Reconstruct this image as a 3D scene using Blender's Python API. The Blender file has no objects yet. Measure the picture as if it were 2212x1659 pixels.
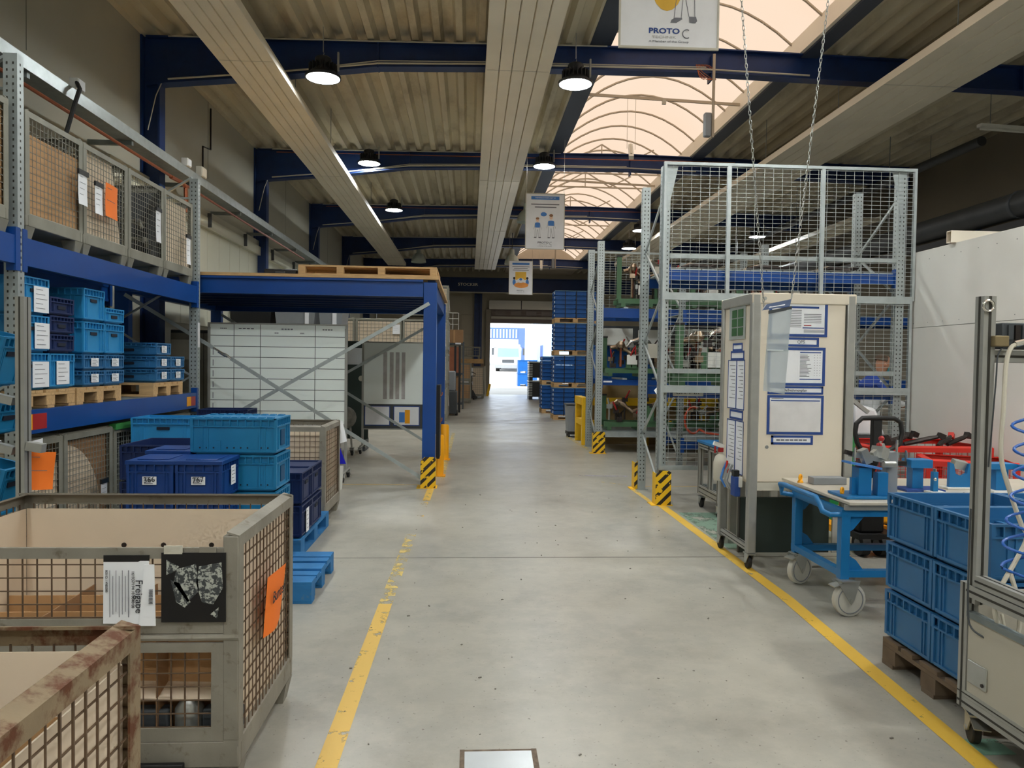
import bpy, math, random
from mathutils import Vector, Matrix, Euler
R = math.radians
random.seed(7)
SC = bpy.context.scene
COL = SC.collection
# ------------------------------------------------------------------ camera, world, sun, exposure
cam_d = bpy.data.cameras.new('camera'); cam = bpy.data.objects.new('camera', cam_d); COL.objects.link(cam)
cam_d.sensor_width = 36.0; cam_d.lens = 1600.0 / 2212.0 * 36.0; cam_d.clip_start = 0.05; cam_d.clip_end = 400
def cam_matrix(yaw, pitch, roll, h):
    fw = Vector((math.sin(yaw) * math.cos(pitch), math.cos(yaw) * math.cos(pitch), -math.sin(pitch)))
    r0 = Vector((math.cos(yaw), -math.sin(yaw), 0)); u0 = r0.cross(fw)
    rt = math.cos(roll) * r0 + math.sin(roll) * u0; up = rt.cross(fw)
    m = Matrix((rt, up, -fw)).transposed().to_4x4(); m.translation = (0, 0, h)
    return m
cam.matrix_world = cam_matrix(R(3.3127), R(1.5444), R(0.8), 1.6)
SC.camera = cam
world = bpy.data.worlds.new('World'); SC.world = world; world.use_nodes = True
bg = world.node_tree.nodes['Background']; bg.inputs[0].default_value = (0.80, 0.90, 1.0, 1); bg.inputs[1].default_value = 3.0
sun_d = bpy.data.lights.new('sun', 'SUN'); sun_d.energy = 7.0; sun_d.angle = R(1.5); sun_d.color = (1.0, 0.95, 0.88)
sun = bpy.data.objects.new('sun', sun_d); COL.objects.link(sun); sun.rotation_euler = (R(38), R(-14), 0)
SC.view_settings.view_transform = 'Standard'; SC.view_settings.look = 'None'
SC.view_settings.gamma = 1.0; SC.view_settings.use_curve_mapping = False
SC.view_settings.exposure = 0.0
SC.cycles.diffuse_bounces = 5
LAMP = 156.0      # radiance of a high-bay lens
SKYLIGHT = 1.0    # radiance of the daylit roof glazing

# ------------------------------------------------------------------ materials
def lin(c):
    return tuple(((x / 255) / 12.92 if x / 255 <= 0.04045 else ((x / 255 + 0.055) / 1.055) ** 2.4) for x in c)
MATS = {}
def mat(name, rgb, rough=0.5, metal=0.0, var=0.12, scale=4.0, bump=0.0, alt=None, altmix=(0.5, 0.7), spec=0.5, stretch=None, bscale=None):
    """Principled with two noises: slow tone variation and (alt) patches of a second colour."""
    if name in MATS: return MATS[name]
    m = bpy.data.materials.new(name); m.use_nodes = True; MATS[name] = m
    nt = m.node_tree; N = nt.nodes; L = nt.links; b = N['Principled BSDF']
    c = lin(rgb)
    b.inputs['Roughness'].default_value = rough; b.inputs['Metallic'].default_value = metal
    b.inputs['Specular IOR Level'].default_value = spec
    tc = N.new('ShaderNodeTexCoord'); src = tc.outputs['Object']
    if stretch:
        mp = N.new('ShaderNodeMapping'); mp.inputs['Scale'].default_value = stretch; L.new(src, mp.inputs[0]); src = mp.outputs[0]
    n1 = N.new('ShaderNodeTexNoise'); n1.inputs['Scale'].default_value = scale; n1.inputs['Detail'].default_value = 5; L.new(src, n1.inputs['Vector'])
    r1 = N.new('ShaderNodeValToRGB'); r1.color_ramp.elements[0].position = 0.3; r1.color_ramp.elements[1].position = 0.7
    r1.color_ramp.elements[0].color = tuple(x * (1 - var) for x in c) + (1,); r1.color_ramp.elements[1].color = tuple(min(1, x * (1 + var)) for x in c) + (1,)
    L.new(n1.outputs['Fac'], r1.inputs[0]); out = r1.outputs[0]
    if alt:
        n2 = N.new('ShaderNodeTexNoise'); n2.inputs['Scale'].default_value = scale * 2.3; n2.inputs['Detail'].default_value = 8; n2.inputs['Roughness'].default_value = 0.65
        L.new(src, n2.inputs['Vector'])
        r2 = N.new('ShaderNodeValToRGB'); r2.color_ramp.elements[0].position = altmix[0]; r2.color_ramp.elements[1].position = altmix[1]
        L.new(n2.outputs['Fac'], r2.inputs[0])
        mx = N.new('ShaderNodeMix'); mx.data_type = 'RGBA'; L.new(r2.outputs[0], mx.inputs[0]); L.new(out, mx.inputs[6])
        mx.inputs[7].default_value = lin(alt) + (1,); out = mx.outputs[2]
    L.new(out, b.inputs['Base Color'])
    if bump:
        n3 = N.new('ShaderNodeTexNoise'); n3.inputs['Scale'].default_value = bscale or scale * 8; n3.inputs['Detail'].default_value = 4; L.new(src, n3.inputs['Vector'])
        bp = N.new('ShaderNodeBump'); bp.inputs['Strength'].default_value = bump; bp.inputs['Distance'].default_value = 0.01
        L.new(n3.outputs['Fac'], bp.inputs['Height']); L.new(bp.outputs[0], b.inputs['Normal'])
    return m
def emat(name, col, strength):
    m = bpy.data.materials.new(name); m.use_nodes = True; MATS[name] = m
    nt = m.node_tree; nt.nodes.clear(); e = nt.nodes.new('ShaderNodeEmission'); o = nt.nodes.new('ShaderNodeOutputMaterial')
    e.inputs[0].default_value = tuple(col) + (1,); e.inputs[1].default_value = strength; nt.links.new(e.outputs[0], o.inputs[0])
    return m
def glassy(name, col, alpha, rough=0.15):
    m = bpy.data.materials.new(name); m.use_nodes = True; MATS[name] = m
    b = m.node_tree.nodes['Principled BSDF']; b.inputs['Base Color'].default_value = lin(col) + (1,); b.inputs['Roughness'].default_value = rough
    b.inputs['Alpha'].default_value = alpha
    return m

M_galv = mat('galvanised_steel', (176, 184, 184), 0.42, 0.55, 0.10, 9)
M_galvdk = mat('galvanised_dull', (130, 138, 138), 0.5, 0.5, 0.12, 9)
M_blue = mat('rack_blue', (6, 66, 140), 0.35, 0.0, 0.10, 3)
M_navy = mat('beam_blue', (16, 48, 102), 0.45, 0.0, 0.15, 2, alt=(12, 36, 82), altmix=(0.5, 0.8))
M_crate = mat('crate_blue', (40, 136, 194), 0.45, 0.0, 0.08, 5)
M_crated = mat('crate_teal', (22, 122, 172), 0.45, 0.0, 0.08, 5)
M_crate2 = mat('crate_mid_blue', (44, 106, 156), 0.45, 0.0, 0.10, 5)
M_cobalt = mat('crate_cobalt', (12, 88, 164), 0.45, 0.0, 0.10, 5)
M_indigo = mat('crate_indigo', (8, 58, 128), 0.45, 0.0, 0.10, 4)
M_dknavy = mat('crate_navy', (16, 38, 86), 0.5, 0.0, 0.10, 4)
M_slot = mat('slot_dark', (10, 24, 44), 0.7, 0.0, 0.05, 4)
M_black = mat('black_plastic', (22, 22, 24), 0.5, 0.0, 0.1, 6)
M_rubber = mat('rubber', (38, 38, 38), 0.75, 0.0, 0.15, 8)
M_gitter = mat('gitterbox_steel', (140, 135, 124), 0.6, 0.15, 0.15, 6, bump=0.1, alt=(96, 80, 60), altmix=(0.58, 0.75))
M_gitterg = mat('gitterbox_grey', (140, 138, 126), 0.6, 0.15, 0.12, 6)
M_rust = mat('gitterbox_rusty', (140, 122, 96), 0.7, 0.1, 0.2, 5, bump=0.2, alt=(96, 54, 30), altmix=(0.47, 0.6))
M_wire = mat('wire_brown', (104, 84, 66), 0.6, 0.3, 0.2, 14)
M_wiregrey = mat('wire_grey', (136, 134, 124), 0.5, 0.4, 0.12, 14)
M_wirelight = mat('wire_galvanised', (178, 184, 182), 0.4, 0.5, 0.08, 14)
M_lining = mat('lining_beige', (222, 204, 180), 0.8, 0.0, 0.05, 3)
M_card = mat('cardboard', (184, 144, 100), 0.85, 0.0, 0.10, 5)
M_carddk = mat('cardboard_dark', (150, 114, 80), 0.85, 0.0, 0.10, 5)
M_wood = mat('pallet_wood', (196, 160, 112), 0.8, 0.0, 0.18, 6, bump=0.15, stretch=(1, 6, 6))
M_wooddk = mat('pallet_wood_dark', (112, 96, 80), 0.85, 0.0, 0.2, 6, bump=0.15)
M_bluewood = mat('pallet_blue', (36, 112, 170), 0.75, 0.0, 0.18, 5, bump=0.12, alt=(104, 124, 136), altmix=(0.58, 0.75))
M_paper = mat('paper_white', (238, 240, 244), 0.7, 0.0, 0.03, 6)
M_orange = mat('paper_orange', (250, 124, 30), 0.7, 0.0, 0.03, 5)
M_ink = mat('ink_grey', (120, 122, 130), 0.8, 0.0, 0.05, 5)
M_inkdk = mat('ink_dark', (40, 42, 50), 0.8, 0.0, 0.05, 5)
M_inkblue = mat('ink_blue', (36, 70, 140), 0.6, 0.0, 0.05, 5)
M_ltblue = mat('ink_light_blue', (70, 130, 205), 0.6, 0.0, 0.05, 5)
M_alu = mat('aluminium_profile', (168, 168, 162), 0.42, 0.4, 0.06, 12)
M_aludk = mat('profile_groove', (58, 56, 50), 0.6, 0.2, 0.05, 12)
M_white = mat('white_panel', (226, 226, 220), 0.55, 0.0, 0.03, 2)
M_cream = mat('cabinet_cream', (226, 216, 198), 0.5, 0.0, 0.02, 2)
M_yellow = mat('safety_yellow', (240, 190, 20), 0.5, 0.0, 0.08, 4)
M_orangey = mat('bollard_yellow', (250, 172, 10), 0.5, 0.0, 0.06, 4)
M_trolley = mat('trolley_blue', (24, 114, 174), 0.4, 0.0, 0.08, 4)
M_nylon = mat('wheel_nylon', (206, 204, 194), 0.5, 0.0, 0.06, 6)
M_zinc = mat('zinc_plated', (178, 180, 176), 0.35, 0.7, 0.08, 10)
M_steeltop = mat('machined_plate', (206, 198, 182), 0.42, 0.2, 0.06, 6)
M_grey = mat('grey_plastic', (140, 144, 148), 0.5, 0.0, 0.06, 4)
M_greydk = mat('dark_grey', (66, 70, 74), 0.5, 0.0, 0.1, 4)
M_charcoal = mat('charcoal_board', (60, 72, 68), 0.7, 0.0, 0.06, 4)
M_green = mat('fixture_green', (72, 108, 76), 0.5, 0.0, 0.1, 4)
M_pipe = mat('exhaust_metal', (170, 150, 128), 0.28, 0.9, 0.25, 14)
M_chrome = mat('bright_metal', (214, 212, 206), 0.2, 0.95, 0.05, 10)
M_red = mat('handle_red', (170, 34, 34), 0.4, 0.0, 0.08, 5)
M_redbox = mat('gitterbox_red', (196, 40, 28), 0.45, 0.0, 0.08, 4)
M_copper = mat('copper_pipe', (176, 104, 74), 0.35, 0.7, 0.12, 10)
M_duct = mat('dark_duct', (70, 72, 74), 0.5, 0.4, 0.1, 4)
M_cream2 = mat('radiant_panel_paint', (236, 228, 208), 0.4, 0.0, 0.05, 1.5)
M_conduit = mat('conduit_cream', (196, 192, 178), 0.5, 0.0, 0.05, 4)
M_housing = mat('lamp_housing', (44, 46, 50), 0.5, 0.2, 0.08, 6)
M_board = mat('whiteboard_enamel', (240, 248, 244), 0.25, 0.0, 0.02, 1)
M_boardbk = mat('board_line', (70, 80, 80), 0.6, 0.0, 0.05, 4)
M_hose = mat('hose_white', (206, 200, 184), 0.4, 0.0, 0.04, 6)
M_hoseblue = mat('hose_blue', (44, 96, 178), 0.35, 0.0, 0.05, 6)
M_skin = mat('skin', (196, 142, 112), 0.6, 0.0, 0.05, 6)
M_hair = mat('hair', (96, 80, 66), 0.8, 0.0, 0.1, 20)
M_workblue = mat('work_shirt_blue', (44, 78, 170), 0.8, 0.0, 0.08, 8)
M_workwhite = mat('work_coat_white', (220, 222, 224), 0.8, 0.0, 0.04, 8)
M_mask = mat('mask_teal', (92, 168, 176), 0.8, 0.0, 0.04, 8)
M_darkpart = mat('dark_steel_part', (62, 56, 54), 0.45, 0.7, 0.2, 12)
M_lens = emat('lamp_lens', (0.955, 1.0, 0.99), LAMP)
M_poly = glassy('clear_film', (178, 188, 192), 0.78, 0.15)

def hazard(name):
    m = bpy.data.materials.new(name); m.use_nodes = True; nt = m.node_tree; N = nt.nodes; L = nt.links; b = N['Principled BSDF']
    tc = N.new('ShaderNodeTexCoord'); sp = N.new('ShaderNodeSeparateXYZ'); L.new(tc.outputs['Object'], sp.inputs[0])
    a = N.new('ShaderNodeMath'); a.operation = 'ADD'; L.new(sp.outputs['X'], a.inputs[0]); L.new(sp.outputs['Y'], a.inputs[1])
    s = N.new('ShaderNodeMath'); s.operation = 'MULTIPLY'; L.new(a.outputs[0], s.inputs[0]); s.inputs[1].default_value = -1.0
    d = N.new('ShaderNodeMath'); d.operation = 'ADD'; L.new(s.outputs[0], d.inputs[0]); L.new(sp.outputs['Z'], d.inputs[1])
    k = N.new('ShaderNodeMath'); k.operation = 'MULTIPLY'; k.inputs[1].default_value = 8.0; L.new(d.outputs[0], k.inputs[0])
    fr = N.new('ShaderNodeMath'); fr.operation = 'FRACT'; L.new(k.outputs[0], fr.inputs[0])
    nz = N.new('ShaderNodeTexNoise'); nz.inputs['Scale'].default_value = 18; nz.inputs['Detail'].default_value = 6; L.new(tc.outputs['Object'], nz.inputs['Vector'])
    th = N.new('ShaderNodeMath'); th.operation = 'GREATER_THAN'; L.new(fr.outputs[0], th.inputs[0]); th.inputs[1].default_value = 0.55
    wr = N.new('ShaderNodeMath'); wr.operation = 'LESS_THAN'; L.new(nz.outputs['Fac'], wr.inputs[0]); wr.inputs[1].default_value = 0.6
    mu = N.new('ShaderNodeMath'); mu.operation = 'MULTIPLY'; L.new(th.outputs[0], mu.inputs[0]); L.new(wr.outputs[0], mu.inputs[1])
    mx = N.new('ShaderNodeMix'); mx.data_type = 'RGBA'; L.new(mu.outputs[0], mx.inputs[0])
    mx.inputs[6].default_value = lin((236, 188, 24)) + (1,); mx.inputs[7].default_value = lin((40, 32, 24)) + (1,)
    L.new(mx.outputs[2], b.inputs['Base Color']); b.inputs['Roughness'].default_value = 0.5
    return m
M_hazard = hazard('hazard_stripes')

def floor_material():
    m = bpy.data.materials.new('concrete_floor'); m.use_nodes = True; nt = m.node_tree; N = nt.nodes; L = nt.links; b = N['Principled BSDF']
    tc = N.new('ShaderNodeTexCoord'); src = tc.outputs['Object']
    def noise(sc, det=6, rough=0.55):
        n = N.new('ShaderNodeTexNoise'); n.inputs['Scale'].default_value = sc; n.inputs['Detail'].default_value = det; n.inputs['Roughness'].default_value = rough
        L.new(src, n.inputs['Vector']); return n.outputs['Fac']
    def ramp(f, p0, p1, c0, c1):
        r = N.new('ShaderNodeValToRGB'); r.color_ramp.elements[0].position = p0; r.color_ramp.elements[1].position = p1
        r.color_ramp.elements[0].color = c0; r.color_ramp.elements[1].color = c1; L.new(f, r.inputs[0]); return r.outputs[0]
    def mix(f, a, c, mode='MIX'):
        x = N.new('ShaderNodeMix'); x.data_type = 'RGBA'; x.blend_type = mode
        if hasattr(f, 'links'): L.new(f, x.inputs[0])
        else: x.inputs[0].default_value = f
        L.new(a, x.inputs[6])
        if hasattr(c, 'links'): L.new(c, x.inputs[7])
        else: x.inputs[7].default_value = c
        return x.outputs[2]
    base = ramp(noise(0.9, 6), 0.3, 0.7, lin((150, 149, 141)) + (1,), lin((178, 173, 160)) + (1,))
    base = mix(ramp(noise(5.5, 9, 0.7), 0.42, 0.70, (0, 0, 0, 1), (0.45, 0.45, 0.45, 1)), base, lin((194, 188, 174)) + (1,))
    base = mix(ramp(noise(0.45, 3), 0.4, 0.75, (0, 0, 0, 1), (0.5, 0.5, 0.5, 1)), base, lin((164, 164, 156)) + (1,))
    base = mix(ramp(noise(46, 3, 0.5), 0.66, 0.74, (0, 0, 0, 1), (0.75, 0.75, 0.75, 1)), base, lin((96, 88, 76)) + (1,))
    base = mix(ramp(noise(2.3, 9, 0.72), 0.50, 0.72, (0, 0, 0, 1), (0.34, 0.34, 0.34, 1)), base, lin((118, 112, 100)) + (1,))
    L.new(base, b.inputs['Base Color'])
    rg = N.new('ShaderNodeMapRange'); rg.inputs[1].default_value = 0.3; rg.inputs[2].default_value = 0.7; rg.inputs[3].default_value = 0.29; rg.inputs[4].default_value = 0.40
    L.new(noise(1.6, 6), rg.inputs[0]); L.new(rg.outputs[0], b.inputs['Roughness'])
    bp = N.new('ShaderNodeBump'); bp.inputs['Strength'].default_value = 0.06; bp.inputs['Distance'].default_value = 0.01
    L.new(noise(24, 5), bp.inputs['Height']); L.new(bp.outputs[0], b.inputs['Normal'])
    return m
def worn_paint(name, rgb, thr=0.56, scale=7):
    m = bpy.data.materials.new(name); m.use_nodes = True; nt = m.node_tree; N = nt.nodes; L = nt.links; b = N['Principled BSDF']
    b.inputs['Base Color'].default_value = lin(rgb) + (1,); b.inputs['Roughness'].default_value = 0.5
    tc = N.new('ShaderNodeTexCoord'); n = N.new('ShaderNodeTexNoise'); n.inputs['Scale'].default_value = scale; n.inputs['Detail'].default_value = 9; n.inputs['Roughness'].default_value = 0.72
    L.new(tc.outputs['Object'], n.inputs['Vector'])
    r = N.new('ShaderNodeValToRGB'); r.color_ramp.elements[0].position = thr; r.color_ramp.elements[1].position = thr + 0.05
    L.new(n.outputs['Fac'], r.inputs[0]); t = N.new('ShaderNodeBsdfTransparent'); mx = N.new('ShaderNodeMixShader')
    L.new(r.outputs[0], mx.inputs[0]); L.new(b.outputs[0], mx.inputs[1]); L.new(t.outputs[0], mx.inputs[2])
    L.new(mx.outputs[0], N['Material Output'].inputs[0])
    return m
M_floor = floor_material()
M_paint = worn_paint('worn_yellow_paint', (222, 184, 92), 0.572, 9)
M_paintr = worn_paint('fresh_yellow_paint', (230, 186, 70), 0.61, 9)
M_paintworn = worn_paint('very_worn_yellow_paint', (216, 190, 112), 0.47, 9)
M_paintgone = worn_paint('traces_of_yellow_paint', (226, 190, 100), 0.38, 6)

# ------------------------------------------------------------------ mesh builder
_TINY = [0]
def tiny(m):
    # pieces that meet differ by a fraction of a millimetre, so no two faces coincide
    _TINY[0] += 1
    return min(0.15 * m, 0.00005 + (_TINY[0] % 11) * 0.00007)
class MB:
    def __init__(s): s.v = []; s.f = []; s.m = []; s.mi = 0
    def quad(s, *idx): s.f.append(tuple(idx)); s.m.append(s.mi)
    def box(s, x0, y0, z0, x1, y1, z1):
        b = len(s.v); e = tiny(min(abs(x1 - x0), abs(y1 - y0), abs(z1 - z0))); x0 += e; y0 += e; z0 += e; x1 -= e; y1 -= e; z1 -= e
        s.v += [(x0, y0, z0), (x1, y0, z0), (x1, y1, z0), (x0, y1, z0), (x0, y0, z1), (x1, y0, z1), (x1, y1, z1), (x0, y1, z1)]
        for q in ((0, 3, 2, 1), (4, 5, 6, 7), (0, 1, 5, 4), (1, 2, 6, 5), (2, 3, 7, 6), (3, 0, 4, 7)): s.quad(*[b + i for i in q])
        return s
    def hexa(s, lo, hi):
        """lo, hi: four corner points each, in the same order"""
        P = [Vector(p) for p in lo] + [Vector(p) for p in hi]; c = sum(P, Vector()) / 8; e = tiny(min((P[0] - P[1]).length, (P[1] - P[2]).length, (P[0] - P[4]).length))
        b = len(s.v); s.v += [tuple(p + (c - p).normalized() * e) for p in P]
        for q in ((0, 3, 2, 1), (4, 5, 6, 7), (0, 1, 5, 4), (1, 2, 6, 5), (2, 3, 7, 6), (3, 0, 4, 7)): s.quad(*[b + i for i in q])
        return s
    def obox(s, c, size, rot=(0, 0, 0)):
        m = Euler(rot).to_matrix(); c = Vector(c); h = [x / 2 for x in size]
        pts = [c + m @ Vector((sx * h[0], sy * h[1], sz * h[2])) for sz in (-1, 1) for sx, sy in ((-1, -1), (1, -1), (1, 1), (-1, 1))]
        return s.hexa(pts[:4], pts[4:])
    def bar(s, p0, p1, w, h, up=(0, 0, 1)):
        p0 = Vector(p0); p1 = Vector(p1); d = (p1 - p0).normalized(); u = Vector(up)
        if abs(d.dot(u)) > 0.98: u = Vector((0, 1, 0))
        r = d.cross(u).normalized(); u = r.cross(d)
        o = [r * (a * w / 2) + u * (b * h / 2) for a, b in ((-1, -1), (1, -1), (1, 1), (-1, 1))]
        return s.hexa([p0 + q for q in o], [p1 + q for q in o])
    def cyl(s, p0, p1, r0, r1=None, n=12, caps=True):
        r1 = r0 if r1 is None else r1
        p0 = Vector(p0); p1 = Vector(p1); d = (p1 - p0).normalized(); u = Vector((0, 0, 1)) if abs(d.z) < 0.95 else Vector((1, 0, 0))
        a = d.cross(u).normalized(); c = d.cross(a); b = len(s.v)
        for p, r in ((p0, r0), (p1, r1)):
            for i in range(n):
                t = 2 * math.pi * i / n; s.v.append(tuple(p + a * (r * math.cos(t)) + c * (r * math.sin(t))))
        for i in range(n):
            j = (i + 1) % n; s.quad(b + i, b + j, b + n + j, b + n + i)
        if caps: s.quad(*[b + i for i in reversed(range(n))]); s.quad(*[b + n + i for i in range(n)])
        return s
    def tube(s, pts, r, n=8, closed=False):
        pts = [Vector(p) for p in pts]; k = len(pts); b = len(s.v); nrm = None
        for i, p in enumerate(pts):
            if closed: d = pts[(i + 1) % k] - pts[i - 1]
            else: d = pts[min(i + 1, k - 1)] - pts[max(i - 1, 0)]
            d.normalize()
            if nrm is None:
                u = Vector((0, 0, 1)) if abs(d.z) < 0.9 else Vector((1, 0, 0)); nrm = (u - d * u.dot(d)).normalized()
            else: nrm = (nrm - d * nrm.dot(d)).normalized()
            c = d.cross(nrm); rr = r[i] if isinstance(r, (list, tuple)) else r
            for q in range(n):
                t = 2 * math.pi * q / n; s.v.append(tuple(p + nrm * (rr * math.cos(t)) + c * (rr * math.sin(t))))
        for i in range(k if closed else k - 1):
            j = (i + 1) % k
            for q in range(n):
                w = (q + 1) % n; s.quad(b + i * n + q, b + i * n + w, b + j * n + w, b + j * n + q)
        if not closed: s.quad(*[b + q for q in reversed(range(n))]); s.quad(*[b + (k - 1) * n + q for q in range(n)])
        return s
    def prism(s, poly, axis, a, b):
        """poly: 2-D points in the two other axes (order xyz without axis)"""
        def p(u, v, w): return {'x': (w, u, v), 'y': (u, w, v), 'z': (u, v, w)}[axis]
        k = len(poly); o = len(s.v)
        s.v += [p(u, v, a) for u, v in poly] + [p(u, v, b) for u, v in poly]
        for i in range(k): j = (i + 1) % k; s.quad(o + i, o + j, o + k + j, o + k + i)
        s.quad(*[o + i for i in reversed(range(k))]); s.quad(*[o + k + i for i in range(k)])
        return s
    def lathe(s, prof, c=(0, 0, 0), n=20):
        b = len(s.v)
        for r, z in prof:
            for i in range(n):
                t = 2 * math.pi * i / n; s.v.append((c[0] + r * math.cos(t), c[1] + r * math.sin(t), c[2] + z))
        for q in range(len(prof) - 1):
            for i in range(n):
                j = (i + 1) % n; s.quad(b + q * n + i, b + q * n + j, b + (q + 1) * n + j, b + (q + 1) * n + i)
        return s
    def ball(s, c, r, n=12, m=8):
        return s.lathe([(r * math.sin(math.pi * i / m) + 1e-5, -r * math.cos(math.pi * i / m)) for i in range(m + 1)], c, n)
    def mesh(s, name, mats):
        me = bpy.data.meshes.new(name); me.from_pydata(s.v, [], s.f)
        mats = mats if isinstance(mats, (list, tuple)) else [mats]
        for x in mats: me.materials.append(x)
        if len(mats) > 1: me.polygons.foreach_set('material_index', s.m)
        me.polygons.foreach_set('use_smooth', [True] * len(me.polygons)); me.set_sharp_from_angle(angle=R(32)); me.update()
        return me
    def build(s, name, mats, parent=None, bevel=0.0, **kw):
        return link(name, s.mesh(name, mats), parent, bevel, **kw)
def link(name, me, parent=None, bevel=0.0, kind=None, label=None, loc=None, rot=None):
    o = bpy.data.objects.new(name, me); COL.objects.link(o)
    if parent is not None: o.parent = parent
    if bevel:
        b = o.modifiers.new('bevel', 'BEVEL'); b.width = bevel; b.segments = 2; b.limit_method = 'ANGLE'
    if kind: o['kind'] = kind
    if label: o['label'] = label
    if loc: o.location = loc
    if rot: o.rotation_euler = rot
    return o
def tag(o, label, cat, group=None):
    o['label'] = label; o['category'] = cat
    if group: o['group'] = group
    return o
def thing(name, label, cat, loc=(0, 0, 0), rotz=0.0, group=None):
    o = bpy.data.objects.new(name, None); COL.objects.link(o); o.empty_display_size = 0.1
    o.location = loc; o.rotation_euler = (0, 0, rotz)
    return tag(o, label, cat, group)
def dup(root, loc, rotz=None, label=None, group=None):
    r = root.copy(); COL.objects.link(r); r.location = loc
    if rotz is not None: r.rotation_euler = (0, 0, rotz)
    if label: r['label'] = label
    if group: r['group'] = group
    for ch in list(root.children):
        c = ch.copy(); COL.objects.link(c); c.parent = r
        for g in list(ch.children):
            d = g.copy(); COL.objects.link(d); d.parent = c
    return r
def struct(name, mb, m, parent=None, bevel=0.0, label=None):
    o = mb.build(name, m, parent, bevel)
    if parent is None: o['kind'] = 'structure'
    if label: o['label'] = label
    return o
def text(body, size, loc, rot, m, parent, name='lettering', align='CENTER', ext=0.0006, sx=1.0, bold=0.0):
    cu = bpy.data.curves.new(name, 'FONT'); cu.body = body; cu.size = size; cu.align_x = align; cu.align_y = 'CENTER'; cu.extrude = ext; cu.offset = size * bold
    cu.resolution_u = 3; cu.materials.append(m)
    tmp = bpy.data.objects.new(name, cu); COL.objects.link(tmp)
    me = bpy.data.meshes.new_from_object(tmp.evaluated_get(bpy.context.evaluated_depsgraph_get())); bpy.data.objects.remove(tmp)
    o = bpy.data.objects.new(name, me); COL.objects.link(o); o.parent = parent; o.location = loc; o.rotation_euler = rot; o.scale = (sx, 1, 1); o['kind'] = 'stuff'
    return o
FRONT = (R(90), 0, 0)              # reads from the -Y side
def mesh_panel(mb, u0, u1, v0, v1, du, dv, t, plane, w):
    """wire grid; plane 'y': u=x v=z at y=w; plane 'x': u=y v=z at x=w; plane 'z': u=x v=y"""
    nu = max(1, round((u1 - u0) / du)); nv = max(1, round((v1 - v0) / dv)); h = t / 2
    def bx(a0, b0, a1, b1, off):
        if plane == 'y': mb.box(a0, w + off - h, b0, a1, w + off + h, b1)
        elif plane == 'x': mb.box(w + off - h, a0, b0, w + off + h, a1, b1)
        else: mb.box(a0, b0, w + off - h, a1, b1, w + off + h)
    for i in range(1, nu): u = u0 + (u1 - u0) * i / nu; bx(u - h, v0, u + h, v1, 0)
    for i in range(1, nv): v = v0 + (v1 - v0) * i / nv; bx(u0, v - h, u1, v + h, -t * 0.8)
    return mb
# ================================================================== STRUCTURE
BY = [-0.1 + 5.65 * i for i in range(-1, 7)]         # roof beam positions along the hall; 11.2 is the first in view
def roof_z(x): return 6.29 + 0.13 * (x + 4.8) / 8.4 if x < 3.6 else 6.42 - 0.017 * (x - 3.6)
XL, XR, Y0, Y1 = -4.8, 12.0, -6.0, 38.6
fl = MB(); fl.box(XL - 0.3, Y0, -0.2, XR + 0.3, Y1, 0.0)
floor = struct('floor', fl, M_floor)
M_joint = mat('floor_joint', (88, 84, 76), 0.9, 0, 0.2, 20)
for a, b_ in (((XL, 6.04), (2.3, 6.09)), ((2.3, 6.09), (XR, 6.2)), ((XL, 20.0), (XR, 20.0))):
    MB().bar((a[0], a[1], -0.0016), (b_[0], b_[1], -0.0016), 0.012, 0.004).build('expansion_joint', M_joint, floor)
def strip(pts, w, m, name='floor_marking', label=None):
    mb = MB(); n = len(mb.v)
    for i in range(len(pts) - 1):
        a = Vector(pts[i] + (0,)); b_ = Vector(pts[i + 1] + (0,)); d = (b_ - a).normalized(); r = Vector((d.y, -d.x, 0)) * w / 2
        o = len(mb.v); mb.v += [tuple(a + r + Vector((0, 0, 0.002))), tuple(b_ + r + Vector((0, 0, 0.002))), tuple(b_ - r + Vector((0, 0, 0.002))), tuple(a - r + Vector((0, 0, 0.002)))]
        mb.quad(o, o + 1, o + 2, o + 3)
    return mb.build(name, m, floor, label=label)
strip([(-0.555, 0.5), (-0.535, 4.9)], 0.088, M_paint, label='worn yellow aisle line by the mesh boxes')
strip([(-0.535, 4.9), (-0.52, 6.9)], 0.09, M_paintworn)
strip([(-0.5, 7.6), (-0.49, 8.6)], 0.085, M_paintgone)
strip([(-0.48, 8.6), (-0.47, 9.5)], 0.085, M_paint)
strip([(2.03, 1.0), (2.10, 2.83), (2.22, 5.0), (2.22, 8.4)], 0.095, M_paintr, label='yellow aisle line along the work area')
strip([(2.15, 8.4), (2.13, 9.5)], 0.06, M_paint)
strip([(2.2, 16.5), (2.28, 13.4)], 0.09, M_paintworn)
strip([(-1.65, 9.72), (-0.62, 9.72)], 0.035, M_paint)
strip([(2.35, 9.68), (5.0, 9.72)], 0.035, M_paint)
strip([(1.75, 10.1), (2.2, 9.7)], 0.03, M_paintworn)
strip([(-0.36, 10.2), (-0.34, 17.0)], 0.07, M_paintworn)
strip([(1.6, 10.6), (2.3, 10.55)], 0.06, worn_paint('worn_violet_mark', (170, 166, 190), 0.5))
gt = MB().box(0, 0, 0.0, 0.17, 0.13, 0.0015).build('green_tape', worn_paint('worn_green_tape', (128, 168, 146), 0.56), floor); gt.location = (2.13, 2.92, 0.0005)
gs = MB().box(0, 0, 0, 0.75, 1.6, 0.0012).build('green_floor_paint', worn_paint('worn_green_floor', (124, 150, 132), 0.50, 2.2), floor); gs.location = (2.3, 6.35, 0.0)

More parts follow.
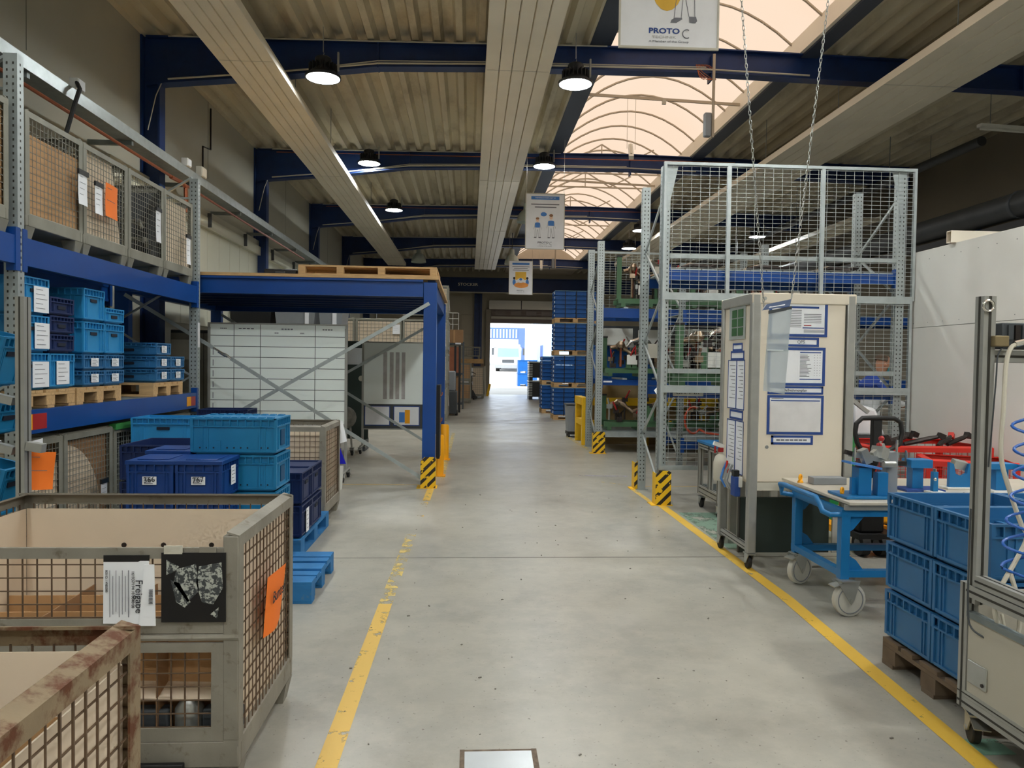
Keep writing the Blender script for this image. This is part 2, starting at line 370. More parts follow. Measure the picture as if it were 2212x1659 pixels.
# roof deck: trapezoidal sheet running along the hall
M_deck = mat('roof_deck', (206, 198, 174), 0.6, 0.0, 0.10, 0.5, alt=(120, 104, 76), altmix=(0.50, 0.90), stretch=(1.5, 0.6, 1))
def deck(x0, x1, pitch=0.325, dep=0.13):
    mb = MB(); prof = []; x = x0
    while x < x1 - 0.02:
        for dx, dz in ((0, 0), (0.095, 0), (0.14, dep), (0.28, dep)):
            if x + dx <= x1: prof.append((x + dx, roof_z(x + dx) + dz))
        x += pitch
    prof.append((x1, roof_z(x1)))
    ys = [Y0, 5.0, 11.2, 16.85, 22.5, 28.15, 33.8, Y1]
    n = len(prof)
    for y in ys: mb.v += [(px, y, pz) for px, pz in prof]
    for j in range(len(ys) - 1):
        for i in range(n - 1): mb.quad(j * n + i, j * n + i + 1, (j + 1) * n + i + 1, (j + 1) * n + i)
    mb.box(x0, Y0, 6.62, x1, Y1, 6.72)  # slab added above the sheet to block light
    return mb
struct('ceiling', deck(XL, 1.78), M_deck, label='corrugated steel roof deck over the storage side')
struct('ceiling', deck(5.22, XR), M_deck, label='corrugated steel roof deck over the work area')

# left wall
M_wall = mat('wall_panel', (176, 174, 160), 0.75, 0, 0.05, 0.6)
wl = struct('wall_left', MB().box(XL - 0.2, Y0, 0, XL, Y1, 6.7), M_wall)
M_groove = mat('panel_groove', (96, 96, 88), 0.8, 0, 0.05, 4)
for y in (8.35, 13.9, 19.6, 25.3): MB().box(XL - 0.002, y - 0.006, 4.9, XL + 0.002, y + 0.006, 6.5).build('panel_joint', M_groove, wl)
M_creamwall = mat('cream_wall_panel', (214, 214, 196), 0.6, 0, 0.03, 1)
wc = struct('wall_left_cladding', MB().box(XL + 0.0, 10.0, 3.93, XL + 0.14, 36, 4.12), M_creamwall, label='cream ledge rail on the wall above the platform')
for i in range(34):
    y = 11.2 + i * 0.62
    MB().box(XL + 0.01, y + 0.008, 2.2, XL + 0.07, y + 0.612, 3.93).build('wall_board', M_creamwall, wc)
for i in range(9):
    y = 11.4 + i * 2.1
    MB().box(XL + 0.13, y, 3.95, XL + 0.2, y + 0.03, 4.2).build('rail_bracket', M_greydk, wc)
MB().box(XL + 0.02, 10.0, 4.12, XL + 0.10, 36, 4.255).build('ledge_board', mat('ledge', (192, 190, 174), 0.6, 0, 0.06, 1), wc)
# back wall and right wall
struct('wall_back', MB().box(XL - 0.2, Y0 - 0.2, 0, XR + 0.2, Y0, 6.7), M_wall)
M_wallr = mat('wall_right_panel', (112, 104, 90), 0.8, 0, 0.08, 0.6)
wr = struct('wall_right', MB().box(XR, Y0, 0, XR + 0.2, Y1, 6.7), M_wallr)
for z in (3.2, 4.3): MB().box(XR - 0.03, Y0, z, XR, Y1, z + 0.03).build('panel_joint', M_groove, wr)
# end wall round the gate
M_end = mat('end_wall_panel', (196, 188, 168), 0.75, 0, 0.08, 0.8)
we = struct('wall_end', MB().box(XL, Y1, 0, 1.03, Y1 + 0.25, 6.7).box(5.4, Y1, 0, XR, Y1 + 0.25, 6.7).box(1.03, Y1, 3.72, 5.4, Y1 + 0.25, 6.7), M_end)
for i in range(5):
    for j in range(5):
        x0 = -3.9 + i * 0.86; MB().box(x0, Y1 - 0.05, 0.05 + j * 1.02, x0 + 0.84, Y1, 1.03 + j * 1.02).build('wall_board', M_end, we)
dr = struct('door_1', MB().box(0.98, Y1 - 0.42, 4.42, 5.6, Y1 - 0.05, 4.86), mat('shutter_box', (232, 228, 216), 0.6, 0, 0.04, 1), label='roller shutter housing over the open gate')
MB().box(2.62, Y1 - 0.43, 4.42, 2.66, Y1 - 0.42, 4.86).build('housing_seam', M_greydk, dr)
M_curtain = mat('shutter_slats', (120, 108, 102), 0.6, 0.2, 0.06, 2)
for i in range(6): MB().box(1.1, Y1 - 0.22, 3.74 + i * 0.115, 5.4, Y1 - 0.17 + 0.01 * (i % 2), 3.74 + i * 0.115 + 0.108).build('shutter_slat', M_curtain, dr)
MB().box(1.1, Y1 - 0.26, 3.93, 5.4, Y1 - 0.2, 4.05).build('shutter_rail', M_conduit, dr)
for i in range(5): MB().box(1.3 + i * 0.8, Y1 - 0.24, 4.12, 1.85 + i * 0.8, Y1 - 0.2, 4.34).build('shutter_pane', mat('shutter_pane', (116, 104, 96), 0.3, 0, 0.1, 2), dr)
MB().box(0.82, Y1 - 0.28, 0, 1.05, Y1 - 0.02, 4.42).build('jamb', mat('jamb_grey', (142, 134, 120), 0.6, 0, 0.08, 2), dr)
MB().box(5.4, Y1 - 0.28, 0, 5.62, Y1 - 0.02, 4.42).build('jamb', MATS['jamb_grey'], dr)
struct('column_gate', MB().box(0.22, Y1 - 0.3, 0, 0.34, Y1 - 0.05, 5.2).box(0.5, Y1 - 0.3, 0, 0.62, Y1 - 0.05, 5.2).box(0.34, Y1 - 0.2, 0, 0.5, Y1 - 0.16, 5.2), M_navy, label='blue steel column beside the gate')
# crane girder with the builder's name
gd = struct('beam_crane', MB().box(-2.6, 37.3, 5.2, 9.5, 37.4, 5.9).box(-2.6, 37.2, 5.18, 9.5, 37.5, 5.22).box(-2.6, 37.2, 5.86, 9.5, 37.5, 5.9), M_navy, label='dark blue girder with small white lettering above the gate')
text('STOCKER', 0.2, (-0.12, 37.28, 5.55), FRONT, mat('lettering_white', (230, 230, 220), 0.6), gd, sx=1.15, bold=0.02)
MB().box(-2.6, 37.16, 5.14, 9.5, 37.22, 5.18).build('edge_trim', M_conduit, gd)

# portal frames
def beam(y, k):
    xs = [-4.72, -4.45, -3.0, -1.4, 0.2, 3.6, 8.5, 11.9]; zb = [5.55, 5.60, 5.74, 5.94, 5.99, 6.03, 5.93, 5.72]
    mb = MB()
    for i in range(len(xs) - 1):
        a, b_ = xs[i], xs[i + 1]; ta, tb = roof_z(a) - 0.02, roof_z(b_) - 0.02
        mb.hexa([(a, y - 0.012, zb[i]), (b_, y - 0.012, zb[i + 1]), (b_, y + 0.012, zb[i + 1]), (a, y + 0.012, zb[i])], [(a, y - 0.012, ta), (b_, y - 0.012, tb), (b_, y + 0.012, tb), (a, y + 0.012, ta)])
        for z0, z1 in ((zb[i], zb[i + 1]), (ta - 0.02, tb - 0.02)):
            mb.hexa([(a, y - 0.1, z0), (b_, y - 0.1, z1), (b_, y + 0.1, z1), (a, y + 0.1, z0)], [(a, y - 0.1, z0 + 0.02), (b_, y - 0.1, z1 + 0.02), (b_, y + 0.1, z1 + 0.02), (a, y + 0.1, z0 + 0.02)])
    o = struct('beam_roof', mb, M_navy, label='dark blue tapered steel roof beam, number %s from the camera' % k)
    for x in (3.6, -1.4, 8.5): MB().box(x - 0.012, y - 0.1, 5.93, x + 0.012, y + 0.1, 6.3).build('stiffener', M_navy, o)
    c = MB()
    c.tube([(-4.4, y - 0.11, 5.65), (-3.0, y - 0.11, 5.79), (-1.4, y - 0.11, 5.985), (0.2, y - 0.11, 6.035), (3.5, y - 0.11, 6.075), (5.1, y - 0.11, 6.04)], 0.014, 6)
    c.tube([(-2.2, y - 0.11, 5.90), (-1.4, y - 0.11, 6.02), (0.2, y - 0.11, 6.065), (3.5, y - 0.11, 6.105)], 0.009, 6)
    c.build('conduit', M_conduit, o)
    MB().tube([(-4.4, y - 0.1, roof_z(-4.4) - 0.03), (-1, y - 0.1, roof_z(-1) - 0.035), (2, y - 0.1, roof_z(2) - 0.03)], 0.012, 6).build('conduit', M_conduit, o)
    if k in ('two', 'three'): MB().tube([(-4.3, y - 0.12, 6.2), (6, y - 0.12, 6.27)], 0.01, 6).build('pipe', M_copper, o)
    col = struct('column_wall', MB().box(XL + 0.002, y - 0.1, 0, XL + 0.03, y + 0.1, 6.28).box(XL + 0.25, y - 0.1, 0, XL + 0.28, y + 0.1, 5.6).box(XL + 0.03, y - 0.01, 0, XL + 0.25, y + 0.01, 6.28), M_navy, label='dark blue steel wall column under roof beam number %s' % k)
    MB().tube([(XL + 0.3, y - 0.08, 5.6), (XL + 0.24, y - 0.13, 5.4), (XL + 0.13, y - 0.14, 4.9)], 0.008, 6).build('cable', M_conduit, col)
for y, k in zip(BY[3:7], ('one', 'two', 'three', 'four')): beam(y - 0.1 + 0.1, k)
for y, k in ((33.8, 'five'), (5.55, 'zero, overhead'), (-0.1, 'behind the camera')): beam(y, k)
struct('column_right', MB().box(XR - 0.3, 16.7, 0, XR - 0.02, 16.95, 6.2), M_navy, label='dark blue column at the far wall of the work area')

# skylight: barrel vault with curbs and ribs
SX0, SX1 = 2.06, 4.95; SZ = 6.64; RISE = 0.62
def arch(t): return (SX0 + (SX1 - SX0) * t, SZ + RISE * (1 - (2 * t - 1) ** 2))
M_sky = bpy.data.materials.new('daylit_glazing'); M_sky.use_nodes = True
_n = M_sky.node_tree.nodes; _l = M_sky.node_tree.links; _n.clear()
_e = _n.new('ShaderNodeEmission'); _o = _n.new('ShaderNodeOutputMaterial'); _tc = _n.new('ShaderNodeTexCoord'); _nz = _n.new('ShaderNodeTexNoise'); _nz.inputs['Scale'].default_value = 0.5
_r = _n.new('ShaderNodeValToRGB'); _r.color_ramp.elements[0].color = (1.0, 0.74, 0.54, 1); _r.color_ramp.elements[1].color = (1.0, 0.82, 0.66, 1)
_l.new(_tc.outputs['Object'], _nz.inputs['Vector']); _l.new(_nz.outputs['Fac'], _r.inputs[0]); _l.new(_r.outputs[0], _e.inputs[0]); _e.inputs[1].default_value = SKYLIGHT; _l.new(_e.outputs[0], _o.inputs[0])
g = MB(); T = [i / 12 for i in range(13)]; ys = [-5.0, 35.2]
for y in ys: g.v += [(arch(t)[0], y, arch(t)[1]) for t in T]
for i in range(12): g.quad(i, i + 1, 14 + i, 13 + i)
win = struct('window_1', g, M_sky, label='long barrel-vault skylight glazed with warm translucent sheet')
M_rib = mat('skylight_rib', (190, 176, 156), 0.5, 0, 0.05, 3)
y = -4.6
while y < 35.2:
    MB().tube([(arch(t)[0], y, arch(t)[1] - 0.025) for t in T], 0.022, 6).build('rib', M_rib, win); y += 1.0
for tt in (0.0, 1.0):
    pass
M_girder = mat('skylight_girder', (64, 72, 86), 0.5, 0.1, 0.12, 1)
struct('beam_skylight', MB().box(1.74, Y0, 6.38, 2.06, Y1, 6.66), M_girder, label='grey-blue curb beam along the storage side of the skylight')
cb = MB(); cb.box(4.94, Y0, 6.37, 5.0, Y1, 6.68)
struct('beam_skylight_inner', MB().box(5.0, Y0, 6.34, 5.26, Y1, 6.75), M_girder, label='dark girder behind the cream skylight curb')
struct('beam_skylight_curb', cb, mat('skylight_curb', (250, 240, 222), 0.6, 0, 0.06, 1), label='cream curb along the work side of the skylight')
struct('ceiling_skylight_end', MB().box(1.74, 35.2, 6.3, 5.26, Y1, 7.5).box(1.74, Y0, 6.3, 5.26, -5.0, 7.5), M_rib)
# smoke-vent linkages and cross rods below the glazing
def vent_frame(y):
    t = MB(); a = (2.1, y, 6.62); b_ = (4.93, y, 6.62)
    t.bar(a, b_, 0.035, 0.035)
    t.bar((2.5, y, 6.64), (3.2, y, 7.05), 0.03, 0.03).bar((3.2, y, 7.05), (3.9, y, 6.64), 0.03, 0.03).bar((3.9, y, 6.64), (4.5, y, 6.95), 0.03, 0.03)
    t.bar((3.2, y, 7.05), (3.2, y, 6.64), 0.025, 0.025)
    o = t.build('vent_linkage', M_rib, win)
for y in (7.2, 9.4, 18.3, 19.4, 20.9, 24.0, 25.2, 26.6, 29.4, 30.6, 32.0): vent_frame(y)
for y in (13.6, 7.9, 19.9): MB().bar((1.9, y, 6.56), (4.95, y, 6.46), 0.03, 0.05).build('tie_rod', M_rib, win)
MB().bar((3.52, 13.6, 6.5), (3.52, 13.6, 6.42), 0.07, 0.05).build('smoke_sensor', M_conduit, win)
# ================================================================== CEILING SERVICES
def radiant(x0, x1, ya, yb, z, label, n=5):
    t = thing('radiant_heating_panel', label, 'heating panel', ((x0 + x1) / 2, ya, z), 0, 'ceiling radiant heating panels')
    w = x1 - x0; L_ = yb - ya; s = w / n
    for i in range(n):
        a = -w / 2 + i * s
        mb = MB(); mb.prism([(a + 0.004, 0.012), (a + 0.010, 0.0), (a + s - 0.010, 0.0), (a + s - 0.004, 0.012), (a + s - 0.004, 0.05), (a + 0.004, 0.05)], 'y', 0, L_)
        mb.build('panel_strip', M_cream2, t)
    for sx in (-1, 1):
        MB().box(sx * w / 2 - 0.012, 0, 0.0, sx * w / 2 + 0.012, L_, 0.11).build('side_flange', M_cream2, t)
    k = ya + 1.2; h = MB()
    while k < yb:
        for sx in (-1, 1): h.cyl((sx * (w / 2 - 0.02), k - ya, 0.08), (sx * (w / 2 - 0.02), k - ya, roof_z((x0 + x1) / 2) - z + 0.01), 0.006, n=5)
        MB().box(-w / 2, k - ya - 0.02, 0.05, w / 2, k - ya + 0.02, 0.09).build('cross_rail', M_galvdk, t)
        k += 5.65 / 2
    h.build('hanger_rods', M_galvdk, t, kind='stuff')
    for k in (10.0, 16.0, 22.0, 28.0):
        if ya < k < yb: MB().box(-w / 2, k - ya - 0.004, -0.004, w / 2, k - ya + 0.004, 0.0).build('panel_seam', M_conduit, t)
radiant(-3.32, -2.62, -4, 30.3, 5.52, 'cream ribbed heating panel hanging nearest the plain wall')
radiant(0.18, 1.02, -4, 31.0, 5.52, 'cream ribbed heating panel hanging over the middle of the aisle')
radiant(5.66, 6.72, -4, 29.0, 5.52, 'cream ribbed heating panel hanging over the work area beyond the skylight')
radiant(9.3, 9.9, 17.5, 29.0, 5.2, 'distant ribbed heating panel hanging far over the work area')

def highbay(label, loc, top, group='round high-bay lamps', lit=True):
    t = thing('high_bay_lamp', label, 'lamp', loc, 0, group)
    MB().lathe([(0.001, 0.30), (0.05, 0.30), (0.10, 0.28), (0.115, 0.26), (0.115, 0.15), (0.20, 0.05), (0.25, 0.02), (0.25, -0.012), (0.232, -0.012), (0.232, 0.01), (0.0, 0.02)], n=28).build('housing', M_housing, t)
    f = MB()
    for i in range(20):
        a = 2 * math.pi * i / 20; f.obox((0.155 * math.cos(a), 0.155 * math.sin(a), 0.125), (0.09, 0.008, 0.11), (0, 0, a))
    f.build('cooling_fins', M_housing, t, kind='stuff')
    MB().lathe([(0.001, -0.006), (0.232, -0.006), (0.232, -0.001), (0.001, -0.001)], n=28).build('lens', M_lens if lit else M_board, t)
    MB().tube([(0, 0, 0.30), (0.012, 0, 0.34), (0, 0, 0.37), (-0.012, 0, 0.34), (0, 0, 0.30)], 0.005, 6).build('hook', M_zinc, t)
    if top - loc[2] > 0.372: MB().cyl((0, 0, 0.36), (0, 0, top - loc[2]), 0.007, n=6).build('suspension', M_zinc, t)
    MB().box(0.2, -0.02, 0.1, 0.225, 0.02, 0.36).build('bracket', M_alu, t)
    return t
def hb(x, y, z, label): return highbay(label, (x, y, z), roof_z(x))
hb(-2.12, 10.75, 5.62, 'lit round high-bay lamp under the first beam, wall side')
hb(1.48, 10.75, 5.66, 'lit round high-bay lamp under the first beam, beside the skylight')
hb(-2.24, 16.45, 5.94, 'lit round high-bay lamp under the second beam, wall side')
hb(1.59, 16.35, 5.96, 'lit round high-bay lamp under the second beam, beside the skylight')
hb(-2.16, 21.0, 5.86, 'small lit high-bay lamp under the third beam')
hb(5.08, 22.1, 5.66, 'small lit lamp seen between the rack posts, upper one')
hb(5.25, 24.5, 5.5, 'small lit lamp with a pale shade near the far rack')
hb(8.7, 22.2, 5.58, 'lit lamp seen through the mesh fence under the dark roof')
for x, y in ((-2.2, 5.1), (1.5, 6.45), (5.0, 5.1), (-2.2, -0.5), (1.5, -0.5), (5.0, -0.5), (8.4, 5.1), (-2.2, -4.6), (1.5, -4.6), (5.0, -4.6), (5.0, 2.3)):  # back-wall row and machine lamp are added to brighten camera-facing surfaces
    hb(x, y, 5.75, 'lit round high-bay lamp %s' % {(-2.2, 5.1): 'overhead near the rack, out of the picture', (1.5, 6.45): 'overhead beyond the nearest poster', (5.0, 5.1): 'overhead above the work area', (-2.2, -0.5): 'behind the camera, wall side', (1.5, -0.5): 'behind the camera, over the aisle', (5.0, -0.5): 'behind the camera, work side', (8.4, 5.1): 'beyond the white partition, overhead', (-2.2, -4.6): 'added as fill at the back wall, wall side', (1.5, -4.6): 'added as fill at the back wall, over the aisle', (5.0, -4.6): 'added as fill at the back wall, work side', (5.0, 2.3): 'added as fill overhead above the profile machine'}[(x, y)])
def bell(label, loc):
    t = thing('bell_lamp', label, 'lamp', loc, 0, 'old unlit bell lamps')
    MB().lathe([(0.0, 0.55), (0.08, 0.55), (0.09, 0.36), (0.14, 0.33), (0.22, 0.24), (0.27, 0.1), (0.285, 0.0), (0.275, 0.0), (0.26, 0.1), (0.2, 0.24), (0.1, 0.32), (0.0, 0.33)], n=24).build('shade', mat('bell_glass', (196, 206, 198), 0.3, 0, 0.04, 3), t)
    MB().cyl((0, 0, 0.55), (0, 0, roof_z(loc[0]) - loc[2] + 0.14), 0.012, n=8).build('suspension', M_greydk, t)
bell('unlit pale bell lamp half hidden by the white hanging poster', (1.62, 21.9, 5.78))
bell('unlit grey bell lamp above the wooden pallet on the platform', (-1.98, 28.5, 5.42))
bell('unlit bell lamp behind the small yellow-printed poster', (1.55, 27.9, 5.35))

# fluorescent tube fitting over the work area, far right
t = thing('tube_light', 'short tube light fitting hung under the dark roof', 'lamp', (8.8, 11.6, 5.5), R(6))
MB().box(-0.7, -0.05, 0, 0.7, 0.05, 0.05).build('batten', M_white, t)
MB().cyl((-0.68, 0, -0.03), (0.68, 0, -0.03), 0.018, n=8).build('tube', M_white, t)
for x in (-0.5, 0.5): MB().cyl((x, 0, 0.05), (x, 0, 0.83), 0.006, n=5).build('hanger', M_galvdk, t)
for x, y, z, rz, lb in ((3.35, 15.6, 6.12, 20, 'second'), (2.95, 31.0, 5.75, 25, 'fifth')):
    t = thing('tube_lamp', 'white tube lamp slung below the %s bay of the skylight' % lb, 'lamp', (x, y, z), R(rz))
    MB().obox((0, 0, 0), (0.75, 0.1, 0.08), (0, R(-35), R(60))).build('housing', M_white, t)
    MB().obox((0, 0, 0.05), (0.6, 0.04, 0.04), (0, R(-35), R(60))).build('rail', M_conduit, t)
    for k in (-0.1, 0.1): MB().cyl((k, 0, 0.05), (k, 0, 7.24 - z), 0.005, n=5).build('wire', M_conduit, t)
# vertical rods with grey vent actuators under the skylight
def actuator(x, y, z0, z1, label):
    t = thing('vent_actuator', label, 'actuator', (x, y, z0), 0)
    MB().cyl((0, 0, 0), (0, 0, z1 - z0), 0.022, n=8).build('rod', M_rib, t)
    MB().box(-0.14, -0.05, 0.0, -0.03, 0.05, 0.36).build('motor', M_grey, t, 0.02)
actuator(3.62, 11.08, 5.06, 6.3, 'grey vent actuator on a rod below the first blue beam')
actuator(4.35, 8.35, 5.9, 6.9, 'cream vent actuator box at the top of the skylight')
actuator(3.2, 28.04, 5.25, 6.3, 'distant vent rod below the skylight near the gate')
# loose cable coil tied to the first beam
c = MB(); 
for k in range(4):
    a = k * 0.7; c.tube([(3.5 + 0.12 * math.cos(u + a) * (1 + 0.1 * k), 11.09, 6.03 + 0.11 * math.sin(u * 1.0 + a * 0.4)) for u in [i * math.pi / 9 for i in range(14)]], 0.006, 5)
tag(c.build('cable_coil', M_copper), 'loose coil of reddish cable tied to the first blue beam', 'cable')
# wall services
wt = thing('cable_tray', 'galvanised cable tray running along the wall', 'cable tray', (XL + 0.31, 2, 4.33))
MB().box(0.0, 0, 0.0, 0.26, 32, 0.012).build('tray_floor', M_galvdk, wt)
MB().box(0.25, 0, 0.0, 0.265, 32, 0.13).build('tray_side', M_galv, wt)
MB().box(0.0, 0, 0.0, 0.015, 32, 0.13).build('tray_side', M_galv, wt)
for i in range(14): MB().box(-0.30, 1.0 + i * 2.2, -0.06, 0.24, 1.05 + i * 2.2, -0.001).build('tray_bracket', M_galvdk, wt)
tag(MB().cyl((XL + 0.52, 2, 4.20), (XL + 0.52, 19.4, 4.22), 0.02, n=8).build('copper_pipe', M_copper), 'thin copper pipe running below the wall cable tray', 'pipe')
for y, lb in ((8.95, 'nearest the mesh boxes'), (12.3, 'between the first and second column')):
    t = thing('junction_box', 'small white junction box on the cable tray, %s' % lb, 'junction box', (XL + 0.5, y * 0.92, 4.47))
    MB().box(0, 0, 0, 0.1, 0.14, 0.12).build('housing', M_white, t, 0.008); MB().box(0.1, 0.01, 0.01, 0.108, 0.13, 0.11).build('cover', M_paper, t)
t = thing('junction_box', 'cream junction box beside the white one on the tray', 'junction box', (XL + 0.5, 11.9, 4.46))
MB().box(0, 0, 0, 0.1, 0.2, 0.16).build('housing', M_conduit, t, 0.008); MB().box(0.1, 0.015, 0.015, 0.108, 0.185, 0.145).build('cover', M_cream, t)
v = MB(); v.tube([(XL + 0.52, 10.9, 4.20), (XL + 0.53, 11.3, 4.21), (XL + 0.53, 11.42, 4.17), (XL + 0.53, 11.44, 3.8)], 0.03, 8)
tag(v.build('copper_riser', M_copper), 'bent copper pipe dropping behind the rack end', 'pipe')
tag(MB().tube([(XL + 0.013, 14.0, 6.2), (XL + 0.013, 14.0, 5.45), (XL + 0.013, 13.6, 5.4), (XL + 0.013, 13.6, 4.8)], 0.014, 6).build('vent_pipe', M_darkpart), 'thin dark stepped pipe on the grey wall', 'pipe')
tag(MB().tube([(XL + 0.60, 7.9, 3.3), (XL + 0.62, 7.95, 3.9), (XL + 0.66, 8.05, 4.25), (XL + 0.66, 8.15, 4.44), (XL + 0.58, 8.25, 4.54), (XL + 0.46, 8.32, 4.50)], 0.022, 8).build('black_hose', M_rubber), 'black corrugated hose hooked over the cable tray', 'hose')
# dark duct along the far side of the work area
t = thing('ventilation_duct', 'big dark round duct running above the white partition', 'duct', (8.3, 4, 4.12))
MB().cyl((0, 0, 0), (0, 26, 0), 0.2, n=20).build('duct_pipe', M_duct, t)
for i in range(9): MB().cyl((0, 1.0 + i * 2.9, 0), (0, 1.06 + i * 2.9, 0), 0.215, n=20).build('duct_collar', M_greydk, t)
MB().box(-0.06, 0, -0.34, 0.1, 26, -0.24).build('cable_channel', M_black, t)
for i in range(6): MB().cyl((0, 2.0 + i * 4.2, 0.2), (0, 2.0 + i * 4.2, 2.1), 0.008, n=5).build('duct_hanger', M_galvdk, t)
t = thing('service_pipe', 'dark pipe hung below the roof beyond the skylight', 'pipe', (9.2, 13, 5.75))
MB().cyl((0, 0, 0), (0, 22, 0), 0.09, n=12).build('pipe', M_duct, t)
for i in range(7): MB().cyl((0, 1.5 + i * 3.2, 0.09), (0, 1.5 + i * 3.2, 0.55), 0.006, n=5).build('hanger', M_galvdk, t)
# big downstand soffit over the far work area
struct('ceiling_downstand', MB().box(10.2, 4, 4.9, XR, 40 - 2, 6.2), M_wallr, label='dark lowered soffit at the far side of the work area')

# ---- hanging posters
def poster(x, y, z0, w, h, label, design, rz=0):
    t = thing('hanging_poster', label, 'poster', (x, y, z0), R(rz), 'posters hung from the roof')
    MB().box(-w / 2 + 0.012, -0.004, 0.012, w / 2 - 0.012, 0.004, h - 0.012).build('sheet', M_paper, t)
    f = MB(); f.box(-w / 2, -0.01, 0, w / 2, 0.01, 0.018).box(-w / 2, -0.01, h - 0.018, w / 2, 0.01, h).box(-w / 2, -0.01, 0, -w / 2 + 0.016, 0.01, h).box(w / 2 - 0.016, -0.01, 0, w / 2, 0.01, h)
    f.build('frame', M_conduit, t)
    for sx in (-1, 1): MB().cyl((sx * (w / 2 - 0.02), 0, h), (sx * (w / 2 - 0.02), 0, roof_z(x) - z0), 0.004, n=5).build('wire', M_conduit, t)
    YF = -0.0055
    def blob(cx, cz, pts, m, name, ly=0.0):
        mb = MB(); mb.prism([(cx + a, cz + b_) for a, b_ in pts], 'y', YF - 0.0008 - ly, YF); return mb.build(name, m, t)
    def ell(rx, rz_, n=20): return [(rx * math.cos(2 * math.pi * i / n), rz_ * math.sin(2 * math.pi * i / n)) for i in range(n)]
    def rect(x0, x1, a, b_): return [(x0, a), (x1, a), (x1, b_), (x0, b_)]
    def lines(m, segs, wd=0.006):
        mb = MB()
        for a, b_ in segs: mb.bar((a[0], YF - 0.0006, a[1]), (b_[0], YF - 0.0006, b_[1]), wd, 0.0008, up=(0, 1, 0))
        return mb
    def line_obj(m, segs, wd=0.006, name='drawn_lines'):
        mb = MB()
        for a, b_ in segs:
            d = Vector((b_[0] - a[0], b_[1] - a[1])); d.normalize(); n_ = Vector((-d.y, d.x)) * wd / 2
            mb.prism([(a[0] + n_.x, a[1] + n_.y), (b_[0] + n_.x, b_[1] + n_.y), (b_[0] - n_.x, b_[1] - n_.y), (a[0] - n_.x, a[1] - n_.y)], 'y', YF - 0.001, YF)
        return mb.build(name, m, t)
    def logo(zc, s, m1=M_inkblue):
        text('PROTO', 0.06 * s, (-0.04 * s, YF - 0.0004, zc), FRONT, m1, t, sx=1.3, bold=0.03)
        text('TECHNIK', 0.03 * s, (-0.04 * s, YF - 0.0004, zc - 0.05 * s), FRONT, mat('ink_pale', (190, 190, 190), 0.7), t, sx=1.6)
        text('A Member of the Group', 0.024 * s, (0.0, YF - 0.0004, zc - 0.085 * s), FRONT, M_ink, t, sx=1.4)
        mb = MB(); mb.tube([(0.15 * s + 0.035 * s * math.cos(a), YF - 0.001, zc - 0.018 * s + 0.035 * s * math.sin(a)) for a in [R(60) + i * R(20) for i in range(13)]], 0.004 * s, 6); mb.build('logo_ring', M_ink, t)
    if design == 1:
        blob(-0.02, 0.62, ell(0.155, 0.31), mat('print_yellow', (236, 188, 70), 0.6), 'print_blob')
        line_obj(M_ink, [((0.04, 0.25), (0.06, 0.44)), ((0.10, 0.25), (0.115, 0.44)), ((0.165, 0.27), (0.13, 0.44)), ((0.215, 0.27), (0.21, 0.44))], 0.005)
        blob(0.06, 0.235, [(-0.05, -0.02), (0.0, -0.02), (0.05, 0.012), (0.045, 0.024), (-0.01, 0.024), (-0.04, 0.006)], M_ink, 'drawn_shoe')
        blob(0.19, 0.24, [(-0.02, -0.02), (0.03, -0.024), (0.045, -0.005), (0.035, 0.03), (-0.025, 0.03)], M_ink, 'drawn_shoe')
        logo(0.145, 1.0)
    elif design == 2:
        blob(0, 1.09, rect(-0.3, 0.3, -0.035, 0.035), M_ltblue, 'heading_bar', 0.0002)
        text('THEMENSCHWERPUNKT 02', 0.035, (0, YF - 0.0016, 1.09), FRONT, M_paper, t)
        line_obj(M_ink, [((-0.3, 0.955), (0.3, 0.955)), ((-0.22, 0.895), (0.24, 0.895))], 0.022, 'print_lines')
        for fx, s in ((-0.16, 0.9), (0.13, 1.05)):
            zf = 0.24
            blob(fx, zf + 0.42 * s, ell(0.035 * s, 0.045 * s), mat('print_skin', (232, 200, 176), 0.7), 'drawn_head')
            blob(fx, zf + 0.46 * s, ell(0.04 * s, 0.028 * s), mat('print_hair', (150, 110, 80), 0.7), 'drawn_hair', 0.0004)
            blob(fx, zf + 0.3 * s, [(-0.06 * s, -0.05), (0.06 * s, -0.05), (0.06 * s, 0.05), (0.02 * s, 0.06), (-0.02 * s, 0.06), (-0.06 * s, 0.05)], M_ltblue, 'drawn_shirt')
            line_obj(M_ink, [((fx - 0.05 * s, zf + 0.24 * s), (fx - 0.06 * s, zf + 0.02)), ((fx - 0.005, zf + 0.2 * s), (fx - 0.015, zf + 0.02)), ((fx + 0.005, zf + 0.2 * s), (fx + 0.03, zf + 0.02)), ((fx + 0.05 * s, zf + 0.24 * s), (fx + 0.07 * s, zf + 0.02)), ((fx + 0.06 * s, zf + 0.33 * s), (fx + 0.09 * s, zf + 0.2 * s)), ((fx - 0.06 * s, zf + 0.33 * s), (fx - 0.085 * s, zf + 0.2 * s))], 0.005)
            for dx in (-0.045, 0.05): blob(fx + dx, zf + 0.012, ell(0.03, 0.012), M_ink, 'drawn_shoe')
        blob(-0.03, 0.745, ell(0.065, 0.045), M_ltblue, 'speech_bubble')
        logo(0.145, 0.9, M_ink)
    else:
        blob(0, 1.08, rect(-0.3, 0.3, -0.035, 0.035), M_ltblue, 'heading_bar', 0.0002)
        line_obj(M_ink, [((-0.3, 0.98), (0.3, 0.98)), ((-0.24, 0.92), (0.24, 0.92)), ((-0.28, 0.86), (0.28, 0.86))], 0.02, 'print_lines')
        blob(0.0, 0.66, rect(-0.19, 0.19, -0.14, 0.14), mat('print_yellow', (236, 188, 70), 0.6), 'print_blob')
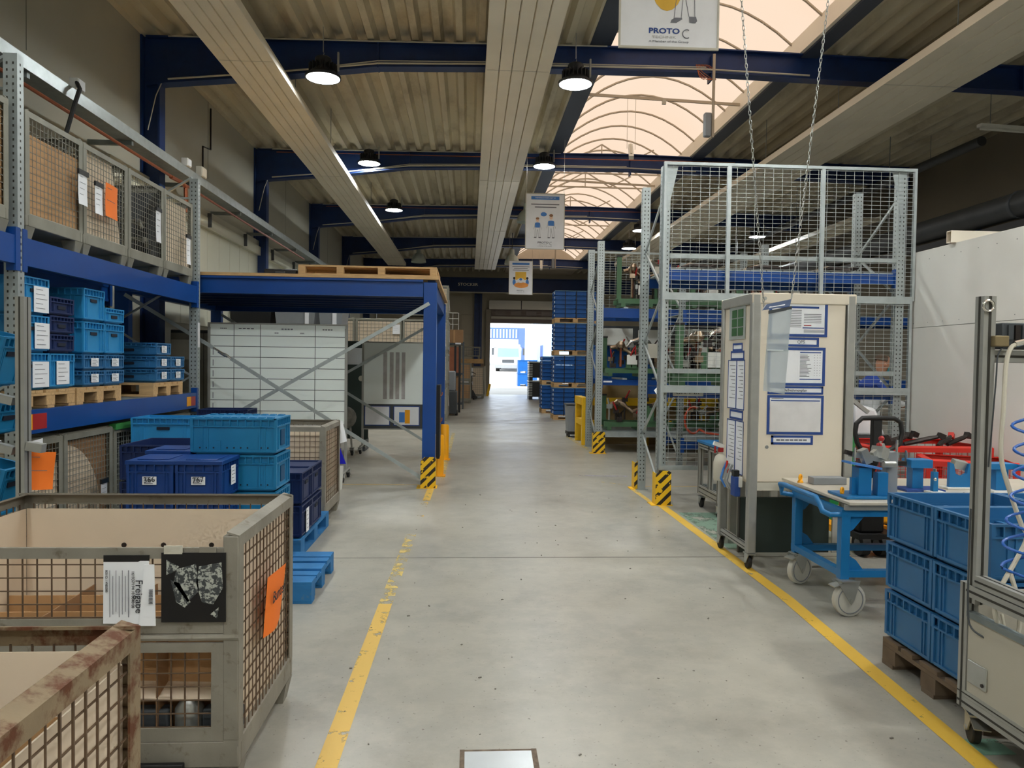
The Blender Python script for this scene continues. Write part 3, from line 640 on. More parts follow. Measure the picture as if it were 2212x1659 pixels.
        blob(0.02, 0.34, ell(0.25, 0.10), mat('print_orange', (240, 160, 80), 0.6), 'print_table', 0.0002)
        blob(0.0, 0.5, ell(0.13, 0.08), M_paper, 'print_table_top', 0.0004)
        blob(0.0, 0.54, ell(0.055, 0.04), M_ltblue, 'drawn_figure', 0.0006)
        for fx in (-0.23, 0.23):
            blob(fx, 0.44, ell(0.055, 0.10), M_ltblue, 'drawn_figure'); blob(fx, 0.58, ell(0.04, 0.045), M_inkdk, 'drawn_head', 0.0004)
        logo(0.15, 0.8, M_ink)
poster(1.62, 6.15, 4.235, 0.84, 1.19, 'large white poster hanging closest, its top cut off by the frame', 1, -1)
poster(1.57, 15.8, 4.05, 0.84, 1.19, 'white poster with two drawn workers hanging over the aisle', 2, 0)
poster(1.76, 26.0, 4.03, 0.84, 1.19, 'small distant poster with yellow and orange print before the gate', 3, 0)

# ================================================================== OUTSIDE
M_yard = mat('yard_asphalt', (168, 164, 158), 0.9, 0, 0.08, 0.4)
yd = MB(); yd.hexa([(-30, Y1 + 0.02, -0.2), (40, Y1 + 0.02, -0.2), (40, 100, -0.2), (-30, 100, -0.2)], [(-30, Y1 + 0.02, -0.003), (40, Y1 + 0.02, -0.003), (40, 100, 1.9), (-30, 100, 1.9)])
struct('ground_yard', yd, M_yard)
def yz(y): return (y - Y1) / (100 - Y1) * 1.9
M_bw = mat('far_building_white', (226, 230, 236), 0.8, 0, 0.03, 0.3); M_bb = mat('far_building_blue', (84, 108, 190), 0.7, 0, 0.06, 0.3); M_blt = mat('far_building_pale', (176, 202, 226), 0.8, 0, 0.04, 0.3)
fb = thing('warehouse_building', 'overexposed white warehouse with blue framed gate across the yard', 'building', (0, 84, yz(84)))
MB().box(-16, 0, 0, 2.2, 1, 9).box(2.2, 0, 5.6, 6.9, 1, 9).box(6.9, 0, 0, 14, 1, 9).build('wall', M_bw, fb)
MB().box(-6, -0.25, 3.0, 5.49, 0, 4.3).build('blue_fascia', M_bb, fb)
MB().box(5.5, -0.25, -0.3, 6.25, 0, 4.3).build('blue_post', M_bb, fb)
for i in range(9): MB().box(2.3 + i * 0.36, -0.3, 3.1, 2.46 + i * 0.36, -0.25, 4.1).build('fascia_slat', M_blt, fb)
fb2 = thing('shed_building', 'pale blue metal clad building along the yard', 'building', (7.0, 52, yz(52)))
MB().box(0, 0, -0.5, 6, 30, 7.5).build('wall', M_blt, fb2)
for i in range(12): MB().box(-0.06, 0.5 + i * 2.4, 0, 0, 1.7 + i * 2.4, 7.4).build('cladding_rib', M_blt, fb2)
MB().box(-0.15, 18, 1.8, -0.06, 19.8, 3.0).build('blue_sign', M_bb, fb2)
# truck
tk = thing('truck', 'white truck parked facing the gate in the sunny yard', 'truck', (3.55, 68, yz(68)), R(-4))
M_tw = mat('truck_white', (232, 234, 238), 0.4, 0, 0.02, 1); M_tg = mat('truck_glass', (120, 160, 190), 0.15, 0, 0.05, 1)
cabm = MB(); cabm.hexa([(-1.2, 0, 0.45), (1.2, 0, 0.45), (1.2, 2.0, 0.45), (-1.2, 2.0, 0.45)], [(-1.1, 0.25, 2.5), (1.1, 0.25, 2.5), (1.1, 2.0, 2.5), (-1.1, 2.0, 2.5)])
cabm.build('cab', M_tw, tk, 0.08)
MB().hexa([(-1.0, 0.06, 1.35), (1.0, 0.06, 1.35), (1.0, 0.12, 1.35), (-1.0, 0.12, 1.35)], [(-0.95, 0.17, 2.15), (0.95, 0.17, 2.15), (0.95, 0.3, 2.15), (-0.95, 0.3, 2.15)]).build('windscreen', M_tg, tk)
MB().box(-0.55, -0.04, 0.8, 0.55, 0.02, 1.1).build('grille', M_greydk, tk)
MB().box(-1.22, -0.15, 0.3, 1.22, 0.1, 0.62).build('bumper', M_grey, tk)
MB().box(-1.2, 2.3, 0.9, 1.2, 8.0, 2.3).build('load_body', M_tw, tk)
for sx in (-1, 1):
    MB().cyl((sx * 0.8, 0.9, 0.45), (sx * 1.15, 0.9, 0.45), 0.45, n=16).build('wheel', M_rubber, tk)
    MB().cyl((sx * 0.8, 6.4, 0.45), (sx * 1.15, 6.4, 0.45), 0.45, n=16).build('wheel', M_rubber, tk)
    m_ = MB(); m_.bar((sx * 1.1, 0.25, 2.2), (sx * 1.42, 0.1, 2.2), 0.04, 0.04).box(sx * 1.42 - 0.1, 0.06, 1.5, sx * 1.42 + 0.1, 0.16, 2.15); m_.build('mirror', M_greydk, tk)
# ================================================================== GENERIC PROPS
def gitterbox(label, loc, w=1.24, d=0.83, h=0.97, rim=None, wire=None, lining=None, group=None, half_front=False, du=0.05, t=0.005, base_z=0.20, name='mesh_box_pallet', rotz=0.0):
    rim = rim or M_gitterg; wire = wire or M_wiregrey; lining = lining or {}
    g = thing(name, label, 'mesh box', loc, rotz, group)
    b = MB(); b.box(0.02, 0.02, 0.11, w - 0.02, d - 0.02, 0.13).box(0, 0, 0.10, w, 0.035, base_z).box(0, d - 0.035, 0.10, w, d, base_z).box(0, 0.035, 0.10, 0.035, d - 0.035, base_z).box(w - 0.035, 0.035, 0.10, w, d - 0.035, base_z)
    b.build('base_tray', rim, g, 0.006)
    for fx in (0.0, w - 0.12):
        for fy in (0.0, d - 0.12):
            m = MB(); m.hexa([(fx + 0.02, fy + 0.02, 0), (fx + 0.10, fy + 0.02, 0), (fx + 0.10, fy + 0.10, 0), (fx + 0.02, fy + 0.10, 0)], [(fx, fy, 0.10), (fx + 0.12, fy, 0.10), (fx + 0.12, fy + 0.12, 0.10), (fx, fy + 0.12, 0.10)])
            m.build('foot', rim, g)
    for px in (0, w - 0.05):
        for py in (0, d - 0.05):
            m = MB(); sx = 1 if px == 0 else -1; sy = 1 if py == 0 else -1; cx = px if px == 0 else w; cy = py if py == 0 else d
            m.box(min(cx, cx + sx * 0.055), min(cy, cy + sy * 0.006), base_z - 0.02, max(cx, cx + sx * 0.055), max(cy, cy + sy * 0.006), h - 0.02)
            m.box(min(cx, cx + sx * 0.006), min(cy, cy + sy * 0.055), base_z - 0.02, max(cx, cx + sx * 0.006), max(cy, cy + sy * 0.055), h - 0.02)
            m.build('corner_post', rim, g)
    def rail(x0, y0, x1, y1, nx, ny, z=h):
        # angle-iron rim: a vertical face and a lip that slopes inwards
        m = MB(); o = 0.045
        m.hexa([(x0, y0, z - 0.055), (x1, y1, z - 0.055), (x1 + nx * 0.006, y1 + ny * 0.006, z - 0.055), (x0 + nx * 0.006, y0 + ny * 0.006, z - 0.055)], [(x0, y0, z - 0.012), (x1, y1, z - 0.012), (x1 + nx * 0.006, y1 + ny * 0.006, z - 0.012), (x0 + nx * 0.006, y0 + ny * 0.006, z - 0.012)])
        m.hexa([(x0, y0, z - 0.018), (x1, y1, z - 0.018), (x1 + nx * o, y1 + ny * o, z - 0.004), (x0 + nx * o, y0 + ny * o, z - 0.004)], [(x0, y0, z - 0.010), (x1, y1, z - 0.010), (x1 + nx * o, y1 + ny * o, z + 0.004), (x0 + nx * o, y0 + ny * o, z + 0.004)])
        m.build('top_rail', rim, g)
    rail(0, 0, 0, d, 1, 0); rail(w, 0, w, d, -1, 0); rail(0, d, w, d, 0, -1)
    zt = h - 0.05
    if half_front:
        flap = thing_part('front_flap', g)
        b = MB(); b.box(0.05, 0.0, 0.915 - 0.04, w - 0.05, 0.012, 0.915).box(0.05, 0, 0.60, w - 0.05, 0.012, 0.655).box(0.05, 0, 0.6, 0.085, 0.012, 0.915).box(w - 0.085, 0, 0.6, w - 0.05, 0.012, 0.915)
        b.build('flap_frame', rim, flap)
        mm = MB(); mesh_panel(mm, 0.06, w - 0.06, 0.61, 0.90, du, du, t, 'y', 0.014); mm.build('wire_mesh', wire, flap, kind='stuff')
        MB().cyl((0.0, 0.006, 0.585), (w, 0.006, 0.585), 0.014, n=8).build('hinge_rail', rim, g)
        low = MB(); low.box(0.04, 0, 0.53, w - 0.04, 0.012, 0.565).box(0.04, 0, base_z, 0.1, 0.012, 0.55).box(w - 0.1, 0, base_z, w - 0.04, 0.012, 0.55).box(0.04, 0, base_z, w - 0.04, 0.012, base_z + 0.05); low.build('front_frame', rim, g)
        mm = MB(); mesh_panel(mm, 0.05, w - 0.05, base_z, 0.55, du, du, t, 'y', 0.014); mm.build('wire_mesh', wire, g, kind='stuff')
        MB().box(w - 0.06, -0.002, base_z, w, 0.05, h - 0.01).build('front_post', rim, g, 0.006)
    else:
        rail(0, 0, w, 0, 0, 1)
        mm = MB(); mesh_panel(mm, 0.0, w, base_z, zt, du, du, t, 'y', 0.010); mm.build('wire_mesh', wire, g, kind='stuff')
    for pl, a, b_, at in (('x', 0, d, 0.010), ('x', 0, d, w - 0.006), ('y', 0, w, d - 0.006)):
        mm = MB(); mesh_panel(mm, a, b_, base_z, zt, du, du, t, pl, at); mm.build('wire_mesh', wire, g, kind='stuff')
    for side, v in lining.items():
        m, z1 = v if isinstance(v, tuple) else (v, h - 0.06)
        q = MB()
        if side == 'front': q.box(0.03, 0.028, 0.14, w - 0.03, 0.033, z1)
        if side == 'back': q.box(0.03, d - 0.033, 0.14, w - 0.03, d - 0.028, z1)
        if side == 'left': q.box(0.026, 0.035, 0.14, 0.031, d - 0.035, z1)
        if side == 'right': q.box(w - 0.031, 0.035, 0.14, w - 0.026, d - 0.035, z1)
        q.build('lining_sheet', m, g)
    return g
def thing_part(name, parent):
    o = bpy.data.objects.new(name, None); COL.objects.link(o); o.empty_display_size = 0.05; o.parent = parent
    return o

CR = {}
def crate_meshes(w, d, h, m, open_top=True, folded=False):
    key = (w, d, h, m.name, open_top, folded)
    if key in CR: return CR[key]
    t = 0.012; b = MB(); x = w / 2 - 0.012; y = d / 2 - 0.012; rb = min(0.065, h * 0.3)
    zt = h - rb + 0.01
    b.box(-x, -y, 0.012, x, -y + t, zt).box(-x, y - t, 0.012, x, y, zt).box(-x, -y + t, 0.012, -x + t, y - t, zt).box(x - t, -y + t, 0.012, x, y - t, zt).box(-x + t, -y + t, 0.012, x - t, y - t, 0.024)
    b.box(-x + 0.02, -y + 0.02, 0, x - 0.02, y - 0.02, 0.012)
    if not open_top: b.box(-x, -y, h - 0.02, x, y, h - 0.012)
    # vertical stiffening ribs and corner columns
    for sx in (-1, 1):
        for sy in (-1, 1): b.box(sx * x - 0.010, sy * y - 0.010, 0.02, sx * x + 0.010, sy * y + 0.010, zt)
    for k in (-0.36, -0.30, 0.30, 0.36):
        for sy in (-1, 1): b.box(k * w - 0.005, sy * y - 0.007, 0.02, k * w + 0.005, sy * y + 0.007, zt)
        for sx in (-1, 1): b.box(sx * x - 0.007, k * d - 0.005, 0.02, sx * x + 0.007, k * d + 0.005, zt)
    for sy in (-1, 1): b.box(-x, sy * y - 0.008, 0.02, x, sy * y + 0.008, 0.034)
    for sx in (-1, 1): b.box(sx * x - 0.008, -y, 0.02, sx * x + 0.008, y, 0.034)
    body = b.mesh('body', m)
    r = MB(); X, Y = w / 2, d / 2
    for z0, z1 in ((h - 0.012, h), (h - rb, h - rb + 0.010)):
        r.box(-X, -Y, z0, X, -Y + 0.022, z1).box(-X, Y - 0.022, z0, X, Y, z1).box(-X, -Y + 0.022, z0, -X + 0.022, Y - 0.022, z1).box(X - 0.022, -Y + 0.022, z0, X, Y - 0.022, z1)
    nx = max(4, round(w / 0.055)); ny = max(4, round(d / 0.055))
    for i in range(nx + 1):
        xx = -X + 0.004 + (w - 0.008) * i / nx
        for sy in (-1, 1): r.box(xx - 0.004, min(sy * Y, sy * (Y - 0.02)), h - rb, xx + 0.004, max(sy * Y, sy * (Y - 0.02)), h)
    for i in range(ny + 1):
        yy = -Y + 0.004 + (d - 0.008) * i / ny
        for sx in (-1, 1): r.box(min(sx * X, sx * (X - 0.02)), yy - 0.004, h - rb, max(sx * X, sx * (X - 0.02)), yy + 0.004, h)
    i_ = MB().v
    r.box(-X + 0.018, -Y + 0.018, h - rb, X - 0.018, -Y + 0.022, h).box(-X + 0.018, Y - 0.022, h - rb, X - 0.018, Y - 0.018, h).box(-X + 0.018, -Y + 0.02, h - rb, -X + 0.022, Y - 0.02, h).box(X - 0.022, -Y + 0.02, h - rb, X - 0.018, Y - 0.02, h)
    rim = r.mesh('rim', m)
    zz = h - rb - 0.022
    slot = (MB().box(x - 0.0085, -0.055, zz - 0.028, x + 0.0085, 0.055, zz).mesh('handle_slot', M_slot), MB().box(-0.06, -y - 0.0085, zz - 0.028, 0.06, -y + 0.0085, zz).mesh('handle_slot', M_slot))
    CR[key] = (body, rim, slot)
    return CR[key]
def crate(label, loc, w=0.6, d=0.4, h=0.28, m=None, rotz=0.0, group=None, open_top=True, slots=True, cards=(), name='plastic_crate', lid=None):
    """origin at the centre of the base; cards: (side, u, z, width, height, material)"""
    t = thing(name, label, 'crate', loc, rotz, group)
    body, rim, slot = crate_meshes(w, d, h, m or M_crate, open_top)
    link('body', body, t); link('rim', rim, t)
    if slots:
        for s_ in slot: link('handle_slot', s_, t)
    for side, u, z, cw, ch, cm in cards:
        q = MB()
        if side == 'front': q.box(u - cw / 2, -d / 2 - 0.004, z - ch / 2, u + cw / 2, -d / 2 - 0.001, z + ch / 2)
        else: q.box(w / 2 + 0.001, u - cw / 2, z - ch / 2, w / 2 + 0.004, u + cw / 2, z + ch / 2)
        c = q.build('label_card', cm, t)
        k = MB(); n = 5
        for i in range(n):
            zz = z + ch * (0.38 - 0.18 * i); a, b_ = u - cw * 0.38, u + cw * (0.1 + 0.28 * ((i * 7) % 3) / 2)
            if side == 'front': k.box(a, -d / 2 - 0.0046, zz - 0.0022, b_, -d / 2 - 0.004, zz + 0.0022)
            else: k.box(w / 2 + 0.004, a, zz - 0.0022, w / 2 + 0.0046, b_, zz + 0.0022)
        k.build('print_lines', M_ink, c, kind='stuff')
    if lid:
        q = MB(); q.box(-w / 2 - 0.006, -d / 2 - 0.006, h - 0.012, w / 2 + 0.006, d / 2 + 0.006, h + 0.014).box(-w / 2 + 0.05, -d / 2 + 0.05, h + 0.014, w / 2 - 0.05, d / 2 - 0.05, h + 0.02)
        q.build('lid', lid, t, 0.006)
    return t

PM = {}
def pallet(label, loc, rotz=0.0, m=None, block=None, group=None, L_=1.2, W=0.8):
    """euro pallet, origin at the centre of its footprint, long side along local x"""
    m = m or M_wood; block = block or m
    t = thing('euro_pallet', label, 'pallet', loc, rotz, group)
    key = (m.name, L_, W)
    if key not in PM:
        def bx(sx, sy, sz, mm, n): return MB().box(-sx / 2, -sy / 2, 0, sx / 2, sy / 2, sz).mesh(n, mm)
        PM[key] = {'wide': bx(L_, 0.145, 0.022, m, 'deck_board'), 'narrow': bx(L_, 0.10, 0.022, m, 'deck_board'), 'str': bx(0.145, W, 0.022, m, 'stringer_board'), 'blk': bx(0.145, 0.12, 0.078, block, 'block'), 'bot': bx(L_, 0.10, 0.022, m, 'bottom_board')}
    P = PM[key]
    for y in (-W / 2 + 0.073, 0, W / 2 - 0.073): link('deck_board', P['wide'], t, loc=(0, y, 0.122))
    for y in (-W / 4 + 0.02, W / 4 - 0.02): link('deck_board', P['narrow'], t, loc=(0, y, 0.122))
    for x in (-L_ / 2 + 0.073, 0, L_ / 2 - 0.073):
        link('stringer_board', P['str'], t, loc=(x, 0, 0.10))
        for y in (-W / 2 + 0.06, 0, W / 2 - 0.06): link('block', P['blk'], t, loc=(x, y, 0.022))
    for y in (-W / 2 + 0.05, 0, W / 2 - 0.05): link('bottom_board', P['bot'], t, loc=(0, y, 0.0))
    return t

def sheet(name, label, cat, loc, rot, w, h, m=None, lines=6, curl=0.012, group=None, heading=None, holder=False):
    """paper standing in local XZ, printed side towards -Y; origin at its centre"""
    t = thing(name, label, cat, loc, 0, group); t.rotation_euler = rot
    mb = MB(); nx, nz = 5, 6
    def pt(u, v): return ((u - 0.5) * w, -curl * (math.sin(u * 3.0 + 0.4) * 0.6 + (0.5 - v) * (0.5 - v) * 2.2 * (1 if v < 0.5 else 0.3)), (v - 0.5) * h)
    for off in (0, 0.0012):
        for j in range(nz + 1):
            for i in range(nx + 1):
                p = pt(i / nx, j / nz); mb.v.append((p[0], p[1] + off, p[2]))
    k = (nx + 1) * (nz + 1)
    for j in range(nz):
        for i in range(nx):
            a = j * (nx + 1) + i; mb.quad(a, a + 1, a + nx + 2, a + nx + 1); mb.quad(k + a, k + a + nx + 1, k + a + nx + 2, k + a + 1)
    mb.build('page', m or M_paper, t)
    if lines:
        q = MB()
        for i in range(lines):
            v = 0.86 - 0.72 * i / max(1, lines); u1 = 0.45 + 0.42 * ((i * 5) % 7) / 7
            for s_ in range(4):
                a, b_ = 0.12 + (u1 - 0.12) * s_ / 4, 0.12 + (u1 - 0.12) * (s_ + 1) / 4
                p, r_ = pt(a, v), pt(b_, v); q.bar((p[0], p[1] - 0.001, p[2]), (r_[0], r_[1] - 0.001, r_[2]), 0.001, h * 0.012)
        q.build('print_lines', M_ink, t, kind='stuff')
    if holder:
        MB().box(-w / 2 - 0.004, -0.012, h / 2 - 0.02, w / 2 + 0.004, 0.006, h / 2 + 0.02).build('holder_strip', M_black, t)
    return t

def castor(root, x, y, r, wheel=None, brake=True, rz=0.0, w=0.035, name='castor'):
    wheel = wheel or M_rubber
    c = thing_part(name, root); c.location = (x, y, 0); c.rotation_euler = (0, 0, rz)
    MB().cyl((-w / 2, 0.03, r), (w / 2, 0.03, r), r, n=28).build('wheel', wheel, c, 0.006)
    if r > 0.08:
        for s in (-1, 1):
            MB().tube([(s * (w / 2 + 0.001), 0.03 + r * 0.80 * math.cos(a), r + r * 0.80 * math.sin(a)) for a in [i * math.pi / 14 for i in range(28)]], 0.004, 6, True).build('wheel_groove', M_grey, c)
    k = max(1.0, r / 0.06)
    f = MB()
    for s in (-1, 1):
        f.prism([(-0.04 * k, 2 * r + 0.02), (0.05 * k, 2 * r + 0.02), (0.05, r), (0.03, r * 0.75), (0.01, r)], 'x', s * (w / 2 + 0.008) - 0.003, s * (w / 2 + 0.008) + 0.003)
        f.cyl((s * (w / 2), 0.03, r), (s * (w / 2 + 0.016), 0.03, r), 0.012, n=8)
    f.box(-w / 2 - 0.02, -0.045, 2 * r + 0.012, w / 2 + 0.02, 0.055, 2 * r + 0.022)
    f.build('fork', M_zinc, c)
    if brake: MB().obox((0, -0.06, 2 * r - 0.005), (w + 0.03, 0.07, 0.006), (R(20), 0, 0)).build('brake_pedal', M_zinc, c)
    return c

def profile(mb, gm, p0, p1, s, axis):
    """slotted aluminium profile: body in mb, dark grooves in gm"""
    x0, y0, z0 = p0; x1, y1, z1 = p1
    mb.box(x0, y0, z0, x1, y1, z1)
    g = s * 0.1; e = 0.0015
    if axis == 'z':
        xc, yc = (x0 + x1) / 2, (y0 + y1) / 2
        gm.box(xc - g, y0 - e, z0, xc + g, y1 + e, z1 - 0.001).box(x0 - e, yc - g, z0, x1 + e, yc + g, z1 - 0.001)
    elif axis == 'x':
        yc, zc = (y0 + y1) / 2, (z0 + z1) / 2
        gm.box(x0, y0 - e, zc - g, x1, y1 + e, zc + g).box(x0, yc - g, z0 - e, x1, yc + g, z1 + e)
    else:
        xc, zc = (x0 + x1) / 2, (z0 + z1) / 2
        gm.box(xc - g, y0, z0 - e, xc + g, y1, z1 + e).box(x0 - e, y0, zc - g, x1 + e, y1, zc + g)

def upright(root, x, y, z1, m=None, w=0.09, dpt=0.07, z0=0.0, sx=1):
    """perforated rack post; open channel with two rows of holes on the face towards -Y and on the side"""
    m = m or M_galv
    u = MB(); u.box(x - w / 2, y - dpt / 2, z0, x + w / 2, y - dpt / 2 + 0.004, z1).box(x - w / 2, y - dpt / 2, z0, x - w / 2 + 0.004, y + dpt / 2, z1).box(x + w / 2 - 0.004, y - dpt / 2, z0, x + w / 2, y + dpt / 2, z1)
    u.box(x - w / 2, y + dpt / 2 - 0.004, z0, x - w / 2 + 0.025, y + dpt / 2, z1).box(x + w / 2 - 0.025, y + dpt / 2 - 0.004, z0, x + w / 2, y + dpt / 2, z1)
    u.box(x - w / 2 - 0.03, y - dpt / 2 - 0.02, z0, x + w / 2 + 0.03, y + dpt / 2 + 0.02, z0 + 0.008)
    o = u.build('upright', m, root)
    h = MB(); z = z0 + 0.12
    while z < z1 - 0.04:
        for dx in (-0.022, 0.022): h.box(x + dx - 0.006, y - dpt / 2 - 0.0008, z, x + dx + 0.006, y - dpt / 2, z + 0.018)
        for s in (-1, 1):
            xx = x + s * w / 2; h.box(min(xx, xx + s * 0.0008), y - 0.008, z, max(xx, xx + s * 0.0008), y + 0.004, z + 0.018)
        z += 0.05
    h.build('perforations', M_aludk, o, kind='stuff')
    return o
def guard(root, x, y, label=None, w=0.16, dpt=0.14, h=0.4, sx=-1):
    """hazard striped post protector"""
    b = MB(); b.prism([(x - w / 2, 0), (x + w / 2, 0), (x + w / 2, h - 0.02), (x + w / 2 - 0.03, h), (x - w / 2 + 0.05, h), (x - w / 2, h - 0.05)], 'y', y - dpt / 2, y - dpt / 2 + 0.006)
    o = b.build('post_guard', M_hazard, root)
    s = MB(); xs = x + sx * (w / 2 - 0.003); s.hexa([(xs - 0.003, y - dpt / 2, 0), (xs + 0.003, y - dpt / 2, 0), (xs + 0.003, y + dpt / 2, 0), (xs - 0.003, y + dpt / 2, 0)], [(xs - 0.003, y - dpt / 2, h - 0.03), (xs + 0.003, y - dpt / 2, h - 0.03), (xs + 0.003, y + dpt / 2, h - 0.03), (xs - 0.003, y + dpt / 2, h - 0.03)])
    s.box(x - w / 2 - 0.05, y - dpt / 2 - 0.02, 0, x + w / 2 + 0.02, y + dpt / 2 + 0.02, 0.008)
    s.build('guard_side', M_yellow, o)
    return o
def rack_beam(root, p0, p1, hgt=0.15, thick=0.05, m=None, ends=True):
    """box beam between two uprights, with hook plates"""
    m = m or M_blue
    p0 = Vector(p0); p1 = Vector(p1); d = (p1 - p0).normalized(); n = Vector((d.y, -d.x, 0))
    b = MB()
    def seg(a, c, za, zb, o0, o1):
        b.hexa([a + n * o0 + Vector((0, 0, za)), c + n * o0 + Vector((0, 0, za)), c + n * o1 + Vector((0, 0, za)), a + n * o1 + Vector((0, 0, za))], [a + n * o0 + Vector((0, 0, zb)), c + n * o0 + Vector((0, 0, zb)), c + n * o1 + Vector((0, 0, zb)), a + n * o1 + Vector((0, 0, zb))])
    seg(p0, p1, 0, hgt, -thick / 2, thick / 2 - 0.008); seg(p0, p1, 0, hgt * 0.16, thick / 2 - 0.008, thick / 2); seg(p0, p1, hgt * 0.84, hgt, thick / 2 - 0.008, thick / 2)
    o = b.build('load_beam', m, root)
    if ends:
        for p, s in ((p0, 1), (p1, -1)):
            e = MB(); a = p - d * s * 0.045; c = p + d * s * 0.012
            lo = [a - n * 0.03, c - n * 0.03, c + n * 0.04, a + n * 0.04]
            e.hexa([q + Vector((0, 0, -0.05)) for q in lo], [q + Vector((0, 0, hgt + 0.06)) for q in lo]); e.build('beam_connector', m, o)
    return o
# ================================================================== LEFT: NEAR MESH BOXES
# box B, with the half-height flap facing the camera
gB = gitterbox('worn grey mesh box with orange paper on its side and beige lining', (-2.07, 2.74, 0), rim=M_gitter, wire=M_wire, lining={'back': (M_lining, 0.90), 'left': (M_lining, 0.90), 'right': (M_lining, 0.90)}, half_front=True)
for x in (0.22, 0.40, 0.62, 0.80): MB().cyl((x + 0.25, 0.797 - 0.003, 0.73), (x + 0.25, 0.80, 0.73), 0.012, n=8).build('lining_hole', M_darkpart, gB)
# egg-crate cardboard inside box B: each divider is a thing-part of the insert
ins = thing('cardboard_insert', 'cardboard divider insert standing in the worn mesh box', 'divider', (-2.02, 2.79, 0.145))
for i, (y, z0, z1, x1) in enumerate(((0.13, 0.0, 0.40, 1.14), (0.36, 0.0, 0.40, 1.14), (0.58, 0.0, 0.40, 1.14))):
    MB().box(0.0, y, z0, x1, y + 0.006, z1).build('cardboard_divider', M_card, ins)
for x in (0.30, 0.58, 0.86): MB().hexa([(x, 0.03, 0.0), (x + 0.006, 0.03, 0), (x + 0.006, 0.72, 0), (x, 0.72, 0)], [(x, 0.03, 0.40), (x + 0.006, 0.03, 0.40), (x + 0.006, 0.72, 0.41), (x, 0.72, 0.41)]).build('cardboard_divider', M_carddk, ins)
MB().hexa([(0.02, 0.03, 0.20), (1.12, 0.03, 0.17), (1.12, 0.5, 0.27), (0.02, 0.5, 0.27)], [(0.02, 0.03, 0.205), (1.12, 0.03, 0.175), (1.12, 0.5, 0.275), (0.02, 0.5, 0.275)]).build('cardboard_layer', M_lining, ins)
for k, (x, m, lb) in enumerate(((0.42, M_chrome, 'polished metal sleeve standing in the lower front of the worn mesh box'), (0.70, M_darkpart, 'dark metal sleeve in the lower front of the worn mesh box, beside the polished one'), (0.97, M_zinc, 'dull metal sleeve in the lower front corner of the worn mesh box'), (0.15, M_zinc, 'dull metal sleeve deep in the lower front of the worn mesh box'))):
    t = thing('metal_sleeve', lb, 'metal part', (-2.02 + x, 2.86, 0.145), 0, 'metal sleeves in the worn mesh box')
    MB().lathe([(0.045, 0.0), (0.052, 0.02), (0.052, 0.13), (0.03, 0.165), (0.022, 0.165), (0.022, 0.12), (0.02, 0.0)], n=20).build('sleeve', m, t)
    MB().box(0.055, -0.03, 0.0, 0.20, 0.03, 0.13).build('flange_block', M_greydk, t, 0.008)
# black plate with torn stickers on the flap
pl = thing('placard_plate', 'black placard plate with torn white sticker remains on the mesh box flap', 'placard', (-2.07, 2.735, 0))
MB().box(0.965, -0.006, 0.645, 1.195, 0.0, 0.90).build('plate', M_black, pl)
M_torn = mat('torn_sticker', (176, 180, 172), 0.7, 0, 0.1, 30, alt=(60, 64, 66), altmix=(0.46, 0.52))
for poly in ([(0.985, 0.875), (0.985, 0.82), (1.01, 0.83), (1.03, 0.85), (1.0, 0.865)], [(1.0, 0.80), (1.03, 0.79), (1.07, 0.72), (1.05, 0.70), (1.02, 0.72)], [(1.10, 0.85), (1.18, 0.865), (1.185, 0.77), (1.15, 0.71), (1.11, 0.72), (1.09, 0.79)], [(1.14, 0.675), (1.17, 0.70), (1.165, 0.66)], [(1.02, 0.84), (1.09, 0.86), (1.10, 0.76), (1.06, 0.72), (1.01, 0.79)]):
    MB().prism(poly, 'y', -0.0075, -0.006).build('sticker_remnant', M_torn, pl)
MB().box(0.975, -0.006, 0.895, 1.04, -0.001, 0.925).build('rating_label', M_conduit, pl); MB().box(1.10, -0.006, 0.90, 1.16, -0.001, 0.92).build('rating_label', M_gitter, pl)
# release form hung on the flap (printed sideways)
fr = thing('release_form', 'white release form printed Freigabe hung on the mesh box flap', 'form', (-2.07, 2.728, 0))
MB().box(0.765, -0.004, 0.868, 0.925, 0.002, 0.892).build('holder_strip', M_black, fr)
MB().hexa([(0.765, -0.006, 0.645), (0.925, -0.014, 0.645), (0.925, -0.012, 0.645), (0.765, -0.004, 0.645)], [(0.765, -0.003, 0.872), (0.925, -0.004, 0.872), (0.925, -0.002, 0.872), (0.765, -0.001, 0.872)]).build('page', M_paper, fr)
MB().hexa([(0.895, -0.018, 0.640), (0.955, -0.020, 0.640), (0.955, -0.018, 0.640), (0.895, -0.016, 0.640)], [(0.91, -0.008, 0.86), (0.945, -0.008, 0.86), (0.945, -0.006, 0.86), (0.91, -0.006, 0.86)]).build('tag_slip', M_paper, fr)
text('Freigabe', 0.036, (0.893, -0.0135, 0.745), (R(90), R(90), 0), M_inkdk, fr)
text('161937/194 10 0040 00', 0.014, (0.872, -0.0125, 0.77), (R(90), R(90), 0), M_inkdk, fr)
text('800-ID: 14980080', 0.011, (0.778, -0.0095, 0.80), (R(90), R(90), 0), M_inkdk, fr)
q = MB()
for i in range(7): q.box(0.79 + i * 0.011, -0.0125 - 0.0002 * i, 0.67 + 0.01 * (i % 3), 0.7925 + i * 0.011, -0.0115, 0.84 - 0.02 * (i % 2))
for i in range(9): q.box(0.93, -0.0195, 0.72 + i * 0.006, 0.943, -0.0125, 0.7235 + i * 0.006 - 0.001 * (i % 2))
q.build('print_lines', M_ink, fr, kind='stuff')
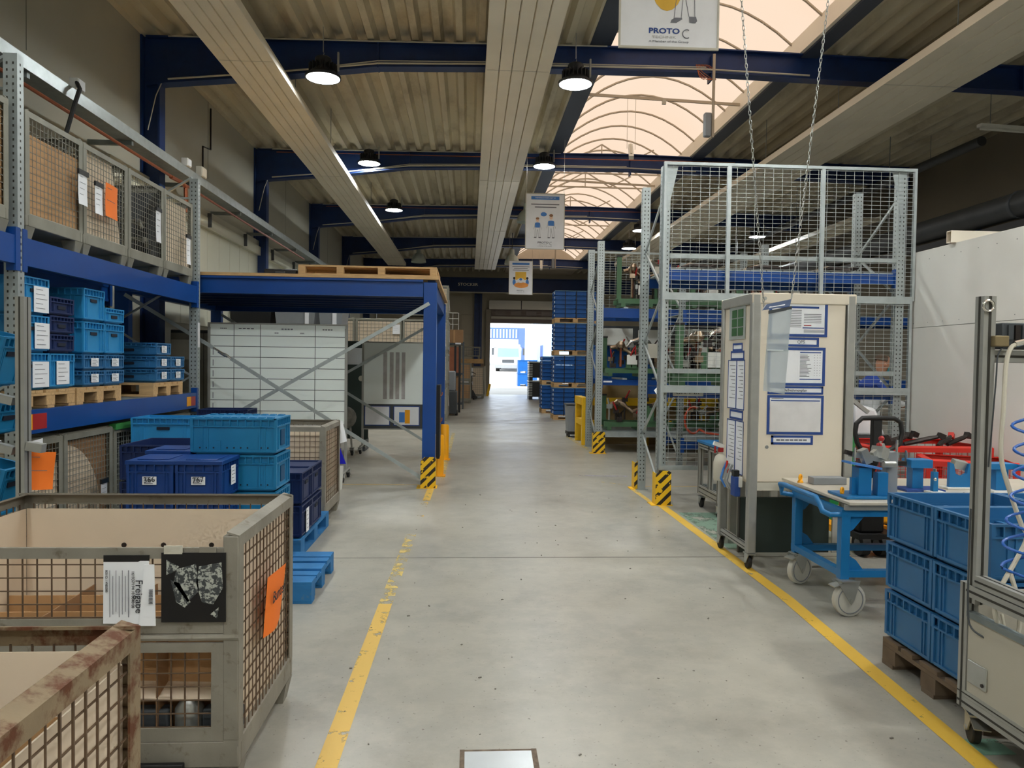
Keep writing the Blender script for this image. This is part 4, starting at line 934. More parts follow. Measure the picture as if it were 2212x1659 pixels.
# orange sheet on the side
og = thing('orange_paper', 'bright orange paper hung on the side of the worn mesh box', 'paper', (-0.815, 3.14, 0.60)); og.rotation_euler = (R(3), R(4), R(90))
pg = MB(); n = 6
for j in range(n + 1):
    for i in range(n + 1):
        u, v = i / n, j / n; pg.v.append(((u - 0.5) * 0.30, -0.012 - 0.014 * math.sin(u * 4) * (1 - v), (v - 0.5) * 0.24))
for j in range(n):
    for i in range(n): a = j * (n + 1) + i; pg.quad(a, a + 1, a + n + 2, a + n + 1)
pg.build('page', M_orange, og); text('Bunter', 0.07, (0.0, -0.027, 0.03), (R(90), R(-4), 0), M_inkdk, og)
# box A, closest, with rusty rim
gA = gitterbox('rusty-rimmed mesh box in the front corner with white lining', (-2.02, 0.98, 0), rim=M_rust, wire=M_wire, lining={'back': (M_lining, 0.91), 'right': (M_lining, 0.88)})
insA = thing('cardboard_insert', 'cardboard divider insert inside the rusty front mesh box', 'divider', (-1.98, 1.02, 0.14))
for y, z in ((0.2, 0.62), (0.45, 0.63), (0.66, 0.66)): MB().box(0.0, y, 0, 1.12, y + 0.006, z).build('cardboard_divider', M_card, insA)
for x in (0.35, 0.75): MB().box(x, 0.0, 0, x + 0.006, 0.74, 0.60).build('cardboard_divider', M_carddk, insA)
MB().hexa([(0.25, 0.5, 0.55), (0.62, 0.72, 0.55), (0.62, 0.73, 0.55), (0.25, 0.51, 0.55)], [(0.25, 0.52, 0.78), (0.62, 0.74, 0.72), (0.62, 0.75, 0.72), (0.25, 0.53, 0.78)]).build('cardboard_flap', M_card, insA)
# black tray under box B front
tag(MB().box(-1.35, 2.71, 0.0, -1.02, 2.735, 0.13).build('black_kick_plate', M_black, None, 0.004), 'black plate leaning at the foot of the worn mesh box', 'plate')

# ================================================================== LEFT: CRATE STACKS BEHIND
pallet('empty-edged blue painted pallet poking out beside the teal crates', (-1.62, 5.31, 0), 0, M_bluewood, M_bluewood)
LB = ['bottom', 'second', 'third', 'top']
for i in range(4):
    c = crate('teal crate, %s of the four-high stack behind the worn mesh box' % LB[i], (-1.65, 5.50, 0.146 + 0.262 * i), 0.6, 0.4, 0.26, M_crated, 0, 'teal crates stacked four high', open_top=(i < 3), slots=False)
    MB().box(0.288, -0.055, 0.055, 0.2955, 0.055, 0.17).build('handle_recess', mat('crate_teal_shaded', (8, 72, 112), 0.6), c)  # darker teal paints the shade of a recess onto a raised plate
    q = MB()
    for k in range(11):
        if k not in (3, 8): q.cyl((-0.235 + k * 0.047, -0.1895, 0.05), (-0.235 + k * 0.047, -0.187, 0.05), 0.006, n=8)
    q.build('drain_holes', M_slot, c, kind='stuff'); MB().box(-0.12, -0.196, 0.03, -0.09, -0.188, 0.10).build('latch_rib', M_crated, c)
tl = None
cl = MB()
for i in range(9):
    for j in range(2): cl.box(-1.92 + i * 0.062, 5.32 + j * 0.3, 1.190, -1.88 + i * 0.062, 5.38 + j * 0.3, 1.199)
cl.box(-1.93, 5.32, 1.180, -1.37, 5.68, 1.190)
tag(cl.build('crate_lid', M_crated), 'ribbed teal lid lying on the top teal crate', 'lid')
for x, lb, num in ((-2.065, 'farther from the teal stack', '366'), (-1.755, 'next to the teal stack', '767')):
    for i in range(3):
        top = i == 2
        c = crate('indigo box %s, %s' % (('with lid and handwritten label, the one ' + lb) if top else 'hidden in the column ' + lb, 'on top' if top else ('bottom one' if i == 0 else 'middle one')), (x, 5.10, 0.146 + 0.262 * i), 0.30, 0.36, 0.255, M_indigo, 0, 'indigo lidded boxes', open_top=True, slots=False, lid=M_indigo if top else None,
                  cards=((('front', 0.0, 0.14, 0.09, 0.055, M_paper),) + ((('right', 0.05, 0.15, 0.09, 0.13, M_paper),) if num == '767' else ())) if top else ())
        if top: text(num, 0.05, (0.0, -0.186, 0.145), (R(90), R(-6), 0), M_inkdk, c)
c = crate('indigo lidded box behind the two labelled ones', (-2.10, 5.47, 0.146), 0.30, 0.34, 0.80, M_indigo, 0, 'indigo lidded boxes', lid=M_indigo, slots=False)
pallet('blue painted pallet under the dark navy crates', (-1.75, 6.67, 0), R(90), M_bluewood, M_wooddk)
for j in range(2):
    for i in range(2):
        crate('dark navy folding crate, %s of the pair %s' % (('lower', 'upper')[i], ('nearer the camera', 'nearer the beige-lined mesh box')[j]), (-1.65, 6.31 + 0.405 * j, 0.146 + 0.272 * i), 0.6, 0.4, 0.27, M_dknavy, 0, 'dark navy folding crates', open_top=False, cards=(('right', 0.0, 0.12, 0.1, 0.2, M_paper),) if (i == 0 and j == 0) else ())
for i in range(3):
    crate('black-navy folding crate with open lattice, %s of a stack by the green-edged mesh box' % LB[i], (-2.52, 6.45, 0.0 + 0.30 * i), 0.6, 0.6, 0.30, M_dknavy, 0, 'black-navy crates on the floor', open_top=True)
for i in range(4):
    crate('blue crate, %s of a floor stack under the low blue beam' % LB[i], (-2.92, 7.45, 0.26 * i), 0.6, 0.4, 0.258, M_crate, 0, 'blue crates under the low beam')
for i in range(3):
    crate('navy crate with white label, %s of a stack at the rack end' % LB[i], (-2.95, 9.25, 0.335 * i), 0.6, 0.4, 0.335, M_dknavy, 0, 'navy crates at the rack end', cards=(('front', 0.15, 0.25, 0.07, 0.05, M_paper),) if i == 2 else ())
# mesh box C with lining
gC = gitterbox('beige-lined mesh box standing at the aisle before the platform', (-2.63, 7.28, 0), rim=M_gitter, wire=M_wire, lining={'front': (M_lining, 0.88), 'back': (M_lining, 0.88), 'right': (mat('lining_grey', (196, 192, 178), 0.8), 0.30)})
t = thing('plastic_bag', 'white plastic tag hung on the corner of the beige-lined mesh box', 'bag', (-1.36, 8.08, 0.72))
MB().hexa([(-0.02, -0.03, 0), (0.05, -0.02, 0.02), (0.05, 0.0, 0.02), (-0.02, -0.01, 0)], [(-0.02, -0.02, 0.24), (0.0, -0.02, 0.24), (0.0, 0.0, 0.24), (-0.02, 0.0, 0.24)]).build('tag', M_paper, t)

# ================================================================== LEFT PALLET RACK
RX = -3.3
rk = thing('pallet_rack', 'galvanised pallet rack with blue beams along the wall', 'rack', (0, 0, 0))
for y, z1 in ((5.66, 3.80), (9.24, 3.78)):
    for x in (RX - 0.045, RX - 1.08): upright(rk, x, y, z1, w=0.10, dpt=0.08)
    zz = 0.2; s = 1
    while zz < 3.4:
        a, b_ = (RX - 0.08, RX - 1.05) if s > 0 else (RX - 1.05, RX - 0.08)
        MB().bar((a, y, zz), (b_, y, zz + 0.6), 0.035, 0.02).build('brace', M_galv, rk); zz += 0.6; s = -s
    MB().bar((RX - 0.08, y, 3.55), (RX - 1.05, y, 3.55), 0.04, 0.02).build('brace', M_galv, rk)
for z in (1.02, 2.28):
    rack_beam(rk, (RX - 0.02, 9.18, z), (RX - 0.02, 5.72, z), 0.18 if z < 2 else 0.205, 0.05)
    rack_beam(rk, (RX - 1.05, 5.72, z), (RX - 1.05, 9.18, z), 0.18 if z < 2 else 0.205, 0.05)
rack_beam(rk, (RX - 0.02, 5.60, 2.28), (RX - 0.02, 2.6, 2.28), 0.205, 0.05)
rack_beam(rk, (RX - 1.05, 2.6, 2.28), (RX - 1.05, 5.60, 2.28), 0.205, 0.05)
MB().box(RX - 1.04, 5.75, 1.185, RX - 0.05, 9.15, 1.20).build('shelf_deck', M_galvdk, rk)
for y0, m in ((5.76, M_orangey), (5.79, M_red)):
    MB().box(RX + 0.006, y0, 1.05, RX + 0.008, y0 + (0.03 if m is M_orangey else 0.19), 1.17).build('reflector', m, rk)
for y0, y1, m in ((8.86, 8.99, M_orangey), (8.99, 9.13, M_red)): MB().box(RX + 0.006, y0, 1.05, RX + 0.008, y1, 1.16).build('reflector', m, rk)
MB().box(RX + 0.006, 9.2, 1.75, RX + 0.009, 9.27, 2.05).build('load_sign', M_paper, rk)
# boxes on the top beams
M_brownlin = mat('lining_brown', (192, 152, 110), 0.85, 0, 0.08, 3)
top = 2.485
def rbox(y, label, lin_):
    return gitterbox(label, (-4.56, y, top), 1.24, 0.82, 0.97, M_gitterg, M_wiregrey, lin_, 'mesh boxes on the top of the rack')
r1 = rbox(5.76, 'top-shelf mesh box lined with brown cardboard', {'right': (M_brownlin, 0.80), 'front': (M_brownlin, 0.8)})
r2 = rbox(6.595, 'top-shelf mesh box with orange paper and pale lining', {'front': (M_lining, 0.86)})
MB().hexa([(1.206, 0.04, 0.14), (1.212, 0.04, 0.14), (1.212, 0.74, 0.14), (1.206, 0.74, 0.14)], [(1.206, 0.04, 0.9), (1.212, 0.04, 0.9), (1.212, 0.56, 0.9), (1.206, 0.56, 0.9)]).build('lining_sheet', M_lining, r2)
r3 = rbox(7.44, 'top-shelf mesh box filled with shiny pipe parts', {'back': (M_greydk, 0.9)})
r4 = rbox(8.28, 'top-shelf mesh box with pale lining at the rack end', {'front': (M_lining, 0.86)})
MB().hexa([(1.206, 0.04, 0.14), (1.212, 0.04, 0.14), (1.212, 0.78, 0.14), (1.206, 0.78, 0.14)], [(1.206, 0.04, 0.88), (1.212, 0.04, 0.88), (1.212, 0.66, 0.88), (1.206, 0.66, 0.88)]).build('lining_sheet', M_lining, r4)
rbox(4.74, 'top-shelf mesh box with brown lining cut off by the picture edge', {'right': (M_brownlin, 0.9), 'back': M_brownlin})
for k in range(9):
    y = 7.52 + 0.085 * (k % 4) * 2 + 0.02 * (k // 4); z = top + 0.2 + 0.17 * (k // 3); x0 = -3.42 - 0.05 * (k % 3)
    pts = [(x0, y, z), (x0 - 0.02, y + 0.10, z + 0.04 * ((k % 3) - 1)), (x0 - 0.1, y + 0.2, z + 0.02), (x0 - 0.35, y + 0.22, z + 0.05)]
    t = MB().tube(pts, [0.028, 0.032, 0.03, 0.026], 10).build('exhaust_pipe', M_chrome)
    tag(t, 'shiny bent exhaust pipe lying in the mesh box of pipe parts', 'pipe', 'pipe parts in the third top-shelf mesh box')
def rack_sheet(y, z, w, h, m, label, rz=0.0, lines=4):
    return sheet('hanging_paper', label, 'paper', (RX + 0.035, y, z), (0, R(rz), R(90)), w, h, m, lines, 0.01, holder=(m is M_paper))
rack_sheet(6.47, 3.02, 0.15, 0.27, M_paper, 'white paper hung on the brown-lined top mesh box')
rack_sheet(6.74, 2.99, 0.14, 0.26, M_paper, 'white paper hung beside the orange one on the top shelf')
rack_sheet(6.97, 3.02, 0.23, 0.30, M_orange, 'orange paper hung on a top-shelf mesh box', 2, 2)
rack_sheet(7.99, 2.99, 0.13, 0.34, M_paper, 'white paper hung on the mesh box of shiny pipes')
rack_sheet(8.82, 2.86, 0.13, 0.32, M_paper, 'white paper hung on the last top-shelf mesh box')
# pallets and crates on the middle beams
for y, lb, rz in ((6.09, 'wooden pallet on the rack shelf behind the aluminium post', 0), (6.88, 'wooden pallet on the rack shelf under the two tall blue columns', 0), (8.40, 'wooden pallet on the rack shelf under the low blue crates', 0)):
    pallet(lb, (RX - 0.62, y, 1.202), 0, M_wood, M_wood, 'pallets on the rack shelf', W=0.72 if y < 6.2 else 0.8)
z0 = 1.348; XC = RX - 0.33
WC = ('right', 0.0, 0.12, 0.22, 0.21, M_paper)
def rc(y, z, h, label, m=M_crate, w=0.37, cards=(), d=0.6, x=XC): return crate(label, (x, y, z0 + z), d, w, h, m, 0, 'blue crates on the rack shelf', cards=cards)
rc(5.905, 0.0, 0.285, 'shelf crate with crooked paper, bottom of the column behind the aluminium post', cards=(('right', 0.06, 0.12, 0.22, 0.2, M_paper),))
rc(5.905, 0.29, 0.285, 'shelf crate with paper and small red and green dots, middle of its column', cards=(('right', 0.08, 0.13, 0.2, 0.2, M_paper),))
rc(5.905, 0.58, 0.285, 'shelf crate with paper, top of the column behind the aluminium post', cards=(('right', 0.07, 0.12, 0.2, 0.2, M_paper),))
rc(6.28, 0.0, 0.285, 'shelf crate with upright paper below the navy lattice crates', cards=(('right', 0.0, 0.13, 0.19, 0.19, M_paper),))
for i in range(3): crate('navy lattice crate on the shelf, %s of three' % LB[i], (XC, 6.28, z0 + 0.29 + 0.15 * i), 0.6, 0.36, 0.15, M_dknavy, 0, 'navy lattice crates on the rack shelf')
CL = ('right', 0.0, 0.075, 0.13, 0.075, M_paper)
for j, (y, nm) in enumerate(((6.80, 'taller'), (7.18, 'shorter'))):
    for i in range(2): rc(y, 0.142 * i, 0.142, 'low shelf crate with white card, %s of the %s blue column' % (('lowest', 'second')[i], nm), M_crate2, 0.37, (CL,))
    rc(y, 0.285, 0.285, 'tall shelf crate in the middle of the %s blue column' % nm)
rc(6.80, 0.575, 0.285, 'tall shelf crate topping the taller blue column')
rc(7.18, 0.575, 0.142, 'low shelf crate topping the shorter blue column')
crate('blue shelf crate with grey paper deep behind the taller column', (XC - 0.62, 6.55, z0), 0.6, 0.4, 0.80, M_crated, 0, 'blue crates on the rack shelf', cards=(('right', 0.02, 0.45, 0.12, 0.2, M_conduit),))
for j, (y, n) in enumerate(((8.30, 3), (8.69, 2))):
    for i in range(n): rc(y, 0.142 * i, 0.142, 'low shelf crate with card, %s layer of the %s column at the rack end' % (LB[i], ('nearer', 'farther')[j]), M_crate2, 0.38, (CL,))
# floor-level mesh boxes under the low beam
f1 = gitterbox('floor mesh box with curved beige lining under the low blue beam', (-4.56, 6.28, 0), 1.24, 0.83, 0.97, M_gitterg, M_wiregrey, {'front': M_brownlin}, 'floor mesh boxes under the rack')
pts = []
cv = MB(); n = 12
for k in range(2):
    for i in range(n + 1):
        a = i / n * math.pi / 2; cv.v.append((1.205 + 0.003 * k, 0.05 + 0.62 * math.sin(a), 0.15 + 0.72 * math.cos(a)))
    cv.v.append((1.205 + 0.003 * k, 0.05, 0.15))
cv.quad(*range(n + 2)); cv.quad(*reversed(range(n + 2, 2 * n + 4)))
cv.build('curved_lining', M_lining, f1)
MB().box(1.19, 0.05, 0.14, 1.2, 0.78, 0.9).build('lining_sheet', M_carddk, f1)
gitterbox('floor mesh box with pale lining half hidden by the aluminium post', (-4.56, 5.73, 0), 1.24, 0.53, 0.97, M_gitterg, M_wiregrey, {'right': (M_lining, 0.75), 'front': M_lining}, 'floor mesh boxes under the rack')
f2 = gitterbox('floor mesh box with a green top edge under the low blue beam', (-4.56, 7.14, 0), 1.24, 0.72, 0.95, M_gitterg, M_wirelight, {'left': M_charcoal}, 'floor mesh boxes under the rack')
MB().box(1.19, 0.0, 0.93, 1.26, 0.72, 0.985).build('green_edge', mat('edge_green', (50, 128, 60), 0.6), f2)
rack_sheet(7.32, 0.62, 0.13, 0.24, M_paper, 'white paper hung on the green-edged mesh box'); rack_sheet(7.30, 0.34, 0.14, 0.26, M_paper, 'second white paper below the other on the green-edged mesh box')
rack_sheet(6.83, 0.40, 0.12, 0.2, M_paper, 'white paper low on the mesh box with curved lining')
gitterbox('dark mesh box at the far end under the rack', (-4.56, 8.2, 0), 1.24, 0.83, 0.97, M_gitterg, M_wiregrey, {'back': M_charcoal}, 'floor mesh boxes under the rack')

# ---- aluminium flow rack with tilted bins, closest left
fk = thing('flow_rack', 'aluminium profile flow rack at the picture edge', 'flow rack', (0, 0, 0))
def prof_obj(name, p0, p1, s, axis, parent):
    a, g = MB(), MB(); profile(a, g, p0, p1, s, axis); o = a.build(name, M_alu, parent); g.build('groove', M_aludk, o, kind='stuff'); return o
for x, y in ((-2.54, 4.3), (-3.5, 4.3), (-3.5, 4.9)): prof_obj('post', (x, y, 0), (x + 0.05, y + 0.07, 1.94), 0.05, 'z', fk)
for z in (1.38, 1.10, 0.62):
    for y in (4.31, 4.62): MB().bar((-2.56 - (y - 4.31) * 0.9, y + 0.02, z - 0.03), (-3.5, y + 0.02, z + 0.20), 0.05, 0.045).build('shelf_rail', M_alu, fk)
    for x in (0.4, 0.7, 0.95): MB().bar((-2.5 - x, 4.3, z - 0.03 + x * 0.25), (-2.5 - x, 4.65, z - 0.03 + x * 0.25), 0.04, 0.04).build('cross_rail', M_alu, fk)
MB().bar((-2.488, 4.33, 1.10), (-2.40, 4.33, 1.085), 0.05, 0.05).build('rail_end', M_alu, fk)
for z, lb, h in ((1.43, 'top', 0.30), (1.15, 'middle', 0.2), (0.67, 'bottom', 0.3)):
    for j in range(1):
        c = crate('tilted blue bin on the %s level of the flow rack' % lb, (-2.97, 4.48, z + 0.06), 0.56, 0.25, h, M_crated, 0, 'tilted bins on the flow rack'); c.rotation_euler = (0, R(14), 0)
sheet('orange_paper', 'orange paper hanging low behind the aluminium post', 'paper', (-2.50, 4.46, 0.94), (0, R(6), R(48)), 0.16, 0.22, M_orange, 2, 0.02)
sheet('hanging_paper', 'white paper behind the low orange one at the aluminium post', 'paper', (-2.62, 4.62, 1.0), (0, R(-4), R(80)), 0.16, 0.2, M_paper, 3, 0.02)

# ================================================================== PLATFORM
mz = thing('steel_platform', 'blue steel storage platform with wooden deck', 'platform', (0, 0, 0))
for x, y in ((-0.51, 9.6), (-0.51, 13.05), (-4.35, 9.6), (-4.35, 13.05)): MB().box(x - 0.085, y - 0.06, 0, x + 0.085, y + 0.06, 2.63).build('post', M_blue, mz, 0.004)
for y in (9.6, 13.05):
    b = MB(); b.box(-4.4, y - 0.05, 2.44, -0.6, y - 0.01, 2.66).box(-4.4, y - 0.09, 2.44, -0.6, y - 0.01, 2.47).box(-4.4, y - 0.09, 2.63, -0.6, y - 0.01, 2.66); b.build('front_beam', M_blue, mz)
for x in (-0.5, -4.4): MB().box(x - 0.05, 9.62, 2.44, x + 0.05, 13.1, 2.66).build('side_beam', M_blue, mz)
for i in range(7): MB().box(-4.35, 9.95 + i * 0.44, 2.5, -0.55, 10.0 + i * 0.44, 2.66).build('joist', M_navy, mz)
for i in range(5): MB().box(-4.45, 9.5 + i * 0.745, 2.66, -0.40, 9.5 + i * 0.745 + 0.742, 2.70).build('deck_panel', M_wood, mz)
def strap(a, b_): MB().bar(a, b_, 0.012, 0.045, up=(0, 0, 1)).build('brace', M_galv, mz)
strap((-0.52, 9.53, 2.36), (-4.3, 9.53, 0.12)); strap((-0.56, 9.52, 0.10), (-3.0, 9.52, 1.62)); strap((-3.22, 9.52, 1.755), (-4.3, 9.52, 2.40))
tb = MB(); tb.tube([(-3.0, 9.52, 1.62), (-3.05, 9.51, 1.665), (-3.11, 9.51, 1.69), (-3.17, 9.52, 1.725), (-3.22, 9.52, 1.755)], 0.012, 6); tb.tube([(-3.04, 9.52, 1.635), (-3.10, 9.525, 1.66), (-3.16, 9.52, 1.70)], 0.008, 6); tb.build('turnbuckle', M_chrome, mz)
strap((-0.52, 13.0, 2.36), (-4.3, 13.0, 0.12)); strap((-0.56, 13.02, 0.10), (-4.3, 13.02, 2.40))
mz_g = guard(mz, -0.51, 9.55, w=0.19, dpt=0.2, h=0.40, sx=1)
for x, y, lb in ((-0.42, 10.52, 'yellow tubular bollard next to the platform post'), (-0.40, 12.3, 'second yellow bollard further along the platform')):
    t = thing('bollard', lb, 'bollard', (x, y, 0), 0, 'yellow bollards at the platform')
    MB().lathe([(0.0, 0.0), (0.075, 0.0), (0.075, 0.56), (0.06, 0.585), (0.0, 0.59)], n=20).build('tube', M_orangey, t); MB().box(-0.1, -0.1, 0, 0.1, 0.1, 0.012).build('base_plate', M_orangey, t)
t = thing('ladder_rest', 'black upright board with brass hooks at the platform post', 'board', (-0.44, 10.05, 0.3)); MB().box(0, 0, 0, 0.05, 0.45, 1.0).build('board', M_black, t)
for z in (0.5, 0.85): MB().tube([(0.055, 0.05, z), (0.075, 0.07, z + 0.02), (0.075, 0.1, z + 0.05)], 0.008, 6).build('hook', M_copper, t)
# things on the platform
lp = thing('long_pallet', 'long raw wooden pallet lying on the platform deck', 'pallet', (-2.18, 9.56, 2.702))
for x in (0.0, 0.48, 1.0, 1.66):
    for y in (0.0, 0.5, 1.0): MB().box(x, y, 0.018, x + 0.09, y + 0.09, 0.10).build('block', M_wood, lp)
for i in range(7): MB().box(0, 0.005 + i * 0.158, 0.10, 1.75, 0.14 + i * 0.158, 0.122).build('deck_board', M_wood, lp)
for y in (0.0, 0.5, 1.0): MB().box(0, y, 0, 1.75, y + 0.09, 0.018).build('bottom_board', M_wood, lp)
t = thing('sheet_stack', 'grey sheets lying on the long wooden pallet', 'sheets', (-1.6, 9.75, 2.826))
for i in range(3): MB().box(-0.1 * i, 0.05 * i, 0.008 * i, 1.15, 0.8, 0.008 * i + 0.006).build('sheet', M_galvdk, t)
t = thing('black_case', 'flat black case lying on the platform beside the pallet', 'case', (-2.66, 9.75, 2.702)); MB().box(0, 0, 0, 0.42, 0.5, 0.085).build('body', M_black, t, 0.02); MB().box(0.15, -0.02, 0.03, 0.27, 0.0, 0.05).build('handle', M_greydk, t)
# whiteboards
def whiteboard(label, x0, x1, y, z0, z1, rows, cols, tex=None):
    t = thing('whiteboard', label, 'whiteboard', ((x0 + x1) / 2, y, 0)); w = x1 - x0
    MB().box(-w / 2, -0.012, z0, w / 2, 0.012, z1).build('panel', M_board, t)
    f = MB(); f.box(-w / 2 - 0.015, -0.02, z0 - 0.02, w / 2 + 0.015, 0.02, z0).box(-w / 2 - 0.015, -0.02, z1, w / 2 + 0.015, 0.02, z1 + 0.02).box(-w / 2 - 0.03, -0.02, z0 - 0.02, -w / 2, 0.02, z1 + 0.02).box(w / 2, -0.02, z0 - 0.02, w / 2 + 0.03, 0.02, z1 + 0.02); f.build('frame', M_alu, t)
    g = MB()
    for v in rows: g.box(-w / 2, -0.0135, z0 + (z1 - z0) * v - 0.004, w / 2, -0.012, z0 + (z1 - z0) * v + 0.004)
    for u in cols: g.box(-w / 2 + w * u - 0.004, -0.0135, z0, -w / 2 + w * u + 0.004, -0.012, z1)
    if rows or cols: g.build('ruled_lines', M_boardbk, t, kind='stuff')
    for s in (-1, 1):
        MB().box(s * (w / 2 + 0.012) - 0.018, -0.015, 0.13, s * (w / 2 + 0.012) + 0.018, 0.02, z1 * 0.98).build('leg', M_alu, t)
        MB().bar((s * (w / 2 + 0.012), -0.28, 0.13), (s * (w / 2 + 0.012), 0.28, 0.13), 0.035, 0.03).build('foot_rail', M_alu, t)
        for yy in (-0.26, 0.22): castor(t, s * (w / 2 + 0.012), yy, 0.05, brake=True)
    return t
w1 = whiteboard('wide whiteboard ruled in a table under the platform', -3.45, -1.67, 10.1, 0.76, 2.08, [0.885 - 0.1085 * i for i in range(8)], [0.175, 0.37, 0.775])
q = MB(); w = 1.78
for (u, v, l) in ((0.10, 0.955, 0.05), (0.27, 0.955, 0.12), (0.57, 0.955, 0.09), (0.49, 0.915, 0.03), (0.68, 0.915, 0.03), (0.87, 0.955, 0.08)):
    for s_ in range(4): q.box(-w / 2 + w * (u - l / 2 + l * s_ / 4), -0.0135, 0.76 + 1.32 * v - 0.006, -w / 2 + w * (u - l / 2 + l * (s_ + 0.7) / 4), -0.012, 0.76 + 1.32 * v + 0.010)
for i in range(7): q.box(-w / 2 + 0.035, -0.0135, 0.80 + i * 0.145, -w / 2 + 0.045, -0.012, 0.88 + i * 0.145)
q.build('handwriting', M_ink, w1, kind='stuff')
w2 = whiteboard('second whiteboard with shaded columns behind the platform post', -1.86, -0.72, 13.2, 0.43, 1.94, [], [])
q = MB()
for i, (a, b_) in enumerate(((0.30, 0.36), (0.40, 0.46), (0.49, 0.55), (0.585, 0.64))): q.box(-0.57 + 1.14 * a, -0.0135, 0.95, -0.57 + 1.14 * b_, -0.012, 1.78)
q.build('shaded_column', mat('marker_grey', (176, 174, 172), 0.6, 0, 0.15, 8), w2)
MB().box(-0.57, -0.014, 0.43, 0.57, -0.012, 0.86).build('grey_field', M_greydk, w2)
for a, b_, dk in ((-0.55, -0.1, False), (-0.04, 0.42, True)):
    o = MB().box(a, -0.018, 0.48, b_, -0.014, 0.83).build('pinned_sheet', M_paper, w2); fr_ = MB().box(a, -0.019, 0.48, a + 0.014, -0.018, 0.83).box(b_ - 0.014, -0.019, 0.48, b_, -0.018, 0.83).box(a, -0.019, 0.48, b_, -0.018, 0.494).box(a, -0.019, 0.816, b_, -0.018, 0.83); fr_.build('sheet_border', M_inkblue, o)
    if dk:
        MB().box(a + 0.1, -0.0195, 0.54, a + 0.2, -0.018, 0.72).build('chart_patch', M_ltblue, o); MB().box(a + 0.2, -0.0195, 0.52, a + 0.29, -0.018, 0.76).build('chart_patch', M_orangey, o)
t = thing('partition_board', 'dark grey partition with white notice behind the ruled whiteboard', 'partition', (-2.28, 13.6, 0)); MB().box(-0.45, 0, 0.2, 0.45, 0.05, 1.98).build('panel', M_charcoal, t); MB().box(-0.12, -0.006, 1.55, 0.38, 0, 1.85).build('notice', M_paper, t); MB().cyl((0.32, -0.004, 1.3), (0.32, 0, 1.3), 0.05, n=16).build('round_sign', M_conduit, t)
for x in (-0.4, 0.4): MB().box(x - 0.03, -0.25, 0, x + 0.03, 0.25, 0.2).build('foot', M_greydk, t)
t = thing('trolley_with_bag', 'small trolley with a grey bag under the platform', 'trolley', (-2.08, 12.62, 0))
MB().bar((-0.1, 0, 0.1), (-0.02, 0, 0.75), 0.03, 0.03).build('frame', M_alu, t); MB().bar((0.1, 0.1, 0.1), (0.05, 0.1, 0.75), 0.03, 0.03).build('frame', M_alu, t); MB().ball((0, 0, 0.66), 0.19, 14, 8).build('bag', mat('bag_grey', (110, 110, 104), 0.8, 0, 0.3, 10, bump=0.5), t)
castor(t, -0.1, 0.0, 0.06); castor(t, 0.1, 0.1, 0.06)
t = thing('step_stool', 'small blue and white folding stool behind the beige-lined mesh box', 'stool', (-1.62, 9.35, 0)); MB().prism([(-0.02, 0.32), (0.09, 0.32), (0.0, 0.56)], 'y', 0, 0.02).build('blue_panel', mat('deep_blue', (20, 20, 190), 0.5), t); MB().hexa([(-0.02, -0.02, 0.0), (0.04, -0.02, 0.0), (0.04, 0.04, 0), (-0.02, 0.04, 0)], [(0.02, -0.02, 0.3), (0.06, -0.02, 0.3), (0.06, 0.02, 0.3), (0.02, 0.02, 0.3)]).build('white_leg', M_white, t)
# grey bins and cabinet behind the ruled whiteboard
for x0, x1, m, lb, h in ((-3.86, -3.06, M_grey, 'light grey plastic bin stack under the far platform edge', 2.72), (-3.0, -2.52, M_grey, 'second light grey bin stack next to the other', 2.70), (-4.7, -3.92, M_black, 'black case stack beside the grey bins', 2.62)):
    for i in range(4):
        t = thing('storage_bin', lb + ', ' + ('bottom', 'second', 'third', 'top')[i] + ' bin', 'bin', ((x0 + x1) / 2, 15.3, i * h / 4), 0, 'bins stacked behind the platform'); w = x1 - x0; hh = h / 4
        MB().hexa([(-w / 2 + 0.06, -0.34, 0), (w / 2 - 0.06, -0.34, 0), (w / 2 - 0.06, 0.3, 0), (-w / 2 + 0.06, 0.3, 0)], [(-w / 2, -0.4, hh - 0.03), (w / 2, -0.4, hh - 0.03), (w / 2, 0.4, hh - 0.03), (-w / 2, 0.4, hh - 0.03)]).build('body', m, t)
        MB().box(-w / 2 - 0.01, -0.41, hh - 0.03, w / 2 + 0.01, 0.41, hh - 0.002).build('lid', m, t)
        if m is M_grey: MB().box(w / 2 - 0.2, -0.42, hh * 0.35, w / 2 - 0.12, -0.405, hh * 0.8).build('label_strip', M_paper, t)
t = thing('tool_cabinet', 'grey steel cabinet at the wall behind the rack end', 'cabinet', (-4.0, 11.45, 0)); MB().box(-0.5, 0, 0.05, 0.5, 0.5, 2.05).build('body', M_greydk, t, 0.01)
for s in (0, 1): MB().box(-0.49 + s * 0.49, -0.02, 0.1, -0.01 + s * 0.49, 0.0, 2.0).build('door', M_gitterg, t)
MB().box(-0.48, -0.03, 1.6, -0.05, -0.02, 1.9).build('notice', M_conduit, t)
